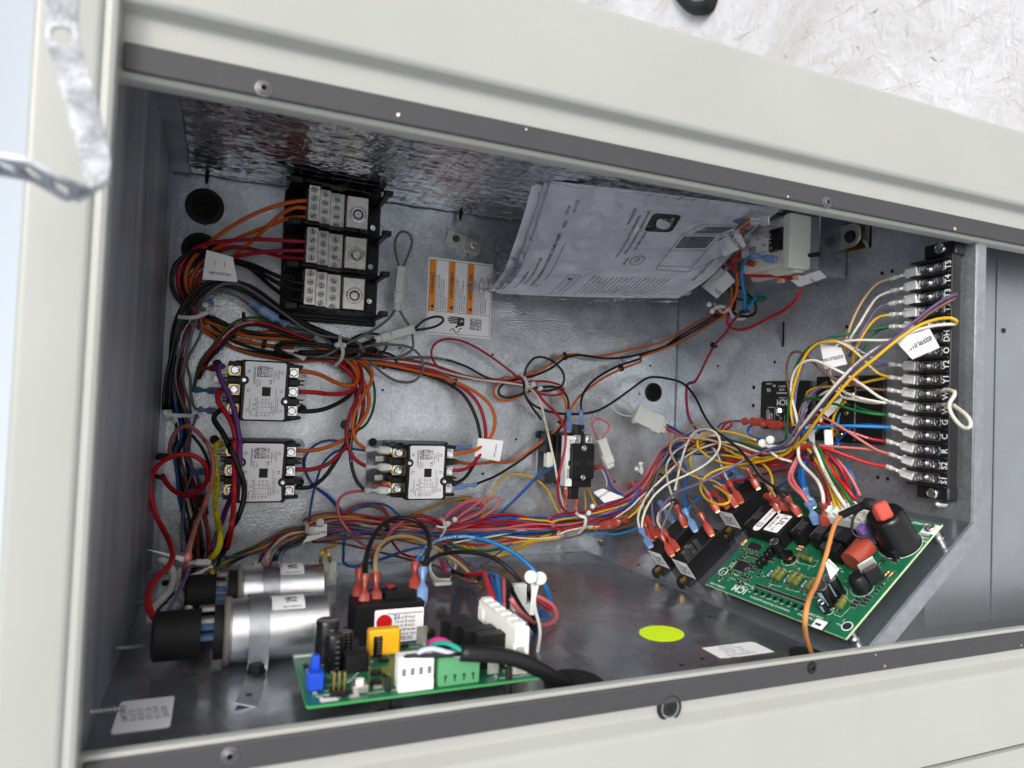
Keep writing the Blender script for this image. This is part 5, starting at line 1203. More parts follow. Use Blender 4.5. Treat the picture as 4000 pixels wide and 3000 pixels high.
def film_mat():
    mt = bpy.data.materials.new('glossy_bag_film'); mt.use_nodes = True; nt = mt.node_tree; nt.nodes.clear(); N_ = nt.nodes.new; Lk = nt.links.new
    o = N_('ShaderNodeOutputMaterial'); mx = N_('ShaderNodeMixShader'); tr = N_('ShaderNodeBsdfTransparent'); gl = N_('ShaderNodeBsdfGlossy'); lw = N_('ShaderNodeLayerWeight'); mr = N_('ShaderNodeMapRange'); bp = N_('ShaderNodeBump'); nz_ = N_('ShaderNodeTexNoise'); tc = N_('ShaderNodeTexCoord')
    tr.inputs[0].default_value = (.985,.985,.99,1); gl.inputs[0].default_value = (.95,.97,1,1); gl.inputs['Roughness'].default_value = .10; lw.inputs[0].default_value = .42
    nz_.inputs['Scale'].default_value = 22; nz_.inputs['Detail'].default_value = 5; nz_.inputs['Distortion'].default_value = 1.5; bp.inputs['Strength'].default_value = .6; bp.inputs['Distance'].default_value = .004
    mr.inputs[1].default_value = .08; mr.inputs[3].default_value = .03; mr.inputs[4].default_value = .68
    Lk(tc.outputs['Object'], nz_.inputs['Vector']); Lk(nz_.outputs[0], bp.inputs['Height']); Lk(bp.outputs[0], gl.inputs['Normal']); Lk(bp.outputs[0], lw.inputs['Normal']); Lk(lw.outputs['Fresnel'], mr.inputs[0]); Lk(mr.outputs[0], mx.inputs[0]); Lk(tr.outputs[0], mx.inputs[1]); Lk(gl.outputs[0], mx.inputs[2]); Lk(mx.outputs[0], o.inputs[0]); return mt
M['film'] = film_mat()
part('bag', sheet_grid(.3, -.05, 1.02, -.02, 1.02, 190, 130, 1.7, 2), M['film'], t, angle=180)
# gathered tail of the bag
g = G(); tail = [atz(*q) for q in (('Y1',640,1010,1.0),('Y1',730,1010,1.6),('Y1',820,1000,2.6),('Y1',900,930,4.2),('Y1',960,800,6.0))]
tl = spline(tail, .3); rad = [.25+.95*i/len(tl)+.18*sin(i*2.1) for i in range(len(tl))]
g.tube(tl, rad, 22)
for i, p in enumerate(g.v): g.v[i] = p + V((mn.noise(p*1.7), mn.noise(p*1.7+V((9,0,0))), mn.noise(p*1.7+V((0,9,0)))))*.35
part('bag_tail', g, M['film'], t, angle=180)
g = G(); lf = spline([atz(*q) for q in (('Y1',1240,185,13.2),('Y1',1180,400,11),('Y1',1010,640,8),('Y1',980,800,6.5),('Y1',880,960,4.5))], .4); rt = [at(LE, 1-i/len(lf)) for i in range(len(lf))]
for a, b in zip(lf, rt):
    for j in range(9):
        q = a.lerp(b, j/8); g.v.append(q + V((0,0,mn.noise(q*1.1)*.7)))
g.f = [(i*9+j, (i+1)*9+j, (i+1)*9+j+1, i*9+j+1) for i in range(len(lf)-1) for j in range(8)]; g.m = [0]*len(g.f)
part('bag_edge', g, M['film'], t, angle=180)
# ================================================================== wires
def P_(pt, k):
    if isinstance(pt, V): return pt
    if isinstance(pt[0], str): k = pt[0]; pt = pt[1:]
    if len(pt) == 4: return atz(k, pt[0], pt[1], pt[3]) if pt[2] == 'z' else aty(k, pt[0], pt[1], pt[3])
    return near(k, *pt)
def path_of(k, pts): return [P_(p, k) for p in pts]
def wire_print(path, r, text, size, start, col='inkw'):
    """printing that follows the insulation"""
    L = [0]
    for a, b in zip(path, path[1:]): L.append(L[-1] + (b-a).length)
    def f(x, y):
        s = min(max(x, 0), L[-1]-.001); i = max(j for j in range(len(L)-1) if L[j] <= s)
        t = (s-L[i])/max(1e-6, L[i+1]-L[i]); p = path[i].lerp(path[i+1], t); d = (path[min(i+1,len(path)-1)]-path[i]).normalized()
        n = CAM - p; n = (n - d*(n@d)).normalized(); w = n.cross(d)
        yy = max(-r*.9, min(r*.9, y)); return p + w*(-yy) + n*(sqrt(r*r-yy*yy)+.006)
    g = G()
    g.text(text, size, start, 0, 0, 0, f=f, align='LEFT', sx=1.0)
    return g
SL = dict(red='redins', blue='blueins', clear='nylonc')
def wire(label, col, r, k, pts, ends=(), group=None, text=None, name='wire', n=8, step=.4):
    """ends: (which, kind, tip, radius) - which 0/-1; a sleeve runs from that end of the wire to the tip"""
    raw = path_of(k, pts); path = spline(raw, step)
    c0 = raw[len(raw)//2]; F0 = frame(c0)
    loc = lambda p: p - c0
    g = G().tube([loc(p) for p in path], r, n)
    mt = M['w_'+col]
    if not ends and not text:
        return solo(name, g, mt, label, 'wire', F0, group, angle=180)
    t = thing(name, label, 'wire', F0, group); ins = part('insulation', g, mt, t, angle=180)
    for e in ends:
        i, kind, tip = e[:3]; rr = e[3] if len(e) > 3 else .27
        p = path[i]; q = P_(tip, k); nrm = (CAM - p).normalized()
        if kind == 'bare':
            d = q - p; part('crimp_terminal', bare_terminal(loc(p), d, nrm + V((-.6,0,0)), d.length/2.05), M['crimp'], t)
        else:
            d = (q-p).normalized(); s = part('sleeve', sleeve(loc(p - d*.15), loc(q), nrm, rr), M[SL[kind]], t)
            part('crimp', sleeve_core(loc(p), loc(q), nrm, rr), M['copper' if kind == 'red' else 'steel'], s)
    if text:
        part('wire_print', wire_print([loc(p) for p in path], r, text[0], text[1], text[2]), M['ink' if len(text) > 3 else 'inkw'], ins) if 0 else None
        gp = wire_print(path, r, text[0], text[1], text[2]); gp.v = [loc(p) for p in gp.v]
        part('wire_print', gp, M[text[3] if len(text) > 3 else 'inkw'], ins, angle=180)
    return t
def bundle(k, pts, cols, desc, r=.105, spread=.32, seed=1, group=None, jit=.5, lift=.0):
    R_ = random.Random(seed); base = spline(path_of(k, pts), .9); N_ = len(cols)
    made = []
    for i, c in enumerate(cols):
        a = 2*pi*i/N_ + R_.uniform(-.4,.4); rad = spread*(R_.uniform(.35,1) if N_ > 1 else 0); tw = R_.uniform(-.12,.12); ph = R_.uniform(0,9)
        u = None; path = []
        for j, p in enumerate(base):
            d = (base[min(j+1,len(base)-1)] - base[max(j-1,0)]).normalized()
            u = d.orthogonal() if u is None else (u - d*(u@d)); u.normalize(); w = d.cross(u)
            b = a + tw*j + .35*sin(j*.33+ph); q = rad*(1+.3*sin(j*.27+ph*2)) + 0
            path.append(p + u*(cos(b)*q) + w*(sin(b)*q) + V((mn.noise(V((j*.21, i*7.3+seed, 0))), mn.noise(V((j*.21, i*7.3+seed, 5))), 0))*jit*spread + V((0,0,lift)))
        path = spline(path, .45); c0 = path[len(path)//2]
        g = G().tube([p - c0 for p in path], r*R_.uniform(.9,1.12), 7)
        word = {'salmon':'salmon pink','brightred':'bright red','sky':'light blue','offwhite':'off white'}.get(c, c)
        made.append(solo('wire', g, M['w_'+c], '%s wire %s' % (word, desc), 'wire', frame(c0), group or 'wires '+desc, angle=180))
    return made
# ---- cables landing in the distribution block
rb = .175
blk = [
 ('upper orange cable into the top pole of the lug block','orange','Z2',[(1195,552,5.0),(1090,558,5),(940,592,4.6),(780,650,4),(620,735,3.4),(480,830,2.6),(370,925,1.8),(290,1010,1.3),(245,1110,1.0),(255,1230,.9),(320,1340,.9),('W1',480,350,.8),('W1',580,400,.8),('W1',760,452,.9),('W1',1000,475,1),('W1',1220,480,1.2),('W1',1440,560,1.2),('W1',1700,610,1)]),
 ('middle orange cable into the top pole, crossing over the red ones','orange','Z2',[(1195,620,5.0),(1095,604,5),(1000,640,4.6),(900,720,4),(820,800,3.4),(740,870,2.8),(650,945,2),(540,1020,1.6),(400,1100,1.2),(330,1200,1),(340,1320,.8),('W1',440,380,.7),('W1',560,470,.6),('W1',800,540,.6),('W1',1050,590,.7),('W1',1300,610,.7)]),
 ('lowest orange cable into the top pole, with worn print','orange','Z2',[(1190,684,4.9),(1080,680,4.6),(980,705,4.2),(860,755,3.4),(700,815,2.6),(560,880,2),(460,925,1.5),(380,1010,1.1),(310,1100,.8),(280,1200,.6),(330,1330,.5),('W1',420,420,.4)]),
 ('top red cable into the middle pole of the lug block','red','Z2',[(1185,868,5),(1000,858,4.8),(840,850,4.4),(640,855,3.6),(480,870,2.8),(350,900,2),(260,970,1.4),(200,1060,1.1),(185,1150,1),(205,1240,1),(250,1330,1),('W1',380,320,.9),('W1',300,480,.8),('W1',250,700,.7)]),
 ('middle red cable into the middle pole','red','Z2',[(1185,938,5),(1000,935,4.6),(820,948,4),(640,980,3),(520,1020,2.2),(400,1080,1.5),(330,1160,1.2),(310,1240,1),(330,1350,.8)]),
 ('lower red cable into the middle pole, dipping behind the others','red','Z2',[(1180,1002,5),(1000,985,4.2),(860,950,3.2),(700,915,2.4),(600,908,2),(500,940,1.5),(400,1010,1),(300,1110,.7),(240,1220,.6),(260,1330,.6)]),
 ('outermost black cable from the bottom pole, looping far left','black','Z2',[(1165,1192,5),(1020,1160,4.6),(880,1100,4),(760,1045,3.2),(600,1000,2.6),(480,960,2.2),(370,935,2),(260,960,1.6),(175,1030,1.4),(138,1140,1.2),(150,1240,1.2),(210,1330,1.2),('W1',330,260,1.2),('W1',250,450,1.1)]),
 ('second black cable from the bottom pole','black','Z2',[(1160,1245,5),(1000,1205,4.4),(860,1130,3.8),(740,1062,3.0),(620,1018,2.4),(500,985,1.8),(350,985,1.2),(230,1060,.9),(190,1180,.9),(220,1300,.9)]),
 ('lowest black cable from the bottom pole, bowing downwards','black','Z2',[(1160,1330,4.6),(1020,1290,4.2),(900,1210,3.6),(800,1120,2.8),(720,1060,2.2),(620,1025,1.8),(480,1010,1.3),(300,1040,.8),(230,1150,.7),(240,1290,.7)]),
]
for lab, c, k, pts in blk: wire(lab, c, rb if c != 'black' else .18, k, pts, group='cables into the distribution block')
# ---- arching black and grey bundle above the contactors
arch = [(135,1180,1.2),(140,900,1.4),(170,700,1.6),(215,480,1.8),(285,280,2.0),(390,120,2.3),(530,40,2.4),(700,35,2.4),(850,85,2.4),(1050,215,2.2),(1250,345,2.0),(1450,450,1.8),(1650,530,1.7),(1850,600,1.6),(2050,640,1.2)]
bundle('W1', arch, ['black']*6, 'in the outer black arch over the contactors', .125, .5, 3)
wire('grey wire on top of the black arch, reaching the white tie','grey',.125,'W1',[(250,900,2.2),(330,560,2.4),(400,330,2.6),(500,120,2.9),(650,20,3),(800,30,3),(960,115,2.9),(1110,225,2.8),(1260,335,2.6),(1400,435,2.5),(1560,500,2.4),(1750,525,2.3),(1900,570,2.2),(1930,640,2.1),(1850,710,2),(1650,700,1.9),(1430,690,1.8)])
wire('grey wire arching inside the black bundle past the blue splice','grey',.125,'W1',[(405,330,1.8),(410,220,2.0),(450,150,2.1),(540,100,2.2),(650,98,2.2),(780,140,2.2),(890,220,2.2),(1000,320,2.2),(1120,405,2.1),(1240,450,2.0),(1360,465,1.9),(1500,480,1.6)])
wire('grey wire fanning down from the blue sleeve, left strand','grey',.115,'W1',[(380,400,2.0),(300,520,2.1),(235,680,2.0),(200,830,1.9),(215,980,1.8),(260,1120,1.6),(310,1240,1.5),('W2',440,200,1.6),('W2',470,420,1.7),('W2',400,600,1.8),('W2',375,850,1.9),('W2',355,1080,2),('W2',370,1260,2.2)])
wire('grey wire fanning down from the blue sleeve, right strand','grey',.115,'W1',[(425,300,2.0),(445,440,2.1),(400,560,2.0),(330,680,1.9),(310,760,1.8),(340,900,1.7),(350,1080,1.7),(390,1180,1.8),(440,1185,2.0)], ends=[(-1,'blue',(560,1200,2.4),.26)])
wire('grey wire second inner strand of the left fan','grey',.115,'W1',[(270,700,1.4),(260,850,1.4),(290,1000,1.3),(330,1120,1.2),(340,1220,1.1)])
# ---- left hand trunk down to the capacitors
trunk = [('W1',240,700,.8),('W1',220,950,.8),('W1',250,1150,.8),('W1',300,1300,.8),('W1',300,1480,.8),('W2',360,150,.8),('W2',400,400,.9),('W2',440,650,1.0),('W2',500,900,1.1),('W2',520,1120,1.3),('W2',520,1300,1.6),('W2',500,1430,2.0)]
bundle('W1', trunk, ['black','black','grey','black','red','black','grey','blue'], 'in the left trunk running down to the capacitors', .12, .62, 8)
bundle('W2', [(440,420,.6),(500,650,.8),(560,900,1.0),(590,1100,1.2),(600,1250,1.4),(590,1400,1.6)], ['black','red','red','black','orange'], 'low in the left trunk beside the contactor', .15, .5, 12)
wire('black printed wire slanting across the left trunk','black',.125,'W2',[(470,0,2.2),(540,80,2.4),(610,200,2.6),(650,330,2.6),(630,480,2.5),(580,620,2.4),(540,760,2.3),(480,900,2.2),(450,1050,2.1),(440,1200,2)], text=('AWM STYLE 1015 VW-1  1779',.13,9.0))
wire('white wire between the dark ones in the left trunk','white',.11,'W2',[(410,660,1.4),(440,780,1.5),(470,900,1.6),(500,1000,1.5)])
wire('violet wire wandering down the left trunk past the red loop','violet',.115,'W1',[(400,1225,2.2),(370,1320,2.2),(330,1420,2.3),(300,1560,2.4),('W2',440,0,2.4),('W2',400,120,2.5),('W2',420,260,2.6),('W2',490,400,2.6),('W2',560,520,2.5),('W2',600,660,2.2),('W2',640,850,1.8)])
# ---- thick leads beside the two left contactors
T5 = 'thick leads from the T side screws'
wire('thick purple lead dropping from the T3 screw of the upper contactor','purple',.21,'W1',[(650,790,4.9),(612,775,5.2),(600,830,5.4),(630,920,5.6),(680,1010,5.8),(720,1110,6.0),(755,1230,6.2),(780,1360,6.4),(800,1500,6.6),('W2',985,120,6.8),('W2',985,320,6.8),('W2',950,480,6.2),('W2',890,670,5.0),('W2',820,850,3.6),('W2',770,1000,3.0),('W2',720,1130,2.6),('W2',690,1280,2.2)], group=T5)
wire('thick red lead dropping from the T2 screw of the upper contactor','brightred',.21,'W1',[(650,1000,4.8),(605,1020,5.0),(592,1075,5.2),(610,1140,5.4),(665,1210,5.7),(715,1290,6.0),(748,1390,6.2),(768,1520,6.4),('W2',925,60,6.9),('W2',930,300,7.1),('W2',925,560,7.0),('W2',918,800,6.4),('W2',900,950,5.6),('W2',885,1080,4.6),('W2',850,1220,3.4)], group=T5, text=('E217714  AWM STYLE 1015 600V VW-1',.17,12.0,'ink'))
wire('thick black lead dropping from the T1 screw of the upper contactor','black',.22,'W1',[(640,1180,4.8),(590,1210,5.0),(558,1260,5.2),(575,1310,5.4),(620,1370,5.7),(670,1460,6.1),(715,1570,6.5),('W2',880,110,7.0),('W2',940,270,7.3),('W2',1005,430,7.5),('W2',1035,580,7.3),('W2',1020,740,6.7),('W2',960,900,5.6),('W2',900,1000,4.6),('W2',850,1120,3.6),('W2',800,1280,2.8),('W2',700,1370,2.4)], group=T5)
wire('thick yellow cable with black print from the lower contactor','brightyellow',.24,'W2',[(790,105,4.8),(750,85,5.1),(722,150,5.4),(715,260,5.6),(735,400,5.7),(738,520,5.6),(722,680,5.5),(728,820,5.3),(755,960,5.0),(775,1080,4.6),(770,1180,4.0),(730,1270,3.4),(660,1350,2.8)], group=T5, text=('600V  1230 OR 12  1000V 90C  90C 1032 AWM',.26,.9,'ink'))
wire('salmon wire looping left and down over the left trunk','salmon',.165,'W1',[(150,1640,2.6),(150,1540,3.0),(175,1440,3.4),(235,1360,3.8),(320,1340,4.2),(410,1390,4.6),(480,1480,5.0),('W2',620,60,5.8),('W2',690,220,6.3),('W2',700,400,6.4),('W2',670,570,6.4),('W2',600,760,6.2),('W2',530,920,6.0),('W2',480,1070,5.6),('W2',440,1230,5.2),('W2',440,1340,5.0)], group=T5)
wire('thick red wire with a round loop at the left wall, ending at the front capacitor','brightred',.20,'W2',[(150,430,1.6),(190,510,2.0),(290,610,2.8),(420,650,3.8),(550,600,4.6),(635,480,5.0),(620,330,5.3),(520,235,5.5),(390,205,5.6),(230,240,5.5),(100,330,5.2),(25,470,5.0),(25,650,5.2),(75,850,5.8),(150,1000,'z',6.5),(220,1130,'z',8.5),(255,1250,'z',10.5),('Z4',622,450,'z',12.5),('Z4',600,510,'z',14.0),('Z4',530,580,'z',16.0),('Z4',475,660,'z',18.0),('Z4',462,760,'z',20.0),('Z4',500,850,'z',21.6),('Z4',545,905,'z',22.3)], group=T5)
wire('pale lilac wire curving into the front boot','violet',.14,'Z4',[(900,500,'z',9.0),(810,515,'z',11.0),(735,520,'z',13.0),(700,600,'z',15.5),(650,700,'z',18.0),(605,790,'z',20.5),(590,880,'z',22.0)])
wire('brown wire behind the white tubes at the far boot','brown',.13,'Z4',[(660,640,'z',12.0),(600,720,'z',12.8),(540,780,'z',13.4),(510,830,'z',14.0)])
wire('salmon wire dropping to the far black boot','salmon',.14,'Z4',[(735,360,6.0),(715,460,7.0),(690,600,'z',11.5),(700,700,'z',13.2)])
for lab, pts in (('bent white nylon tube crossing left of the boots',[(530,480,'z',13),(580,490,'z',13.4),(625,570,'z',14),(610,660,'z',15),(540,740,'z',16),(485,800,'z',17),(480,880,'z',18)]),
                 ('bent white nylon tube dipping behind the front boot',[(760,500,'z',12),(690,540,'z',13),(640,600,'z',13.6),(660,680,'z',14.4),(715,750,'z',15.4),(738,860,'z',16.4)])):
    p = path_of('Z4', pts); solo('nylon_tube', G().tube([q - p[3] for q in spline(p, .3)], .24, 10), M['nylon'], lab, 'tube', frame(p[3]), angle=180)
# ---- right hand lug wires of the left contactors, and the column they join
LG = 'wires in the column between the contactors'
wire('orange wire from the L3 lug of the upper contactor','orange',.185,'W1',[(1350,830,4.7),(1430,835,4.6),(1560,870,4.1),(1680,930,3.4),(1780,962,2.9),(1870,950,2.5),(1890,880,2.2),(1830,770,1.8),(1740,700,1.5),(1600,640,1.2)], group=LG)
wire('red wire from the L2 lug of the upper contactor','brightred',.19,'W1',[(1345,1020,4.7),(1480,1025,4.5),(1640,1042,3.7),(1760,1035,3.1),(1850,1000,2.6),(1860,910,2.2),(1780,810,1.8),(1660,740,1.5),(1500,710,1.2),(1300,660,1.0)], group=LG)
wire('black wire from the L1 lug of the upper contactor','black',.195,'W1',[(1340,1195,4.7),(1420,1202,4.6),(1560,1185,4.2),(1700,1130,3.5),(1800,1065,2.9),(1850,990,2.5),(1855,880,2.0),(1810,770,1.7),(1720,670,1.3)], group=LG)
wire('orange wire from the L3 lug of the lower contactor','orange',.175,'W1',[(1325,1562,4.7),(1420,1567,4.5),(1560,1547,4.0),(1690,1500,3.6),(1800,1440,3.3),(1890,1340,3.1),(1975,1210,2.9),(1995,1090,2.7),(1965,970,2.4),(1910,870,2.1),(1880,770,1.8),(1820,700,1.5)], group=LG)
wire('red wire from the L2 lug of the lower contactor','red',.185,'Z3',[(1180,1237,4.7),(1300,1237,4.4),(1420,1200,3.9),(1510,1125,3.4),(1580,1040,3.0),(1650,930,2.6),(1690,800,2.4),(1695,680,2.2),(1665,560,2),(1600,460,1.7),(1520,420,1.4)], group=LG)
wire('black wire from the L1 lug of the lower contactor','black',.185,'Z3',[(1180,1375,4.7),(1280,1375,4.5),(1380,1315,4.0),(1470,1200,3.5),(1545,1070,3.1),(1610,940,2.7),(1640,800,2.4),(1640,650,2.2),(1610,500,1.9),(1560,420,1.5)], group=LG)
wire('green wire bowing out beside the orange column','green',.12,'Z3',[(1610,390,1.6),(1700,450,1.7),(1760,540,1.8),(1785,660,1.8),(1765,800,1.6),(1700,910,1.3),(1600,950,.9),(1565,900,.6),(1590,860,.5)], group=LG)
wire('orange wire to the top clear sleeve of the middle contactor','orange',.165,'Y2',[(150,175,1.5),(215,210,2.0),(255,265,2.6),(240,340,3.1),(185,430,3.5),(140,530,3.8),(130,630,4.0),(160,715,4.1),(222,755,4.2)], ends=[(-1,'clear',(372,762,4.4),.32)], group=LG)
wire('red wire to the middle clear sleeve of the middle contactor','red',.17,'Y2',[(130,185,1.5),(180,230,2.1),(190,310,2.7),(160,410,3.2),(115,520,3.7),(88,640,4.0),(100,740,4.1),(150,825,4.2),(222,868,4.2)], ends=[(-1,'clear',(370,872,4.4),.32)], group=LG)
wire('black printed wire to the bottom clear sleeve of the middle contactor','black',.16,'Y2',[(100,210,1.2),(140,300,1.8),(152,440,2.4),(135,600,2.9),(115,740,3.3),(122,860,3.7),(160,970,4.0),(215,1022,4.2)], ends=[(-1,'clear',(362,1022,4.4),.32)], group=LG, text=('AWM STYLE 1230 (UL) TYPE TEW 105C',.15,6.5))
wire('orange wire looping from the L3 lug of the middle contactor','orange',.165,'Y2',[(778,778,4.9),(860,775,4.8),(950,745,4.3),(1025,670,3.8),(1052,570,3.4),(1020,470,2.9),(940,395,2.4),(830,335,1.9),(700,285,1.5),(550,250,1.3),(400,215,1.3),(240,190,1.3),(100,170,1.2)], group=LG)
wire('red wire looping from the L2 lug of the middle contactor','red',.165,'Y2',[(775,893,4.9),(865,880,4.8),(945,805,4.3),(988,700,3.7),(985,590,3.1),(950,475,2.6),(890,395,2.1),(790,325,1.7),(680,260,1.4),(560,228,1.2),(420,205,1.2),(250,180,1.2)], group=LG)
wire('black wire looping from the L1 lug of the middle contactor','black',.165,'Y2',[(775,985,4.9),(850,945,4.7),(925,830,4.0),(955,710,3.3),(940,590,2.7),(895,475,2.2),(840,395,1.8),(750,330,1.4),(600,270,1.1),(430,232,1.0),(280,200,1.0)], group=LG)
wire('blue wire loop to the right of the lower contactor','blue',.11,'Z3',[(1720,1095,1.4),(1600,1080,1.2),(1480,1105,1.0),(1390,1190,.9),(1350,1290,.9),(1320,1400,1.0),(1290,1560,1.1),(1285,1650,1.2)], group=LG)
wire('blue wire crossing the first blue loop','blue',.11,'Z3',[(1540,1030,1.2),(1430,1015,1.0),(1330,1050,.8),(1255,1140,.7),(1250,1230,.8),(1310,1350,.9),(1420,1440,1.0),(1500,1530,1.1),(1540,1600,1.2)], group=LG)
# ---- mid level orange/black fan under the arch
bundle('W1', [(440,380,.5),(560,480,.5),(720,580,.5),(900,640,.6),(1100,670,.7),(1300,690,.8),(1500,680,.9),(1700,640,1.0),(1900,660,1.0),('Z3',1900,400,.9),('Y2',380,215,.8)], ['black','orange','black'], 'in the flat fan under the arch', .15, .5, 21)
bundle('W1', [(480,330,1.0),(640,400,1.0),(800,470,1.0),(1000,505,1.1),(1200,525,1.2),(1400,570,1.3),(1600,620,1.4),(1800,640,1.4),(1950,620,1.3)], ['black','orange','black'], 'running level beneath the black arch', .16, .45, 22)
wire('green wire in the taped trio arching over the T side','green',.135,'W1',[(1480,520,1.4),(1300,440,1.8),(1100,375,2.2),(950,335,2.5),(830,345,2.7),(720,400,2.7),(620,500,2.6),(530,620,2.4),(450,720,2.2),(410,820,2),(385,930,1.8),(370,1020,1.6)])
wire('dark red printed wire in the taped trio','red',.15,'W1',[(1500,560,1.5),(1300,480,2.0),(1120,410,2.4),(960,375,2.7),(850,380,2.9),(740,430,2.9),(650,510,2.8),(570,610,2.6),(500,690,2.3),(440,790,1.9),(400,900,1.5)], text=('3.31mm2 105C-600V-FT1 MTW/TEW AWG',.16,5.6))
wire('black wire in the taped trio','black',.14,'W1',[(1480,590,1.3),(1250,500,1.7),(1080,430,2.1),(950,400,2.4),(850,405,2.6),(760,460,2.6),(680,540,2.5),(600,630,2.3),(530,700,2.0),(470,790,1.7),(420,900,1.3)])
bundle('W1', [(1140,600,1.6),(1200,570,1.8),(1350,575,2.0),(1550,590,2.1),(1750,620,2.1),(1900,650,2.0),(1920,700,1.8),(1800,720,1.7),(1500,700,1.6),(1250,690,1.5),(1150,650,1.5),(1140,600,1.6)], ['black','black','black'], 'coiled under the tie, above the contactor', .13, .3, 5)
# ---- loops and in-line connectors right of the lug block
wire('grey loop standing out of the upright white connector','grey',.125,'Z2',[(1875,1065,1.6),(1850,970,1.9),(1840,880,2.1),(1865,805,2.2),(1910,788,2.2),(1958,820,2.2),(1970,880,2.1),(1945,960,1.9),(1900,1065,1.6)])
wire('grey wire from the upright connector back to the white tie','grey',.125,'Z2',[(1850,1370,1.6),(1800,1445,1.8),(1700,1525,2.0),(1580,1590,2.3),(1480,1640,2.4),('Z3',1400,370,2.4),('Z3',1300,385,2.2)])
wire('grey wire from the upright connector curling under the second one','grey',.125,'Z2',[(1862,1372,1.6),(1910,1450,1.6),(1965,1545,1.6),(1978,1630,1.7),('Z3',2070,320,1.7),('Z3',1980,375,1.7),('Z3',1850,395,1.7),('Z3',1700,390,1.7),('Z3',1560,380,1.7)])
wire('grey wire making the widest ring right of the tie','grey',.125,'Z3',[(1620,330,2.2),(1760,290,2.0),(1920,285,1.8),(2060,310,1.6),(2140,390,1.5),(2150,480,1.5),(2080,565,1.5),(1960,565,1.5),(1840,500,1.5),(1740,400,1.5)])
wire('black loop out of the slanting white connector, over the warning label','black',.12,'Y1',[(235,1335,1.6),(300,1275,1.9),(380,1245,2.1),(440,1248,2.2),(452,1275,2.2),(400,1315,2.0),(320,1335,1.8),(235,1345,1.6)])
bundle('Z3', [(1790,250,1.6),(1700,290,1.8),(1600,330,2.0),(1500,340,2.1),(1350,345,2.1),(1200,340,2.0)], ['black','black','black'], 'between the slanting connector and the tie', .115, .22, 31)
wire('black wire ring hanging below the slanting connector','black',.12,'Z3',[(1560,270,1.8),(1680,210,1.6),(1800,205,1.5),(1870,250,1.5),(1865,320,1.5),(1800,375,1.5),(1680,385,1.6),(1580,370,1.7)])
def connector(label, k, a, b, w, n_=(0,0,1), group='white nylon plug and socket connectors', ribs=True):
    A, Bp = P_(a, k), P_(b, k); d = (Bp-A); L = d.length; d.normalize(); n = V(n_) - d*(V(n_)@d); n.normalize(); x = n.cross(d)
    F_ = frame(A, x, d); t = thing('plug_connector', label, 'connector', F_, group)
    g = G(); g.box((0,L*.30,0),(w,L*.6,.75*min(1,w)),.07); g.box((0,L*.06,0),(w*1.15,.12,.8*min(1,w)),.03); g.box((0,L*.28,.75*min(1,w)/2+.05),(w*.42,L*.5,.14),.04)
    part('socket', g, M['nylon'], t)
    g = G(); g.box((0,L*.74,0),(w*1.12,L*.3,.9*min(1,w)),.14); g.box((0,L*.92,0),(w*.85,L*.22,.62*min(1,w)),.12); g.box((w*.5,L*.66,0),(.18,L*.2,.4),.05); g.box((-w*.5,L*.66,0),(.18,L*.2,.4),.05)
    part('plug', g, M['nylon'], t); part('latch', G().box((0,L*.55,.45*min(1,w)+.04),(w*.3,L*.22,.1),.03), M['nylonc'], t)
    return t
connector('upright white connector with a grey loop, right of the lug block', 'Z2', (1885,1055,1.6), (1855,1385,1.6), .75)
connector('slanting white connector with a black loop beside the warning label', 'Z3', (2085,165,1.6), (1790,250,1.6), .8)
connector('white connector with a pink loop, right of the small contactor', 'W4', (580,390,2.2), (675,650,2.4), 1.05)
connector('wide white connector with a white loop, over the panel seam', 'W4', (905,150,2.0), (1180,280,2.4), 1.9)
# ---- thin wires across the middle
wire('black printed wire running right from the tie to the centre loop','black',.11,'Y2',[(200,150,1.4),(420,165,.9),(560,157,.8),(700,167,.8),(850,212,.9),(1000,290,1.1),(1130,322,1.3),(1245,352,1.6)], text=('TYPE MTW OR AWM STYLE  (UL) TYPE MTW OR AWM 16 AWG (UL) 600V',.14,3.4))
wire('white wire running to the centre loop then down to the small contactor','white',.115,'Y2',[(250,175,1.2),(460,190,1.1),(600,215,1.0),(760,262,1.1),(950,303,1.2),(1110,322,1.5),(1230,342,1.9),(1300,378,2.4),(1345,450,3.0),(1375,570,4.0),(1410,720,5.4),(1440,860,6.0),(1465,1000,5.6),(1500,1150,4.2)], text=('AWM STYLE 1015 600V',.13,20,'ink'))
wire('thin red wire with a tall loop above the centre','red',.115,'Y2',[(200,120,1.2),(380,165,1.0),(520,180,.9),(640,205,.9),(760,245,1.0),(900,288,1.1),(1050,308,1.3),(1220,325,1.8)])
wire('thin red wire rising in a big curve right of the warning label','red',.115,'Y2',[(900,300,1.0),(760,270,1.0),(680,220,1.0),(640,150,1.1),(650,85,1.2),(710,45,1.3),(790,42,1.3),(890,75,1.3),(1010,145,1.3),(1130,232,1.5),(1240,320,1.9)])
wire('thin red wire small oval loop right of the centre tie','red',.115,'Y2',[(1050,300,1.2),(1180,330,1.6),(1290,315,2.0),(1400,318,2.1),(1485,348,2.1),(1500,380,2.1),(1440,405,2.0),(1350,395,1.9),(1260,350,1.9)])
wire('red wire dropping from the centre tie to the red sleeve under the small contactor','red',.125,'Y2',[(1250,325,2.0),(1310,370,2.5),(1365,440,3.2),(1440,515,4.4),(1492,590,5.6),(1510,690,6.4),(1490,820,6.5),(1460,950,6.2),(1462,1070,5.4),(1500,1150,4.6),(1560,1172,4.0),(1577,1140,3.8)], ends=[(-1,'red',(1577,1062,3.8),.25)])
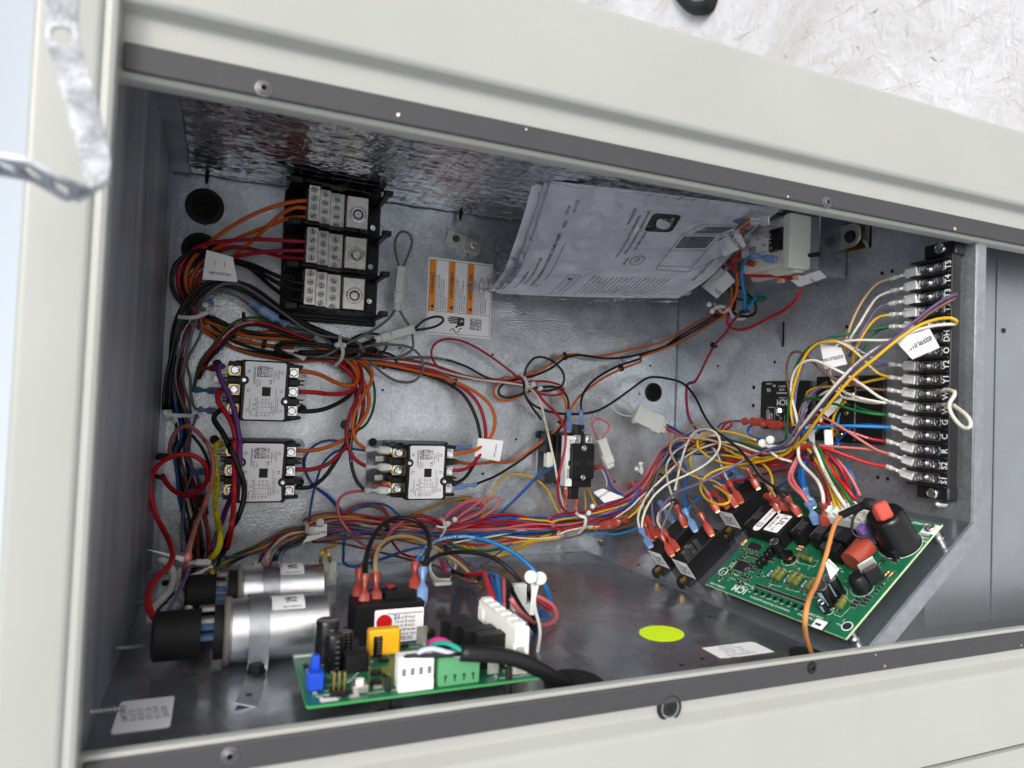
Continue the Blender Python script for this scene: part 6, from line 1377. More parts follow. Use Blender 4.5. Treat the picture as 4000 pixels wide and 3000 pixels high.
wire('copper sleeved white wire end under the small contactor','white',.11,'Y2',[(1480,1150,4.0),(1500,1145,3.9),(1508,1120,3.8)], ends=[(-1,'red',(1510,1010,3.8),.25)])
wire('black loop standing above the centre tie','black',.12,'Y2',[(1350,560,.9),(1290,480,1.2),(1245,400,1.8),(1240,310,2.2),(1255,225,2.4),(1310,162,2.5),(1380,162,2.5),(1450,205,2.4),(1497,270,2.3),(1490,335,2.2),(1420,372,2.1),(1340,375,2.0)])
wire('long black wire swinging right past the star grommet down to the slanted relays','black',.125,'Y2',[(1240,330,2.0),(1245,400,2.1),(1290,460,2.3),(1400,510,2.6),(1550,527,2.8),(1700,510,2.8),(1830,440,2.6),(1940,360,2.4),(2050,290,2.2),('X3',450,-40,2.2),('X3',560,0,2.4),('X3',650,100,2.8),('X3',725,250,3.4),('X3',800,360,4.2),('X3',900,440,5.0),('X3',1010,530,5.6),('X3',1110,650,5.6),('X3',1200,770,5.2),('X3',1310,845,4.6),('X3',1405,925,3.9)], ends=[(-1,'red',('X3',1500,1060,2.6),.30)])
wire('orange wire of the outer pair looping by the centre tie','orange',.125,'Y2',[(700,820,.5),(900,850,.5),(1050,838,.5),(1150,838,.6),(1260,775,.9),(1380,685,1.4),(1470,610,1.8),(1512,520,2.0),(1498,420,2.0),(1430,355,1.8),(1340,352,1.6),(1260,385,1.4),(1180,425,1.2),(1100,442,1.1),(1050,412,1.0),(1045,360,1.0),(1090,310,1.0),(1180,290,1.1),(1300,262,1.2),(1400,210,1.3),(1490,150,1.3),(1570,140,1.3),(1700,155,1.3),(1900,118,1.4),(2157,50,1.6),('X1',300,1255,2.0),('X1',450,1165,2.6),('X1',600,1085,3.4)], group='long orange and black pairs')
wire('black wire of the outer pair from the blue sleeve of the middle contactor','black',.125,'Y2',[(915,985,4.2),(1050,930,2.8),(1180,852,2.0),(1300,765,1.8),(1400,690,1.9),(1480,610,2.0),(1525,510,2.1),(1520,420,2.1),(1460,355,2.0),(1370,350,1.8),(1280,370,1.6),(1200,405,1.4),(1120,420,1.2),(1075,395,1.1),(1085,350,1.1),(1150,312,1.1),(1290,282,1.2),(1410,232,1.3),(1510,162,1.4),(1600,145,1.4),(1750,165,1.4),(1900,158,1.5),(2157,85,1.7),('X1',300,1285,2.1),('X1',450,1195,2.7),('X1',620,1100,3.6)], ends=[(0,'blue',(782,1002,4.6),.25)], group='long orange and black pairs')
wire('orange wire of the inner pair, into the left blue sleeve above the small contactor','orange',.125,'X1',[(700,1095,3.8),(560,1180,2.8),(400,1280,2.2),(200,1370,1.8),(0,1450,1.6),('Y2',2000,180,1.5),('Y2',1870,235,1.5),('Y2',1750,295,1.7),('Y2',1640,375,2.2),('Y2',1570,445,2.8),('Y2',1530,515,3.4)], ends=[(-1,'blue',('Y2',1528,640,4.4),.30)], group='long orange and black pairs')
wire('black wire of the inner pair, into the right blue sleeve above the small contactor','black',.125,'X1',[(720,1090,3.6),(560,1160,2.9),(400,1250,2.3),(200,1355,1.8),(0,1430,1.6),('Y2',2000,160,1.6),('Y2',1850,215,1.7),('Y2',1730,280,2.0),('Y2',1650,350,2.6),('Y2',1612,430,3.2),('Y2',1608,515,3.6)], ends=[(-1,'blue',('Y2',1612,640,4.4),.30)], group='long orange and black pairs')
wire('off white loop from the wide connector','white',.10,'W4',[(880,180,2.2),(790,168,2.3),(710,120,2.4),(690,60,2.4),(730,20,2.4),(790,30,2.4),(850,80,2.3),(905,140,2.2)])
wire('pink loop out of the connector right of the small contactor','pink',.105,'W4',[(555,390,2.2),(520,310,2.5),(500,240,2.6),(530,208,2.7),(600,212,2.7),(655,255,2.6),(660,300,2.5),(620,350,2.4),(600,395,2.3)])
for i, q in enumerate(((770,20),(1130,160))): pass
bundle('W4', [(1185,270,2.4),(1280,320,2.6),(1380,380,2.6),(1480,420,2.6),(1600,460,2.4),(1750,480,2.2)], ['red','blue','pink','red','salmon','red'], 'leaving the wide connector', .105, .38, 41)
bundle('X1', [(850,1040,4.2),(760,1130,3.2),(680,1250,2.4),(600,1340,2.0),(540,1450,1.9),(440,1640,1.8),('X3',590,0,1.8),('X3',580,150,1.9),('X3',600,280,2.0),('X3',680,400,2.1)], ['red','blue'], 'taped together below the transformer', .115, .13, 43, jit=.15)
# ---- small contactor surroundings
bundle('K1', [(155,455,3.4),(90,490,2.6),(0,540,2.0),('Y2',1300,960,1.6),('Y2',1200,1060,1.5),('Y2',1100,1150,1.4),('Y2',1000,1220,1.3)], ['blue','blue','blue','brown'], 'fanning down left of the small contactor', .115, .2, 44)
wire('yellow wire arching left of the small contactor','yellow',.11,'Y2',[(960,1200,1.4),(1010,1090,1.2),(1060,980,1.1),(1130,925,1.1),(1230,920,1.2),(1330,960,1.3),(1400,1030,1.4),(1440,1120,1.4),(1490,1200,1.6)])
wire('yellow wire rising behind the small contactor','yellow',.10,'W4',[(440,1060,1.2),(445,980,1.1),(435,900,1.0),(430,830,.8)]); wire('second yellow wire behind the small contactor','yellow',.10,'W4',[(560,1030,1.3),(520,960,1.2),(480,880,1.0),(465,830,.9)])
wire('white wire with a red sleeve at the right side of the small contactor','white',.10,'W4',[(640,850,1.6),(640,780,2.0),(610,700,2.6),(575,650,3.0)], ends=[(-1,'red',(520,655,3.2),.27)])
bundle('W4', [(600,640,2.2),(640,720,2.0),(680,820,1.8),(740,880,1.7),(840,900,1.6),(960,860,1.6)], ['pink','pink','blue'], 'looping down from the pink connector', .105, .25, 46)
# ---- big loom along the bottom of the back panel
LOOM = 'wires in the loom along the bottom of the back panel'
mid = [('W2',1700,1010,1.3),('W3',0,440,1.3),('W3',250,420,1.3),('W3',500,440,1.4),('W3',800,460,1.5),('W3',1080,480,1.6),('W3',1350,470,1.6),('W3',1700,450,1.5),('W3',2000,440,1.5),('W4',100,1160,1.5),('W4',380,1110,1.6),('W4',600,1060,1.7),('W4',800,980,1.9),('W4',980,860,2.2),('W4',1080,700,2.6),('W4',1200,540,3.0),('W4',1400,440,3.2)]
bundle('W3', mid, ['yellow','red','pink','blue','violet','salmon','green','red','pink','blue','white','yellow','violet','red','brown','blue','salmon'], 'in the loom along the bottom of the back panel', .098, .72, 51, LOOM, jit=.6)
low = [('W3',0,520,.8),('W3',300,500,.8),('W3',600,520,.8),('W3',900,560,.8),('W3',1150,590,.9),('W3',1500,610,.9),('W3',1800,560,1.0),('W3',2100,520,1.0),('W4',200,1260,1.2),('W4',420,1200,1.3),('W4',700,1120,1.4),('W4',900,1030,1.6),('W4',1000,900,2.0)]
bundle('W3', low, ['yellow','violet','brown','red','pink','blue','yellow','white'], 'low in the loom, sagging towards the floor seam', .10, .62, 52, LOOM+' low', jit=1.3)
bundle('W3', [(760,390,1.8),(880,380,2.0),(1000,410,2.2),(1100,460,2.3),(1300,430,2.2),(1450,390,2.0),(1650,380,1.8),(1900,420,1.7),(2212,380,1.7)], ['red','red','pink','blue'], 'bulging above the loom by the middle tie', .115, .35, 53)
wire('pink wire sweeping from the lower red sleeve of the middle contactor','pink',.135,'W3',[(440,140,3.6),(380,150,3.2),(260,160,2.8),(180,200,2.6),(150,280,2.5),(175,390,2.7),(250,500,3.0),(340,590,3.3),(430,635,3.4),(520,620,3.2),(580,550,3.0),(640,470,2.8),(720,410,2.5)])
wire('olive yellow wire rising over the loom to the right','yellow',.115,'W3',[(700,410,1.2),(800,360,1.0),(950,300,.9),(1100,240,.9),(1250,215,.9),(1380,235,1.0),(1420,290,1.2)])
for i, (c, d) in enumerate((('pink',0),('salmon',14),('red',28),('blue',40),('red',52))):
    wire(('outer','second','third','fourth','innermost')[i]+' '+dict(pink='pink',salmon='salmon',red='red',blue='blue')[c]+' wire of the leaf shaped coil above the middle tie', c, .11, 'W3', [(1060,440,2.2),(1090+d*.5,370,2.2),(1160+d,300+d*.4,2.1),(1280+d*.6,230+d,2.0),(1380,225+d,2.0),(1430-d*.2,280+d*.5,2.0),(1380-d,340,2.1),(1250-d,400,2.2),(1120,450,2.3)], group='coil of slack above the middle tie')
wire('pink wire forming the pointed outermost leaf above the loom','pink',.12,'W3',[(1080,490,2.6),(1250,460,2.5),(1400,380,2.3),(1520,290,2.1),(1562,230,2.0),(1530,205,2.0),(1440,215,2.1),(1340,270,2.2),(1220,360,2.4),(1120,440,2.5)])
for lab, c, y in (('thin red hoop above the left part of the loom','red',0),('thin blue hoop just above the red one','blue',-6),('dark brown hoop under the red one','brown',26)):
    wire(lab, c, .105, 'W3', [(180,350+y,1.2),(260,300+y,1.2),(360,265+y,1.2),(470,262+y,1.2),(550,300+y,1.3),(590,360+y,1.4),(640,430+y,1.5)] if c != 'blue' else [(240,345,1.3),(360,285,1.3),(480,258,1.3),(590,280,1.4),(660,340,1.4),(740,400,1.5)])
wire('blue wire boxing round below the loom on the left','blue',.125,'W3',[(225,520,1.2),(208,600,1.4),(203,700,1.6),(215,780,1.6),(270,805,1.5),(380,785,1.4),(500,750,1.4),(640,700,1.5),(780,655,1.7),(920,630,2.0),(1030,600,2.2)])
wire('blue wire falling from the contactors to the loom','blue',.11,'W3',[(-20,130,1.1),(60,180,1.1),(130,250,1.2),(180,320,1.3),(200,380,1.3)])
wire('red wire swinging below the loom left of the middle tie','red',.12,'W3',[(610,500,1.8),(620,570,2.0),(660,640,2.2),(730,700,2.3),(810,722,2.3),(880,700,2.2),(960,650,2.1),(1030,600,2.0)])
wire('brown wire sagging low between the loom and the floor seam','brown',.11,'W3',[(-300,600,.9),(-100,590,1.0),(150,600,1.1),(350,640,1.2),(560,690,1.2),(760,740,1.2),(900,775,1.3),(1000,800,1.6),(1120,860,2.0),(1300,930,2.2),(1360,935,2.4)])
wire('green wire bowing below the loom right of the middle tie','green',.105,'W3',[(1100,605,1.4),(1250,650,1.3),(1400,670,1.2),(1520,660,1.2),(1650,610,1.2),(1800,560,1.3)])
wire('lilac wire drooping low over the floor seam','violet',.105,'W3',[(1110,640,1.2),(1200,720,1.2),(1280,780,1.2),(1360,800,1.2),(1450,760,1.1),(1540,690,1.1),(1660,600,1.2),(1800,530,1.2)])
for i, y in enumerate((0, 22)):
    wire(('upper','lower')[i]+' yellow wire crossing under the loom to the right', 'yellow', .105, 'W3', [(1180,575+y,1.1),(1320,640+y,1.0),(1450,700+y*.4,1.0),(1560,700+y*.4,1.0),(1700,640+y,1.1),(1850,570+y,1.2),(2000,520+y,1.3)])
wire('white wire rising through the loom towards the right','white',.105,'W3',[(1150,600,1.9),(1300,570,1.9),(1450,550,1.9),(1600,520,1.8),(1750,490,1.8),(1900,470,1.7)])
wire('blue wire running from the red splices to the slanted relays','sky',.105,'W4',[(380,1250,1.3),(560,1262,1.3),(740,1270,1.3),(860,1240,1.4),(930,1210,1.8)])
wire('brown wire under the red splice heading right','brown',.10,'W4',[(420,1235,1.1),(600,1240,1.1),(760,1220,1.2),(900,1170,1.4),(1000,1120,1.8)])
# ---- connectors at the bottom left, on the loom's branches
for lab, c, pts in (('red wire into the left white nine way plug','red',[(1700,1000,1.2),(1560,1030,1.2),(1430,1090,1.3),(1330,1170,1.8),(1250,1250,3),(1200,1370,'z',5.6)]),
    ('white wire into the left nine way plug','white',[(1700,1045,1.4),(1560,1058,1.5),(1440,1115,1.6),(1345,1215,2.4),(1285,1330,4.0),(1255,1440,'z',6)]),
    ('salmon wire into the left nine way plug','salmon',[(1700,1075,1.4),(1565,1108,1.6),(1450,1180,1.8),(1350,1285,3.2),(1290,1370,4.6),(1262,1440,'z',6)]),
    ('green wire into the left nine way plug','green',[(1700,1110,1.3),(1570,1150,1.5),(1460,1225,1.8),(1390,1310,3.4),(1350,1440,'z',6)]),
    ('blue wire into the left nine way plug','blue',[(1600,1140,1.2),(1460,1200,1.4),(1370,1300,3.2),(1320,1440,'z',6)]),
    ('violet wire into the left nine way plug','violet',[(1650,1165,1.2),(1530,1210,1.4),(1445,1290,3),(1410,1380,5),(1405,1440,'z',6)])):
    wire(lab, c, .125, 'W2', pts, group='wires into the nine way plug')
bundle('W2', [(1700,1020,1.0),(1500,1060,1.0),(1300,1150,1.1),(1120,1240,1.3),(950,1320,1.5),(800,1390,1.8),(700,1470,2.2),(640,1560,2.8)], ['yellow','grey','yellow','brown','green','grey'], 'running left from the loom to the corner', .115, .4, 57)
wire('thin lilac wire curling from the trunk along the loom branch','violet',.11,'W2',[(720,1080,3.0),(700,1170,3.0),(710,1250,2.9),(780,1300,2.6),(900,1312,2.2),(1050,1295,1.8),(1200,1250,1.6),(1330,1195,1.4)])
for lab, pts in (('left yellow wire arching into the right white plug',[(1760,1350,2.2),(1790,1270,2.1),(1850,1210,1.9),(1936,1170,1.6)]),('right yellow wire into the right white plug',[(1880,1350,2.2),(1880,1290,2.1),(1850,1230,1.9)])):
    wire(lab, 'yellow', .13, 'W2', [('W3',0,765,'z',6.5)] + [('W3',20,690,4.5),('W3',70,640,1.8),('W3',150,615,1.5)] if 'left' in lab else [('W3',88,760,'z',6.5),('W3',75,700,4.6),('W3',50,660,3)])
def block_connector(label, k, u0, v0, u1, v1, h, dep):
    a, b = atz(k, u0, v0, h), atz(k, u1, v1, h); c = (a+b)/2
    t = thing('plug_connector', label, 'connector', frame(c), group='white nylon plug and socket connectors')
    w, hh = abs(b.x-a.x), abs(b.y-a.y)
    part('socket', G().box((0,-hh*.2,-.1),(w,hh*.6,dep),.06), M['nylon'], t)
    g = G().box((0,hh*.22,0),(w*.94,hh*.5,dep*.8),.06).box((w*.2,0,dep*.5),(w*.25,hh*.5,.12),.03); part('plug', g, M['whitep'], t); return t
block_connector('white nine way plug standing behind the capacitors', 'W2', 1115, 1370, 1445, 1700, 6.0, 1.8)
block_connector('white plug with two yellow wires left of the isolation relay', 'W3', -35, 745, 130, 950, 6.5, 1.6)
# ---- isolation relay leads
RL = 'leads of the isolation relay'
def relz(lab, c, r, pts, kind, tip, rad=.33): wire(lab, c, r, 'W3', pts, ends=[(0, kind, tip, rad)], group=RL, text=None)
relz('black wire arching high from the front left red sleeve','black',.18,[(392,895,'z',20.5),(392,800,'z',19.5),(415,660,'z',17.5),(475,520,'z',15.5),(560,425,'z',14),(665,385,'z',13),(780,390,'z',13),(870,435,'z',13.5),(925,510,'z',14.5),(945,610,'z',16),(925,710,'z',18),(890,840,'z',20)],'red',(375,1185,'z',21.5))
relz('tan wire arching from the third red sleeve','tan',.165,[(485,885,'z',20),(480,800,'z',19),(490,690,'z',17),(535,605,'z',15),(640,550,'z',13),(760,545,'z',12),(880,580,'z',11),(1000,640,'z',10.5),(1090,700,'z',10),(1210,780,'z',10),(1330,900,'z',10.5),(1440,1020,'z',11)],'red',(490,1165,'z',21.3))
relz('brown wire from the rear left red sleeve','brown',.16,[(345,845,'z',19),(395,745,'z',17),(490,665,'z',14.5),(600,580,'z',12.5),(710,530,'z',11.5),(830,530,'z',11),(960,575,'z',10.5),(1090,655,'z',10),(1220,760,'z',10),(1330,890,'z',10.5),(1430,990,'z',11.5),(1460,1070,'z',13)],'red',(318,1120,'z',20.3))
wire('thick blue printed wire sweeping in a wide arc over the floor','sky',.175,'W3',[(825,790,'z',19.5),(860,720,'z',18),(940,625,'z',15.5),(1060,565,'z',13.5),(1200,545,'z',12.5),(1340,555,'z',12),(1500,598,'z',12),(1660,675,'z',12.5),(1800,785,'z',13),(1910,910,'z',14),(1980,1050,'z',15.5),(2005,1180,'z',17),(1995,1300,'z',18.5),('Y3',1900,830,'z',20),('Y3',1800,850,'z',21)], ends=[(0,'red',(815,1035,'z',20.8),.33)], group=RL, text=('AWG 16194       105C 600V  1015 OR 1230   AWM STYLE   MTW OR   TYPE (UL)  AWG',.24,1.5))
wire('black wire pair sweeping from the blue sleeve to the floor clip','black',.165,'W3',[(893,835,'z',20.3),(930,765,'z',19),(1040,700,'z',17),(1200,677,'z',15.5),(1380,690,'z',15),(1520,740,'z',15),(1650,840,'z',15.5),(1750,960,'z',16.5),(1840,1110,'z',18)], ends=[(0,'blue',(882,1130,'z',21.5),.34)], group=RL)
# ---- white connector feed wires on the small board
for i, (c, u, v, bu, bv) in enumerate((('brightred',1420,860,1495,1080),('blue',1475,900,1525,1100),('sky',1522,880,1550,1130),('pink',1572,910,1585,1150),('black',1612,930,1612,1170))):
    wire(('bright red','dark blue','light blue','pink','black')[i]+' wire bending down into the tall white connector', c, .17, 'W3', [(1040+10*i,740,2.0),(1090+10*i,830,2.6),(1200+20*i,880,'z',9),(1330+20*i,870-6*i,'z',14),(u,v,'z',19),(u+14,v+40,'z',21.5),(bu,bv,'z',26-.4*i)], group='wires into the tall white connector')
wire('pink wire looping right of the tall white connector','pink',.17,'Y3',[(1650,620,'z',25),(1700,700,'z',25),(1780,770,'z',24),(1870,815,'z',23),(1945,800,'z',22),(1980,745,'z',21),(1960,680,'z',20),(1890,630,'z',19),(1800,590,'z',18)])
wire('red wire forming the outermost loop near the floor clip','red',.16,'Y3',[(1780,600,'z',17),(1880,660,'z',17.5),(1980,730,'z',18.5),(2045,810,'z',20),(2030,870,'z',21.5),(1950,905,'z',22.5),(1860,895,'z',23)])
wire('blue wire tucked under the loop near the floor clip','blue',.17,'Y3',[(1860,720,'z',19),(1940,780,'z',20),(1965,840,'z',21),(1920,880,'z',22),(1830,860,'z',22.5),(1790,800,'z',23)])
wire('black wire running down beside the tall white connector','black',.165,'Y3',[(1630,500,'z',20),(1665,580,'z',21),(1720,680,'z',22),(1790,780,'z',23),(1830,850,'z',24)])
# ---- cable to the small board
wire('thick black sheathed cable curving from the small board to the floor grommet','black',.40,'Y3',[(1290,1015,'z',32.6),(1400,1020,'z',32.7),(1550,1030,'z',32.7),(1700,1062,'z',32.6),(1840,1125,'z',32.3),(1960,1195,'z',31.9),(2060,1250,'z',31.2)], name='cable', n=14)
wire('teal core of the black cable','teal',.13,'Y3',[(1050,1010,'z',31),(1080,965,'z',31.4),(1160,942,'z',31.8),(1240,965,'z',32.2),(1310,1008,'z',32.6)])
wire('magenta core of the black cable','magenta',.13,'Y3',[(1060,950,'z',30.6),(1110,920,'z',31),(1180,928,'z',31.4),(1240,970,'z',32),(1300,1010,'z',32.4)])
wire('white core of the black cable','offwhite',.13,'Y3',[(970,1035,'z',32.0),(1010,1000,'z',32.2),(1090,985,'z',32.3),(1190,1010,'z',32.4),(1300,1040,'z',32.5)])
wire('thin black core lying flat along the board','black',.10,'Y3',[(860,1075,'z',31.8),(900,1040,'z',32),(1000,1035,'z',32.2),(1150,1032,'z',32.4),(1300,1022,'z',32.6)])
# ================================================================== low voltage wires at the right
ST = 'wires with crimped terminals on the strip'
ent = dict(T5=(728,283),T4=(728,357),T3=(722,432),T2=(722,497),T1=(722,568),DH=(735,645),O=(725,718),Y2=(718,790),Y1=(715,865),W2=(712,940),W1=(722,1012),G=(718,1088),C=(730,1160),R=(705,1243),S2=(718,1318),S1=(703,1392))
def strip_wire(n_, c, pts, lab, k='X2', r=.105, text=None, bare=True):
    """from the crimp at strip position n_ backwards; the terminal reaches the strip"""
    p0 = atx('X2', ent[n_][0], ent[n_][1], 46.35); i = names.index(n_)
    tip = V((46.35, 3.6 + y0s - pitch*i, 29.85))
    return wire(lab, c, r, k, [p0] + pts, ends=[(0, 'bare', tip)] if bare else (), group=ST, text=text)
y0s = 7.32
strip_wire('T5','tan',[(650,308,1.4),(580,380,2.2),(520,480,2.8),(480,580,3.2),(455,660,3.0),(440,760,2.4)],'tan wire on terminal T5')
strip_wire('T4','white',[(650,388,1.4),(590,465,2.2),(540,550,2.8),(490,625,3.0),(460,700,2.6)],'white wire on terminal T4')
strip_wire('T3','violet',[(655,450,1.3),(605,510,2.0),(565,580,2.6),(520,645,2.8),(480,740,2.4)],'violet wire on terminal T3')
strip_wire('T2','yellow',[(655,508,1.3),(600,555,2.0),(560,615,2.5),(520,690,2.6),(490,800,2.0)],'yellow wire on terminal T2')
strip_wire('T1','green',[(640,578,1.6),(540,598,2.6),(430,617,3.6),(330,645,4.2),(245,690,4.4),(185,760,4.4),(145,850,4.3),(125,950,4.2),(118,1080,4.1),(105,1230,4.0)],'dark green wire on terminal T1 running far left')
strip_wire('T1','green',[(650,590,1.0),(600,650,1.4),(555,720,1.7),(510,800,1.8),(450,900,1.8)],'short dark green wire dropping from terminal T1', bare=False)
strip_wire('DH','white',[('W5',1380,203,2.2),('W5',1180,200,3.0),('W5',1010,215,3.6),('W5',925,265,3.9),('W5',880,350,4.0),('W5',865,470,3.9),('W5',890,590,3.7),('W5',970,690,3.3),('W5',1100,755,2.8),('W5',1270,800,2.2),('W5',1430,828,1.6)],'white printed wire from terminal DH round to W1', text=('600V 105C AWM STYLE FT1 TYPE MTW OR AWM 18 AWG (UL)',.15,5.5,'ink'))
strip_wire('Y2','violet',[('W5',1350,405,1.8),('W5',1200,325,2.8),('W5',1060,252,3.6),('W5',920,195,4.2),('W5',810,203,4.5),('W5',700,285,4.6),('W5',620,400,4.6),('W5',570,550,4.6),('W5',535,700,4.6),('W5',515,900,4.6),('W5',495,1090,4.5)],'violet printed wire on terminal Y2 arching to the left', text=('FT1 OR  600V TEW 105C  18 AWG (UL)',.15,1.2))
strip_wire('Y2','violet',[('W5',1300,472,1.4),('W5',1150,500,1.8),('W5',1030,545,2.2),('W5',900,640,2.4)],'second violet wire on terminal Y2 dropping behind', bare=False)
strip_wire('Y1','yellow',[('W5',1350,530,2.0),('W5',1250,440,2.8),('W5',1150,340,3.6),('W5',1050,262,4.2),('W5',950,217,4.6),('W5',850,215,4.8),('W5',740,240,4.9),('W5',655,315,5.0),('W5',600,410,5.0),('W5',555,530,5.0),('W5',515,660,4.9),('W5',490,800,4.8),('W5',485,920,4.7),('W5',510,1060,4.5)],'yellow printed wire on terminal Y1 arching to the left', r=.115, text=('1015 OR 1230 600V  AWM STYLE FT1 OR AWM STYLE',.16,1.2))
strip_wire('Y1','yellow',[('W5',1300,602,1.3),('W5',1150,638,1.6),('W5',900,662,2.0),('W5',730,680,2.2),('W5',650,715,2.2),('W5',635,800,1.9)],'second yellow wire on terminal Y1, running level', bare=False)
strip_wire('W2','brown',[('W5',1300,688,1.8),('W5',1150,655,2.6),('W5',1000,615,3.4),('W5',870,560,4.0),('W5',750,465,4.4),('W5',650,368,4.6),('W5',565,315,4.7),('W5',490,332,4.7),('W5',447,430,4.7),('W5',440,560,4.6),('W5',462,690,4.5),('W5',490,820,4.4)],'brown wire on terminal W2 arching over the timer')
strip_wire('W2','brown',[('W5',1250,695,1.2),('W5',1080,700,1.4),('W5',900,700,1.5)],'second brown wire on terminal W2, running level', bare=False)
strip_wire('W1','white',[('W5',1350,760,2.0),('W5',1200,650,3.0),('W5',1060,560,3.8),('W5',920,490,4.4),('W5',790,425,4.7),('W5',690,400,4.9),('W5',600,425,5.0),('W5',525,500,5.0),('W5',488,620,4.9),('W5',490,760,4.8),('W5',525,910,4.6),('W5',560,1080,4.4)],'white wire on terminal W1 arching to the left', r=.115)
strip_wire('W1','white',[('W5',1300,825,1.4),('W5',1100,790,1.8),('W5',1000,770,2.2),('W5',930,700,2.5),('W5',860,705,2.6),('W5',760,760,2.4)],'second white printed wire on terminal W1', bare=False, text=('TYPE MTW OR AWM',.14,1.0,'ink'))
strip_wire('G','green',[('W5',1300,935,1.8),('W5',1100,895,2.4),('W5',950,845,2.8),('W5',820,812,3.0),('W5',700,778,3.0),('W5',620,795,2.9),('W5',595,860,2.6)],'green wire on terminal G', r=.1155)
strip_wire('G','green',[('W5',1250,905,1.2),('W5',1100,850,1.4),('W5',950,820,1.5),('W5',820,850,1.6),('W5',720,940,1.7),('W5',680,1010,1.7)],'second darker green wire on terminal G', bare=False)
strip_wire('C','sky',[('W5',1250,1062,2.2),('W5',1050,1055,3.0),('W5',850,1060,3.6),('W5',700,1080,4.0),('W5',610,1115,4.1),('W5',550,1170,4.1),('W5',520,1240,4.0)],'light blue wire on terminal C', r=.125)
strip_wire('C','blue',[('W5',1250,1045,1.4),('W5',1120,1055,1.5),('W5',1030,1120,1.6),('W5',950,1210,1.7),('W5',900,1260,1.7)],'second blue wire on terminal C dropping away', bare=False)
strip_wire('R','red',[('W5',1300,1190,1.8),('W5',1120,1130,2.4),('W5',930,1070,3.0),('W5',800,1035,3.4),('W5',690,1012,3.6),('W5',610,1035,3.6),('W5',585,1100,3.5),('W5',620,1180,3.3)],'dark red printed wire on terminal R', r=.115, text=('18 AWG (UL)  TYPE',.16,1.4))
strip_wire('S2','salmon',[('W5',1350,1300,1.8),('W5',1200,1210,2.6),('W5',1050,1110,3.2),('W5',920,1030,3.6),('W5',800,965,3.8),('W5',700,945,3.8),('W5',640,960,3.7)],'salmon wire on terminal S2 slanting up to the left')
strip_wire('S2','salmon',[('W5',1300,1295,1.8),('W5',1100,1275,2.6),('W5',900,1262,3.3),('W5',720,1250,3.8),('W5',600,1270,4.0),('W5',520,1330,4.0),('W5',430,1380,3.8),('W5',330,1420,3.5)],'second salmon wire on terminal S2 running level to the left', bare=False)
strip_wire('S1','brightred',[('W5',1250,1425,2.0),('W5',1050,1355,3.0),('W5',870,1290,3.8),('W5',720,1258,4.2),('W5',600,1275,4.3),('W5',510,1320,4.2),('W5',400,1390,3.8),('W5',250,1430,3.4)],'bright red wire on terminal S1', r=.1155)
for n_ in ('O',):
    p0 = atx('X2', 735, 718, 46.35)
wire('yellow wire folded over the strip from T1 and slanting down left','yellow',.115,'X2',[(1090,560,.9),(1112,535,1.6),(1080,517,1.9),(1000,522,2.2),(900,555,2.8),(780,630,3.8),(640,745,4.8),(500,860,5.4),(400,975,5.7),(310,1090,5.6),(230,1200,5.2),(150,1290,4.6)], group='slanting group over the strip')
wire('white wire folded over the strip from T1 and slanting down left','white',.115,'X2',[(1060,555,.9),(1098,552,1.5),(1000,558,2.1),(900,580,2.7),(760,640,3.7),(620,710,4.7),(500,805,5.3),(390,920,5.7),(290,1040,5.7),(205,1150,5.4),(150,1240,4.9),(90,1295,4.5),(10,1300,4.2)], group='slanting group over the strip', text=('STYLE 1015 600V 105C  MTW OR AWM 18 AWG',.15,5,'ink'))
wire('purple wire slanting up over terminals T3 and T2','plum',.115,'X2',[(1075,385,1.0),(1108,375,1.6),(1040,405,2.0),(950,465,2.6),(880,520,3.1),(760,625,3.9),(640,705,4.6),(520,800,5.2),(400,930,5.5),(290,1060,5.5),(200,1170,5.3),(140,1260,4.9),(20,1300,4.4)], group='slanting group over the strip')
wire('light brown wire slanting up beside the purple one','brown',.125,'X2',[(1060,410,1.0),(1098,400,1.5),(1020,445,2.0),(940,495,2.5),(860,560,3.0)], group='slanting group over the strip')
wire('white jumper loop hanging out from terminals W2 and W1','white',.13,'X2',[(1010,950,1.2),(1060,940,1.5),(1100,958,2.0),(1090,985,2.3),(1068,1020,2.6),(1075,1070,2.9),(1110,1125,3.1),(1160,1165,3.2),(1193,1155,3.2),(1185,1110,3.0),(1140,1065,2.7),(1095,1035,2.2),(1060,1025,1.6),(1015,1030,1.2)])
for n_, du in (('W2',1010),('W1',1010)):
    a = atx('X2', 1005, 950 if n_ == 'W2' else 1030, 46.2); 
    solo('fork_terminal', G().box((0,0,0),(.12,.4,.9),.02).cyl((0,0,.3),(0,0,.9),.14,n=10), M['tin'], 'bare crimp of the white jumper at terminal '+n_, 'terminal', frame(a + V((0,0,.3))))
# ---- transformer leads
TR = 'transformer leads'
wire('left orange wire onto the transformer blades','orange',.13,'X1',[(600,1090,3.2),(700,1050,3.8),(770,960,4.2),(790,860,4.4),(780,720,4.8),(785,600,5.4),(800,480,6.4),(850,390,7.2),(905,355,7.6)], ends=[(-1,'bare',(1050,345,7.2))], group=TR)
wire('right orange wire onto the transformer blades','orange',.13,'X1',[(620,1100,3.0),(720,1080,3.4),(745,900,3.6),(715,800,4.0),(690,700,4.6),(700,560,5.6),(750,440,6.6),(820,360,7.3),(900,322,7.8)], ends=[(-1,'bare',(1045,318,7.4))], group=TR)
wire('black wire with a blue sleeve reaching behind the booklet','black',.13,'X1',[(760,1060,3.0),(770,960,3.6),(740,820,4.2),(690,740,4.6),(635,650,5.2),(610,560,6.0),(612,430,7.0),(640,330,7.8),(695,298,8.2)], ends=[(-1,'blue',(840,350,7.4),.26)], group=TR)
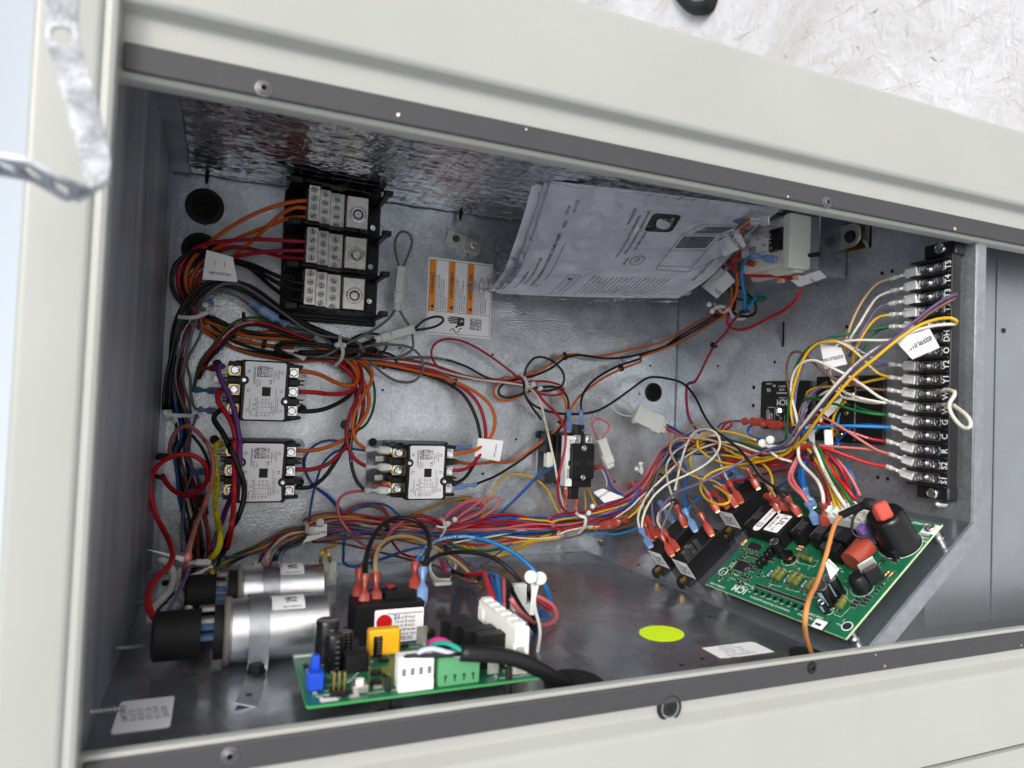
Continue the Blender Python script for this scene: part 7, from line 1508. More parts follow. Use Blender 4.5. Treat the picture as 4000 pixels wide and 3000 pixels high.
wire('light blue wire into the blue sleeve on the bobbin','sky',.14,'X1',[(1020,945,2.2),(960,940,2.8),(900,1010,3.6),(845,1070,4.2),(850,980,4.8),(840,900,5.2),(825,800,5.6),(830,710,6.0),(870,640,6.4),(925,618,6.6)], ends=[(-1,'blue',(1100,655,5.8),.30)], group=TR)
wire('green wire twisted with the light blue one','green',.12,'X1',[(700,870,3.2),(760,950,3.2),(850,980,3.2),(960,955,3.0),(1025,965,2.6),(1000,985,2.8),(920,980,3.2),(870,1010,3.6),(860,930,4.4),(820,840,4.8),(800,740,5.2),(840,660,5.8),(900,630,6.2)], group=TR)
wire('red wire from the red sleeve below the bobbin, carrying a white tag','brightred',.13,'X1',[(775,640,6.2),(745,680,6.0),(755,730,5.6),(830,770,5.0),(950,785,4.4),(1100,785,3.8),(1200,800,3.4),(1280,830,3.2),(1300,900,3.2),(1250,990,3.2),(1150,1070,3.0),(1030,1130,2.8),(920,1190,2.7),(820,1220,2.7),(740,1205,2.7),(705,1160,2.8),(720,1090,3.0),(745,1050,3.2)], ends=[(0,'red',(925,690,5.6),.27)], group=TR)
wire('black wire ring below the transformer','black',.13,'X1',[(680,900,3.6),(790,870,3.4),(870,930,3.2),(935,1010,3.0),(935,1080,2.9),(880,1110,2.9),(800,1105,3.0),(740,1070,3.2)], group=TR)
# ---- tangle above the slanted relays
TG = 'tangled wires above the slanted relays'
tang = [
 ('white wire of the far left relay, swinging up to the right','white',[(212,1185,3.0),(190,1100,3.6),(215,1000,4.0),(290,870,4.2),(400,755,4.2),(540,620,4.2),(640,550,4.2),(760,500,4.0),(880,472,3.8),(1000,490,3.4),(1120,535,3.2),(1230,562,3.2),(1350,540,3.6),(1440,450,4.0),(1472,330,4.2)],None),
 ('second white wire from the far left blue sleeve, looping over the tangle','white',[(222,1190,3.2),(232,1080,4.0),(310,920,4.6),(430,810,4.8),(600,730,4.8),(740,650,4.8),(830,560,4.8),(858,470,4.8),(820,395,4.8),(740,365,4.8),(660,385,4.8),(600,460,4.8),(560,560,4.8),(525,700,4.8),(490,860,4.6)],('blue',(295,1320,2.6))),
 ('white wire bent sharply into the second relay sleeve','white',[(480,950,4.4),(420,990,4.2),(360,1050,4.0),(352,1120,3.8),(405,1200,3.5)],('red',(515,1345,2.4),-1)),
 ('white wire falling to the taped knot','white',[(600,480,4.0),(480,560,4.0),(430,640,4.0),(425,740,4.2),(450,850,4.4),(500,990,4.0)],('red',(575,1150,2.2),-1)),
 ('yellow wire forming the round loop above the far relay','yellow',[(800,820,4.4),(870,860,4.6),(930,920,4.8),(925,960,4.9),(860,978,4.9),(780,955,4.9),(715,895,4.8),(700,820,4.8),(745,745,4.8),(850,690,4.6),(1000,655,4.4),(1150,635,4.2),(1300,600,4.2),(1420,545,4.4),(1490,430,4.6),(1495,300,4.7)],None),
 ('yellow wire arching left over the loom','yellow',[(1085,700,3.8),(1000,660,4.0),(860,632,4.2),(740,575,4.4),(675,505,4.5),(680,445,4.5),(760,398,4.4),(880,382,4.0),(1000,405,3.6),(1150,455,3.4)],('red',(1165,845,2.4))),
 ('yellow wire dropping left to the far relay row','yellow',[(760,890,3.8),(700,800,4.0),(640,700,4.0),(615,610,4.0),(650,540,3.8),(720,480,3.6)],('red',(835,1030,2.4))),
 ('yellow wire curling down to the middle sleeves','yellow',[(1265,900,3.6),(1280,790,3.8),(1245,690,3.8),(1160,620,3.6),(1030,590,3.4),(900,600,3.2)],('red',(1340,1030,2.4))),
 ('violet wire crossing diagonally over everything','violet',[(365,1120,3.8),(380,1010,4.4),(480,895,5.2),(700,800,5.6),(900,700,5.6),(1100,590,5.2),(1250,530,4.8),(1380,480,4.8),(1460,380,5.0),(1560,200,5.2)],None),
 ('violet wire rising steeply at the left of the tangle','violet',[(325,1150,3.6),(305,1000,4.0),(330,810,4.2),(390,630,4.2),(500,465,4.0),(630,395,3.8),(760,372,3.4)],None),
 ('brown wire making the big round loop in the tangle','tan',[(880,830,4.2),(790,780,4.4),(690,765,4.6),(560,700,4.8),(475,600,5.0),(452,510,5.0),(500,450,5.0),(620,438,4.8),(780,455,4.4),(930,505,4.0),(1080,570,3.6),(1230,605,3.4),(1380,570,3.4)],('red',(985,985,2.4))),
 ('blue wire dropping into the middle blue sleeve','blue',[(575,1030,3.4),(572,880,4.0),(585,740,4.2),(560,650,4.0),(500,610,3.8),(440,628,3.4)],('blue',(660,1190,2.2))),
 ('second blue wire fanning right from the middle sleeve','blue',[(590,1030,3.2),(640,960,3.4),(740,880,3.0),(860,800,2.6),(960,720,2.2)],None),
 ('brown wire into the right red sleeve of the near relay','brown',[(700,1060,3.6),(630,960,3.8),(570,870,3.6),(540,770,3.2),(530,650,2.8)],('red',(790,1225,2.3))),
 ('grey wire into the near red sleeve','grey',[(385,1235,3.6),(392,1160,3.9),(445,1030,4.2),(500,900,4.4),(520,760,4.4),(510,640,4.2)],('red',(470,1390,2.4))),
 ('green wire rising at the left of the tangle','green',[(268,1090,3.4),(250,960,3.6),(300,810,3.6),(400,645,3.4),(530,540,3.2),(700,475,3.0),(860,450,2.8),(1020,475,2.8),(1200,530,2.8),(1380,460,3.2)],('red',(340,1240,2.4))),
 ('khaki wire behind the green one','tan',[(245,1130,3.2),(245,1000,3.3),(300,850,3.2),(380,700,3.0),(470,540,2.8),(560,400,2.6),(650,330,2.6),(730,345,2.6)],('red',(300,1270,2.2))),
 ('grey white wire into the far relay sleeve','offwhite',[(930,800,3.6),(895,730,3.8),(860,640,3.8),(830,560,3.6),(790,510,3.4)],('red',(1030,960,2.4))),
 ('khaki wire into the sleeve pair right of the far relay','tan',[(1318,930,3.6),(1250,830,3.9),(1180,740,4.0),(1130,660,3.8),(1100,600,3.4)],('red',(1400,1020,2.4))),
 ('pink wire from the wide connector down into the loom','pink',[(440,370,2.4),(445,430,2.6),(400,560,2.8),(350,700,2.8),(310,800,2.6),(230,880,2.2),(100,950,1.8),(-50,1010,1.6)],None),
 ('violet wire to the red splice left of the timer','violet',[(1060,302,2.2),(960,302,2.2),(860,325,2.2),(840,350,2.2)],None),
 ('dark blue wire ducking below the splices','blue',[(1250,340,1.8),(1130,330,2.0),(1080,370,2.0),(1100,420,1.9),(1200,450,1.9)],None),
 ('dark red small loop beside the violet wire','red',[(860,380,2.2),(900,320,2.4),(945,300,2.4),(945,340,2.3),(900,370,2.2)],None),
]
for lab, c, pts, en in tang:
    ends = ()
    if en: i = en[2] if len(en) > 2 else 0; ends = [(i, en[0], en[1], .31)]
    wire(lab, c, .112, 'X3', pts, ends=ends, group=TG)
# main right hand loom, from the tangle to the tie under the timer and on
bundle('X3', [(400,640,2.2),(560,560,2.4),(760,500,2.4),(950,520,2.4),(1150,560,2.4),(1300,580,2.6),(1420,560,2.8),(1500,520,3.0)], ['violet','red','red','pink','yellow','blue','red','yellow','brown'], 'in the loom between the tangle and the strip', .11, .85, 61, jit=.9)
bundle('X3', [(880,600,3.0),(1000,620,3.2),(1200,640,3.3),(1380,620,3.4),(1480,570,3.4),(1560,480,3.2)], ['yellow','yellow','red','red','pink'], 'low in the loom under the white tie', .12, .5, 62, jit=.8)
bundle('W5', [(560,1250,3.0),(560,1100,3.2),(590,950,3.0),(640,820,2.6),(720,720,2.2),(850,640,1.8)], ['grey','green','brown','violet'], 'rising behind the timer to the strip', .11, .35, 63)
bundle('W5', [(560,1270,2.6),(640,1180,2.6),(730,1100,2.4),(790,1000,2.0),(800,900,1.6)], ['yellow','white','green','blue'], 'rising beside the taped white sleeve', .12, .4, 64)
bundle('W5', [(920,1290,1.6),(915,1150,1.6),(930,990,1.6),(980,890,1.5),(1060,830,1.3)], ['sky','yellow'], 'curving up to the wall relay', .14, .35, 65)
# ---- wires fanning down to the big board
BD = 'wires fanning down to the big board'
down = [
 ('left pink wire into the lower blue sleeve on the board','pink',.13,[(1235,810,4.0),(1150,700,4.6),(1060,620,4.8),(1005,540,4.9),(1015,430,4.8),(1075,310,4.5),(1120,220,4.2)],('blue',(1330,1040,2.4))),
 ('second pink wire beside it','pink',.13,[(1215,790,3.8),(1170,700,4.4),(1090,600,4.6),(1045,520,4.7),(1045,420,4.6),(1090,320,4.4),(1130,240,4.1)],None),
 ('blue wire into the upper blue sleeve, left of three','blue',.13,[(1185,650,3.6),(1140,540,4.0),(1125,440,4.0),(1150,330,3.9),(1230,200,3.6)],('blue',(1290,850,2.4))),
 ('blue wire into the upper blue sleeve, middle of three','sky',.13,[(1195,650,3.4),(1165,530,3.8),(1160,420,3.8),(1190,320,3.7),(1260,190,3.4)],None),
 ('blue wire into the upper blue sleeve, right of three','blue',.13,[(1210,640,3.3),(1185,520,3.6),(1185,400,3.6),(1215,300,3.5),(1280,200,3.3)],None),
 ('white wire curving to the right red sleeve on the board','white',.14,[(1408,820,3.8),(1400,700,4.4),(1350,560,4.8),(1250,440,4.9),(1160,350,4.8),(1115,260,4.6),(1110,120,4.4)],('red',(1430,1060,2.4))),
 ('red wire bowing beside the white one','red',.13,[(1500,870,2.8),(1455,690,3.6),(1410,520,4.0),(1330,370,4.2),(1240,285,4.2),(1150,250,4.0)],None),
 ('yellow wire at the left side of the white nine way connector','yellow',.13,[(1555,860,3.4),(1500,660,4.0),(1425,490,4.3),(1350,340,4.4),(1280,230,4.3),(1200,130,4.1)],None),
 ('second yellow wire into the nine way connector','yellow',.13,[(1610,860,3.4),(1560,730,3.9),(1490,580,4.2),(1400,420,4.3),(1320,280,4.3)],None),
 ('white printed wire into the nine way connector','white',.14,[(1690,870,3.4),(1590,720,4.2),(1490,560,4.6),(1405,390,4.8),(1345,240,4.8),(1290,120,4.5)],None),
 ('third yellow wire behind the white printed one','yellow',.13,[(1690,800,3.0),(1610,640,3.6),(1530,500,3.8),(1440,320,3.9),(1400,230,3.8)],None),
 ('green wire into the nine way connector','green',.14,[(1755,820,3.4),(1650,670,4.2),(1530,510,4.6),(1435,340,4.7),(1375,210,4.6),(1330,120,4.3)],None),
 ('bright red wire into the nine way connector','brightred',.14,[(1790,765,3.4),(1680,630,4.2),(1560,490,4.5),(1450,330,4.6),(1370,190,4.4)],None),
 ('red printed wire bowing behind the connector','red',.13,[(1700,640,3.0),(1665,500,3.5),(1590,360,3.8),(1490,250,3.9),(1400,190,3.8)],None),
 ('lilac wire at the back of the connector fan','violet',.13,[(1650,580,2.8),(1615,450,3.2),(1550,340,3.4),(1480,270,3.4)],None),
 ('yellow wire arching behind the lilac one','yellow',.12,[(1590,500,2.8),(1550,400,3.1),(1490,310,3.2),(1420,240,3.2)],None),
 ('salmon wire at the right of the connector fan','salmon',.13,[(1840,715,3.0),(1780,590,3.4),(1720,480,3.6),(1640,370,3.6),(1560,280,3.4)],None),
 ('blue printed wire bowing at the far right of the connector fan','blue',.13,[(1775,700,2.6),(1775,570,2.9),(1740,450,3.0),(1680,370,3.0),(1620,330,2.8)],None),
]
for lab, c, r, pts, en in down:
    wire(lab, c, r, 'W6', pts, ends=[(0, en[0], en[1], .33)] if en else (), group=BD, text=('AWM STYLE 1015 600V FT1',.16,2.0,'ink') if 'white printed' in lab else None)
wire('blue wire passing low behind the board','blue',.12,'W6',[(860,620,1.0),(1000,540,1.2),(1130,430,1.6),(1200,380,1.8)])
wire('dark red wire running low from the loom to the far relay','red',.12,'W6',[(1000,400,2.4),(800,440,2.3),(600,480,2.2),(450,525,2.2),(320,540,2.3),(220,510,2.5),(180,440,2.6)])
# spare sleeves whose wires are hidden: extra spades on the relays
SPR = 'sleeved terminals pushed on the slanted relays'
for i, (c, a, b, lab) in enumerate((('red',(300,1110,3.2),(400,1260,2.3),'red sleeve at the back of the left relay row'),('red',(800,870,3.0),(920,1000,2.3),'red sleeve at the left of the far relay'),('blue',(370,960,2.2),(480,1120,1.4),'translucent blue sleeve behind the near relays'),('blue',(950,690,2.4),(1060,790,1.8),'translucent blue sleeve behind the far relay'),('red',(1230,900,2.8),(1330,1020,2.1),'red sleeve beside the khaki wire'))):
    A, Bq = P_(a,'X3'), P_(b,'X3'); t = thing('sleeved_terminal', lab, 'terminal', frame(A), SPR)
    s = part('sleeve', sleeve(V((0,0,0)), Bq-A, (CAM-A).normalized(), .31), M[SL[c]], t); part('crimp', sleeve_core(V((0,0,0)), Bq-A, (CAM-A).normalized(), .31), M['copper' if c == 'red' else 'steel'], s)
for c, k, a, b, r, lab in (('red','W3',(460,115,3.6),(600,90,4.2),.3,'dull red sleeve on the T1 side of the middle contactor'),('red','W1',(440,805,2.4),(610,800,4.4),.27,'dull red sleeve left of the purple lead'),('blue','W1',(390,1000,2.0),(620,1015,4.2),.28,'blue sleeve on the T2 side of the upper contactor'),('blue','W2',(480,390,1.8),(620,395,3.2),.3,'blue sleeve half hidden left of the lower contactor'),('blue','W2',(460,610,1.6),(600,600,3.0),.3,'blue sleeve under the red loop'),('blue','C3',(2212,330,2.6),(1880,345,2.8),.3,'blue sleeve behind the L3 lug of the middle contactor'),('blue','W1',(545,180,1.6),(430,220,1.8),.3,'blue sleeve under the top left white tie'),('blue','W1',(380,350,2.0),(370,400,2.0),.26,'short blue sleeve at the left fan')):
    A, Bq = P_(a,k), P_(b,k); t = thing('sleeved_terminal', lab, 'terminal', frame(A), 'sleeved terminals at the contactors')
    s = part('sleeve', sleeve(V((0,0,0)), Bq-A, (CAM-A).normalized(), r), M[SL[c]], t); part('crimp', sleeve_core(V((0,0,0)), Bq-A, (CAM-A).normalized(), r), M['copper' if c == 'red' else 'steel'], s)
def splice(label, k, a, b, col, r=.3):
    A, Bq = P_(a,k), P_(b,k); t = thing('butt_splice', label, 'splice', frame(A), group='in-line crimp splices'); d = Bq-A; n = (CAM-A).normalized()
    part('sleeve', sleeve(V((0,0,0)), d*.52, n, r), M[SL[col]], t); part('sleeve', sleeve(d, d*.48, n, r), M[SL[col]], t)
    part('crimp', sleeve_core(V((0,0,0)), d*.5, n, r), M['steel'], t)
splice('light blue in-line splice crossing the black arch', 'W1', (895,190,2.9), (1225,400,2.8), 'blue', .38)
splice('red in-line splice with yellow wires right of the lower tie', 'W4', (530,1210,1.8), (840,1135,1.9), 'red', .42)
splice('dull red splice lying on the back panel above the loom', 'W4', (830,825,.8), (1010,795,.9), 'red', .38)
splice('long red splice across the bottom edge of the timer', 'X3', (1050,302,2.4), (1260,312,2.2), 'red', .36)
splice('second red splice ending at the timer', 'X3', (1200,325,2.4), (1420,335,1.9), 'red', .36)
wire('yellow wire out of the right end of the red splice','yellow',.11,'W4',[(830,1130,1.9),(880,1090,2.0),(960,1030,2.2),(1020,960,2.4)])
wire('yellow wire into the left end of the red splice','yellow',.11,'W4',[(540,1212,1.8),(480,1215,1.7),(430,1210,1.6)])
# ---- ignition lead
t_ = wire('orange ignition lead curving over the board to the bottom grommet','ignition',.15,'R3',[(370,290,4.6),(300,350,4.8),(240,470,5.0),(195,620,5.1),(150,800,5.1),(100,980,5.0),('R4',1720,200,4.9),('R4',1640,400,4.8),('R4',1560,560,4.6),('R4',1510,740,4.2),('R4',1490,900,3.6),('R4',1495,1050,2.6),('R4',1530,1220,1.4),('R4',1595,1400,.3)])
g = G(); p = [P_(q,'R3') for q in ((355,275,4.6),(500,205,4.8),(650,140,5.0),(790,75,5.2))]; c0 = p[1]
t = thing('ignition_boot', 'black rubber boot with a red insulated clip on top of the tall coil', 'connector', frame(c0))
part('boot', G().tube([q-c0 for q in spline(p,.2)], .26, 14), M['rubber'], t)
q = [P_(q_,'R3') for q_ in ((790,75,5.2),(850,85,5.2),(900,100,5.1))]; part('collar', G().tube([a-c0 for a in spline(q,.1)], .42, 14), M['rubber'], t)
a, b = P_((970,60,5.2),'R3'), P_((1110,330,4.2),'R3'); d = (b-a); n = V((-.3,.2,1)).normalized(); n = n - d.normalized()*(n@d.normalized()); n.normalize(); x_ = n.cross(d.normalized()); T = Matrix((x_, d.normalized(), n)).transposed().to_4x4(); T.translation = a - c0
part('red_clip', G().box((0,d.length/2,0),(1.0,d.length,.7),.12,0,T), mat('red_clip_plastic', lin((190,72,56)), .35, trans=.1), t)
wire('thin black ring wire tied round the coil','black',.10,'R3',[(770,130,4.8),(690,170,4.6),(610,230,4.4),(565,320,4.2),(545,420,4.0),(545,520,3.8),(580,590,3.6),(660,630,3.4),(760,625,3.3),(850,590,3.2),(930,530,3.0)])
# ================================================================== ties, tags
BT = 'white ball ended nylon ties'
def ball_tie(label, k, a, b, ring=None, r=.26, tail=None):
    A, Bq = P_(a,k), P_(b,k); c0 = A; t = thing('wire_tie', label, 'cable tie', frame(c0), BT); n = (CAM-A).normalized()
    for q in (A, Bq):
        part('ball', G().lathe([(.0,-.12),(r*.7,-.10),(r,0),(r*.9,.08),(r*.5,.15),(0,.17)], q-c0, n, 18), M['nylon'], t)
    if ring: part('strap', G().tube([q-c0 for q in spline([P_(q,k) for q in ring],.2)], .1, flat=(.3,.13), up=n), M['nylon'], t)
    if tail: part('neck', G().tube([q-c0 for q in spline([P_(q,k) for q in tail],.2)], .11, 8), M['nylon'], t)
ball_tie('white tie with two round heads on the arch at the top left','Z2',(397,1352,3.4),(440,1405,3.4),[(190,1440,2.6),(250,1445,3.0),(330,1440,3.2),(390,1415,3.3),(430,1400,3.3)],tail=[(440,1405,3.2),(400,1410,3),(350,1405,2.8)])
ball_tie('white tie at the left wall on the trunk','W1',(105,1215,2.8),(195,1285,2.8),[(105,1215,2.7),(200,1240,2.9),(300,1240,2.6),(420,1255,1.8)],tail=[(110,1280,2.4),(180,1270,2.6)])
ball_tie('white tie where the arch meets the connectors','Z3',(1495,288,3.4),(1545,290,3.4),[(1520,215,2.6),(1520,270,3.3),(1540,330,3.2),(1530,390,2.6),(1480,450,1.8)])
ball_tie('white tie at the centre crossing','Y2',(1300,332,3.2),(1345,360,3.2),[(1215,265,1.6),(1250,300,2.6),(1262,345,2.9),(1250,390,1.8)],tail=[(1262,345,2.8),(1300,350,3.1)])
ball_tie('white tie in the middle of the loom','W3',(1165,398,3.4),(1105,432,3.6),[(1040,385,2.0),(1075,420,3.2),(1080,480,3.4),(1040,550,3.0),(1030,600,2.2)],tail=[(1005,455,3.3),(1060,465,3.4),(1110,450,3.5)])
ball_tie('white tie at the right end of the loom, by the red sleeves','Y2',(1685,1125,3.2),(1660,1168,3.2),[(1570,1160,2.0),(1600,1185,2.8),(1635,1200,3.0),(1630,1260,2.6),(1600,1295,1.6)])
ball_tie('white tie with a printed tag on the left branch of the loom','W2',(1855,945,2.8),(1765,1030,2.8),[(1690,940,1.4),(1715,980,2.2),(1720,1040,2.6),(1750,1120,2.4),(1700,1240,1.4)],r=.36)
ball_tie('white tie under the transformer','X1',(560,1015,4.0),(585,1070,4.0),[(600,1050,3.8),(660,1030,3.8),(720,1060,3.6),(760,1120,3.0),(830,1130,2.6),(880,1090,2.4)],tail=[(600,1010,3.6),(680,1080,3.8),(740,1010,3.8),(750,960,3.4)])
ball_tie('large white tie on the loom below the timer','X3',(1200,480,4.6),(1262,452,4.6),[(1220,490,4.5),(1280,510,4.5),(1350,510,4.3)],tail=[(1240,500,4.4),(1280,560,4.4),(1340,600,4.2),(1440,630,3.6)],r=.36)
ball_tie('white tie poking up from the loom right of the small contactor','Y2',(1997,850,1.6),(1970,882,1.6),[(1997,850,1.5),(2005,900,1.5),(2040,960,1.4)],tail=[(1970,882,1.5),(2020,930,1.5),(2060,990,1.3)])
ball_tie('tall white tie beside the white board connector','Y3',(1795,468,'z',25),(1862,478,'z',25),[(1795,468,'z',24.8),(1815,560,'z',24.8),(1800,740,'z',24.8)],tail=[(1855,480,'z',24.8),(1820,650,'z',24.9),(1860,850,'z',25.2),(1840,1030,'z',26)],r=.42)
p = [P_(q,'W3') for q in ((1110,925,'z',12),(1010,920,'z',11),(955,850,'z',10),(965,760,'z',9),(1040,700,'z',8.5),(1110,690,'z',8.5),(1160,750,'z',9),(1160,840,'z',10),(1110,925,'z',12))]
t = thing('wire_tie', 'white nylon ring clip standing on the floor below the loom', 'cable tie', frame(p[0]), BT); part('ring', G().tube([q-p[0] for q in spline(p,.25)], .1, flat=(.42,.14), up=(0,0,1)), M['nylon'], t); part('foot', G().box((-.5,-.15,0),(1.4,.3,.7),.06), M['nylon'], t)
a = P_((1710,560,'z',19),'Y3'); t = thing('nylon_clip', 'white nylon clip standing on the floor behind the tall connector', 'clip', frame(a), None); part('body', G().box((0,-.5,0),(1.0,1.9,.6),.06).box((.5,-1.3,.2),(1.3,.7,.7),.06), M['nylon'], t)
a = P_((815,495,'z',12),'Z4'); solo('nylon_knot', G().box((0,0,0),(1.1,.5,.4),.15), M['nylon'], 'rounded white nylon tie head near the far capacitor boot', 'clip', frame(a, (1,-.05,0)))
# small black zip ties: ring round a point along a direction
def band(label, k, a, b, r=.32):
    A, Bq = P_(a,k), P_(b,k); d = (Bq-A).normalized(); g = G().lathe([(r,-.14),(r+.06,-.14),(r+.06,.14),(r,.14),(r,-.14)], (0,0,0), d, 14, cap=False)
    n = (CAM-A).normalized(); w = n.cross(d); g.box(tuple(w*(r+.12)), (.28,.28,.28), .04)
    solo('zip_tie', g, M['blackm'], label, 'cable tie', frame(A), 'small black zip ties')
for lab, k, a, b, r in (('black zip tie on the green, red and black trio','W1',(835,350,2.6),(900,350,2.6),.36),('black zip tie on the orange pair left of the trio','W1',(745,490,.9),(800,500,.9),.3),('black zip tie on the flat fan','W1',(1025,575,.8),(1080,590,.8),.36),
    ('black zip tie on the three wires above the middle contactor','Y2',(785,335,1.6),(830,355,1.7),.34),('black zip tie where the outer pair bends','Y2',(1505,155,1.4),(1560,145,1.4),.28),('black zip tie on the inner pair','Y2',(1868,230,1.6),(1900,215,1.6),.28),('black zip tie left of the small contactor','Y2',(1490,590,2.0),(1512,540,2.1),.3),
    ('black zip tie under the transformer on the orange pair','X1',(622,1095,3.5),(580,1110,3.4),.34),('black zip tie on the red and blue pair','X1',(592,1345,2.0),(575,1385,1.9),.22),('black zip tie on the light blue and green pair','X1',(855,1072,4.2),(850,1030,4.3),.26),
    ('black zip tie on the slanting yellow, white and purple group','W5',(530,1115,4.6),(560,1080,4.7),.42),('black zip tie above the board fan, left one','W6',(1120,225,4.2),(1115,260,4.3),.34),('black zip tie above the board fan, right one','W6',(1320,240,4.4),(1350,290,4.4),.44),
    ('black zip tie near the near relay sleeves','X3',(485,955,4.4),(470,1000,4.3),.26),('black zip tie on the tan and brown wires','W3',(1060,660,'z',10.5),(1100,690,'z',10.3),.36),('black zip tie low on the brown wires by the floor','W3',(1350,925,'z',10.8),(1380,970,'z',11),.3),('black zip tie in the loom left of the middle','W3',(578,450,1.8),(620,455,1.8),.42),
    ('black zip tie round the pink loop beside the white connector','Y3',(1815,790,'z',24),(1850,810,'z',23.8),.32),('black zip tie at the far left of the red loop','W2',(130,250,1.6),(110,330,1.6),.3),('black zip tie behind the red loop lower down','W2',(110,450,1.6),(95,490,1.6),.3),('black zip tie left of the salmon loop','V3',(1050,1290,1.6),(1045,1330,1.6),.3),('black zip tie in the loom by the right tangle','X3',(370,755,2.9),(345,810,2.9),.36)):
    band(lab, k, a, b, r)
# paper tags: a quad given by pixel corners at depth, gently curled, with its serial printed
def tag(label, k, q, text=None, size=.3, rot=0, pos=(.5,.3), group='white paper wire tags', curl=.12, extra=None):
    c = [P_(p, k) for p in q]; c0 = sum(c, V())/4; ex = ((c[1]-c[0])+(c[2]-c[3])); wx = ex.length/2; ex.normalize(); ey = ((c[3]-c[0])+(c[2]-c[1])); wy = ey.length/2
    n = ex.cross(ey).normalized(); n = n if n @ (CAM-c0) > 0 else -n
    def f(x, y, o=0): 
        u, v = min(max(x,0),1), min(max(y,0),1); p = c[0].lerp(c[1],u).lerp(c[3].lerp(c[2],u),v); return p - c0 + n*(curl*sin(pi*u)+o)
    N_ = 8; g = G()
    for o in (0, -.02):
        for i in range(N_+1):
            for j in range(3): g.v.append(f(i/N_, j/2, o))
    K = (N_+1)*3
    for i in range(N_):
        for j in range(2):
            a = i*3+j; g.f += [(a, a+3, a+4, a+1), (K+a+1, K+a+4, K+a+3, K+a)]
    g.m = [0]*len(g.f)
    t = thing('wire_tag', label, 'tag', frame(c0), group); s = part('paper', g, M['white'], t, angle=180)
    if text:
        k2 = G(); k2.text(text, size, 0, 0, 0, 0, f=lambda x, y: f(pos[0] + (x*cos(radians(rot)) - y*sin(radians(rot)))/wx, pos[1] + (x*sin(radians(rot)) + y*cos(radians(rot)))/wy, .012))
        part('serial_print', k2, M['ink'], s, angle=180)
    if extra:
        k2 = G(); [k2.text(a, b, 0, 0, 0, 0, f=lambda x, y, u=u, v=v: f(u + x*-1/wx, v - y/wy, .014)) for a, b, u, v in extra[0]]; part('pen_mark', k2, M[extra[1]], s, angle=180)
    return t
# corner order: c0 origin, c1 along text-u axis, c2, c3; text runs c0->c1, up towards c3
tag('white tag with orange handwriting hooked over the red and black cables','Z2',[(640,1175,3.2),(370,1155,3.2),(403,930,3.3),(605,985,3.3)],'0259L01945',.31,0,(.5,.26),extra=([('1',.7,.35,.62),('1',.6,.68,.62)],'orangep'))
tag('white tag on the wires right of the middle contactor','Y2',[(1105,700,4.6),(1080,835,4.4),(915,800,4.2),(945,682,4.2)],'0259L01946',.24,0,(.52,.25))
def tag2(label, k, corners, text, size, p0, p1, h):
    """tag with text laid between two pixels (start, end) at clearance h"""
    t = tag(label, k, corners, None, curl=.0)
    A, Bq = P_(p0+(h,),k), P_(p1+(h,),k); c0 = sum([P_(p,k) for p in corners], V())/4; d = (Bq-A).normalized(); c = [P_(p,k) for p in corners]; n = (c[1]-c[0]).cross(c[3]-c[0]).normalized(); n = n if n@(CAM-c0) > 0 else -n
    d = (d - n*(d@n)).normalized(); up = n.cross(d); A2 = A + n*(((c0-A)@n)+.02)
    g = G(); vs, fs = glyphs(text, 'LEFT'); L = max(x for x, y in vs); s = (Bq-A).length/L
    g.add([A2 - c0 + d*(x*s) + up*((y-.35)*s) for x, y in vs], fs); part('serial_print', g, M['ink'], t.children[0], angle=180); return t

tag2('large white tag slanting over the middle of the terminal strip','X2',[(1012,690,3.2),(850,760,3.2),(745,645,3.4),(950,578,3.2)],'0259L01961',.4,(968,632),(808,712),3.2)
tag2('white tag hanging from the green wire above the timer','W5',[(775,240,4.4),(985,275,4.2),(1045,440,4.0),(820,490,4.2)],'0259L01942',.4,(1008,362),(812,405),4.1)
tag2('white tag behind the strip wires, between the green and white wires','W5',[(1010,762,2.2),(940,885,2.2),(855,970,2.2),(762,900,2.2)],'0259L01925',.4,(930,768),(795,915),2.2)
tag2('narrow white tag standing on the loom under the slanting group','W5',[(608,1012,3.4),(715,1055,3.4),(720,1240,3.2),(665,1195,3.2)],'0259L01951',.4,(600,1040),(725,1070),3.4)
tag2('white tag left of the transformer leads, over the booklet edge','X1',[(500,870,4.6),(672,705,4.8),(772,825,4.4),(622,968,4.4)],'0259L01958',.4,(658,945),(556,838),4.5)
tag2('white tag on the red wire below the transformer','X1',[(1215,815,3.4),(1455,738,3.4),(1515,795,3.3),(1290,875,3.3)],'0259L01957',.4,(1378,805),(1442,868),3.4)
tag2('folded white tag on the black wire at the left of the transformer','X1',[(612,432,7.2),(790,370,7.0),(858,545,6.6),(680,625,6.8)],'0259L0194',.4,(712,400),(800,560),6.9)
tag2('white tag hanging below the pink connector at the right of the loom','W4',[(515,882,2.4),(602,848,2.4),(800,930,2.4),(620,982,2.4)],'0259L0194',.4,(560,938),(660,872),2.4)
tag2('white tag hanging from the tie on the left branch of the loom','W2',[(1660,1170,2.6),(1790,990,2.6),(1930,955,2.4),(1925,1085,2.4)],'0259L01954',.4,(1690,1075),(1915,1045),2.5)
tag2('white tag lying flat on the ignition lead over the board','R3',[(100,1060,5.1),(160,990,5.1),(330,1160,4.9),(190,1335,4.9)],'Q1WUU0251',.3,(290,1150),(130,1040),5.0)
tag2('small white tag half buried in the tangle','X3',[(700,430,2.6),(850,400,2.6),(860,450,2.5),(740,470,2.5)],'0259L',.3,(800,440),(730,425),2.55)
tag2('blank white tag with a blue pen line near the far capacitor boot','Z4',[(720,600,'z',11),(860,545,'z',11),(840,668,'z',11.5),(725,662,'z',11.5)],'-',.3,(760,590),(850,590),2) if 0 else None
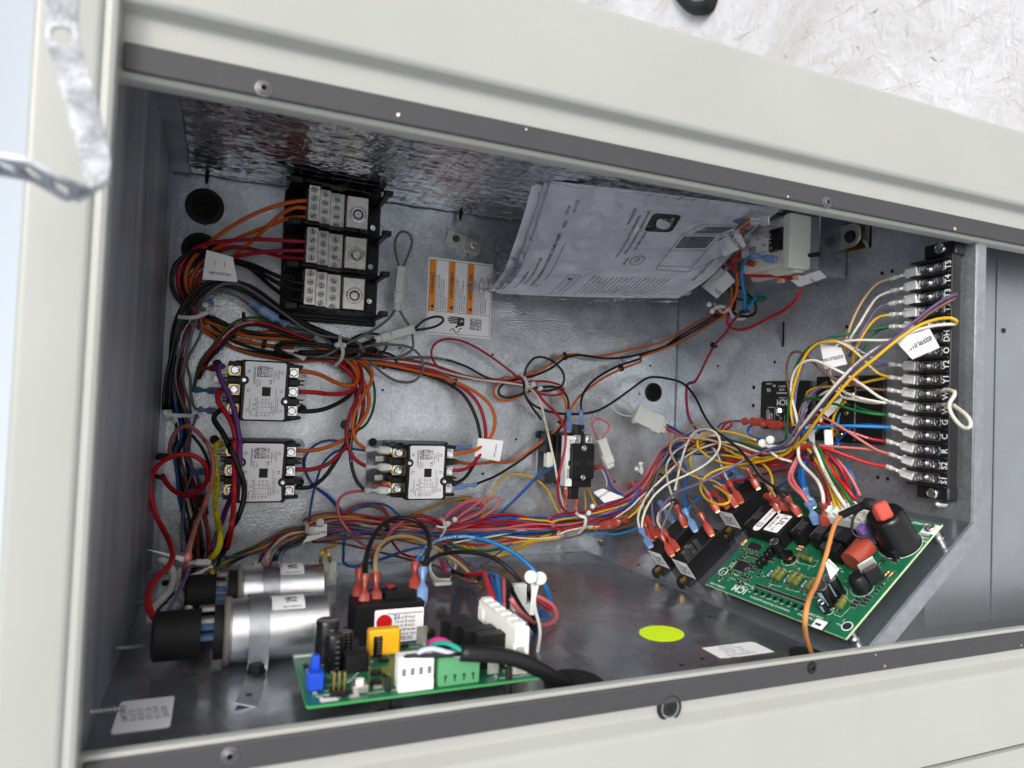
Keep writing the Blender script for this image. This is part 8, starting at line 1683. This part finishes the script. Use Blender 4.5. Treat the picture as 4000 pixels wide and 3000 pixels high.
t = tag('blank white tag with a blue pen line near the far capacitor boot','Z4',[(722,598,'z',11),(858,550,'z',11),(838,668,'z',11.4),(725,662,'z',11.4)], None, curl=.05)
t2 = tag('narrow white tag edge pointing left over the corner wires','Z4',[(455,408,'z',12),(730,465,'z',12),(735,520,'z',12.4),(640,470,'z',12.2)], None, curl=.05)
c0 = sum([P_(p,'Z4') for p in [(722,598,'z',11),(858,550,'z',11),(838,668,'z',11.4),(725,662,'z',11.4)]], V())/4
part('pen_mark', G().tube([P_(p,'Z4')-c0 for p in ((758,595,'z',11.4),(765,578,'z',11.4),(800,575,'z',11.4),(850,585,'z',11.4))], .05, 6), M['blueink'], t.children[0])
t3 = tag('rolled white tag collar lying across the grey wires','Z4',[(725,575,'z',12),(880,510,'z',12),(880,530,'z',12),(725,600,'z',12)], None, curl=.1)
tag('white tag tip under the coil above the upper contactor','W1',[(1120,585,2.2),(1260,670,2.4),(1420,690,2.6),(1390,735,2.6)], None)
tag('rolled white sleeve label standing behind the strip wires','W5',[(815,1090,3.0),(890,1095,3.0),(900,1240,3.0),(820,1245,3.0)], None, curl=.35)
# ================================================================== perforated zinc strap hanging at the top left
t = thing('hanging_strap', 'bent zinc strap with round holes hanging in front of the cream corner post', 'strap')
M['hang'] = steel('mottled_zinc_strap', (.16,.17,.185), (.36,.38,.41), .45, 60, 900, .3, .25, .75)
def ribbon(pairs, name, holes_=()):
    """strip through (left, right) edge pairs, real thickness, round holes left open"""
    Lp = spline([a for c, a, b in pairs], .15); Rp = spline([b for c, a, b in pairs], .15)
    def pt(s_, w): 
        def ev(P): x = max(0,min(.9999,s_))*(len(P)-1); i = int(x); return P[i].lerp(P[i+1], x-i)
        return ev(Lp).lerp(ev(Rp), w)
    NS, NW = 150, 16; g = G(); keep = []
    hs = [(c, r) for c, r in holes_]
    for i in range(NS):
        for j in range(NW):
            m_ = pt((i+.5)/NS, (j+.5)/NW)
            if all((m_-c).length > r for c, r in hs): keep.append((i, j))
    for o in (0, 1):
        for i in range(NS+1):
            for j in range(NW+1):
                p = pt(i/NS, j/NW); e1 = pt(min(1,i/NS+.02), j/NW) - pt(max(0,i/NS-.02), j/NW); e2 = pt(i/NS, 1) - pt(i/NS, 0); n = e1.cross(e2).normalized(); g.v.append(p - n*.12*o*(1 if n.z > 0 else -1))
    K = (NS+1)*(NW+1); Q = set(keep)
    for i, j in keep:
        a = i*(NW+1)+j; f = (a, a+1, a+NW+2, a+NW+1); g.f += [f, tuple(K+q for q in f[::-1])]
        for di, dj, e in ((-1,0,(a, a+1)),(1,0,(a+NW+1, a+NW+2)),(0,-1,(a, a+NW+1)),(0,1,(a+1, a+NW+2))):
            if (i+di, j+dj) not in Q: g.f.append((e[0], e[1], K+e[1], K+e[0]))
    g.m = [0]*len(g.f); return part(name, g, M['hang'], t)
zs = 41.5
def pair(k, u0, v0, u1, v1, z0, z1=None): a, b = atz(k,u0,v0,z0), atz(k,u1,v1,z1 or z0); return ((a+b)/2, a, b)
L_ = [pair('Z1',305,-60,515,-60,zs), pair('Z1',300,60,505,60,zs), pair('Z1',298,240,510,220,zs), pair('Z1',340,400,545,370,zs+.2), pair('Z1',430,700,625,650,zs+.5), pair('Z1',500,950,690,900,zs+.8), pair('Z1',535,1110,715,1060,zs+1.0), pair('Z1',560,1230,700,1170,zs+1.0)]
ribbon(L_, 'long_arm', [(atz('Z1',402,235,zs), .30)])
L2 = [pair('Z1',560,1240,705,1160,zs+.9,zs+1.05), pair('Z1',450,1308,580,1225,zs+.7,zs+1.3), pair('Z1',340,1260,430,1180,zs+.5,zs+1.6), pair('Z1',230,1195,290,1110,zs+.4,zs+1.6), pair('Z1',130,1165,170,1050,zs+.3,zs+1.5), pair('Z1',20,1145,40,1025,zs+.2,zs+1.4), pair('Z1',-90,1125,-80,1000,zs,zs+1.3)]
mid2 = spline([c for c, a, b in L2], .1); n2 = len(mid2)
ribbon(L2, 'folded_arm', [(mid2[int(n2*f)], .25) for f in (.36,.62,.82)])
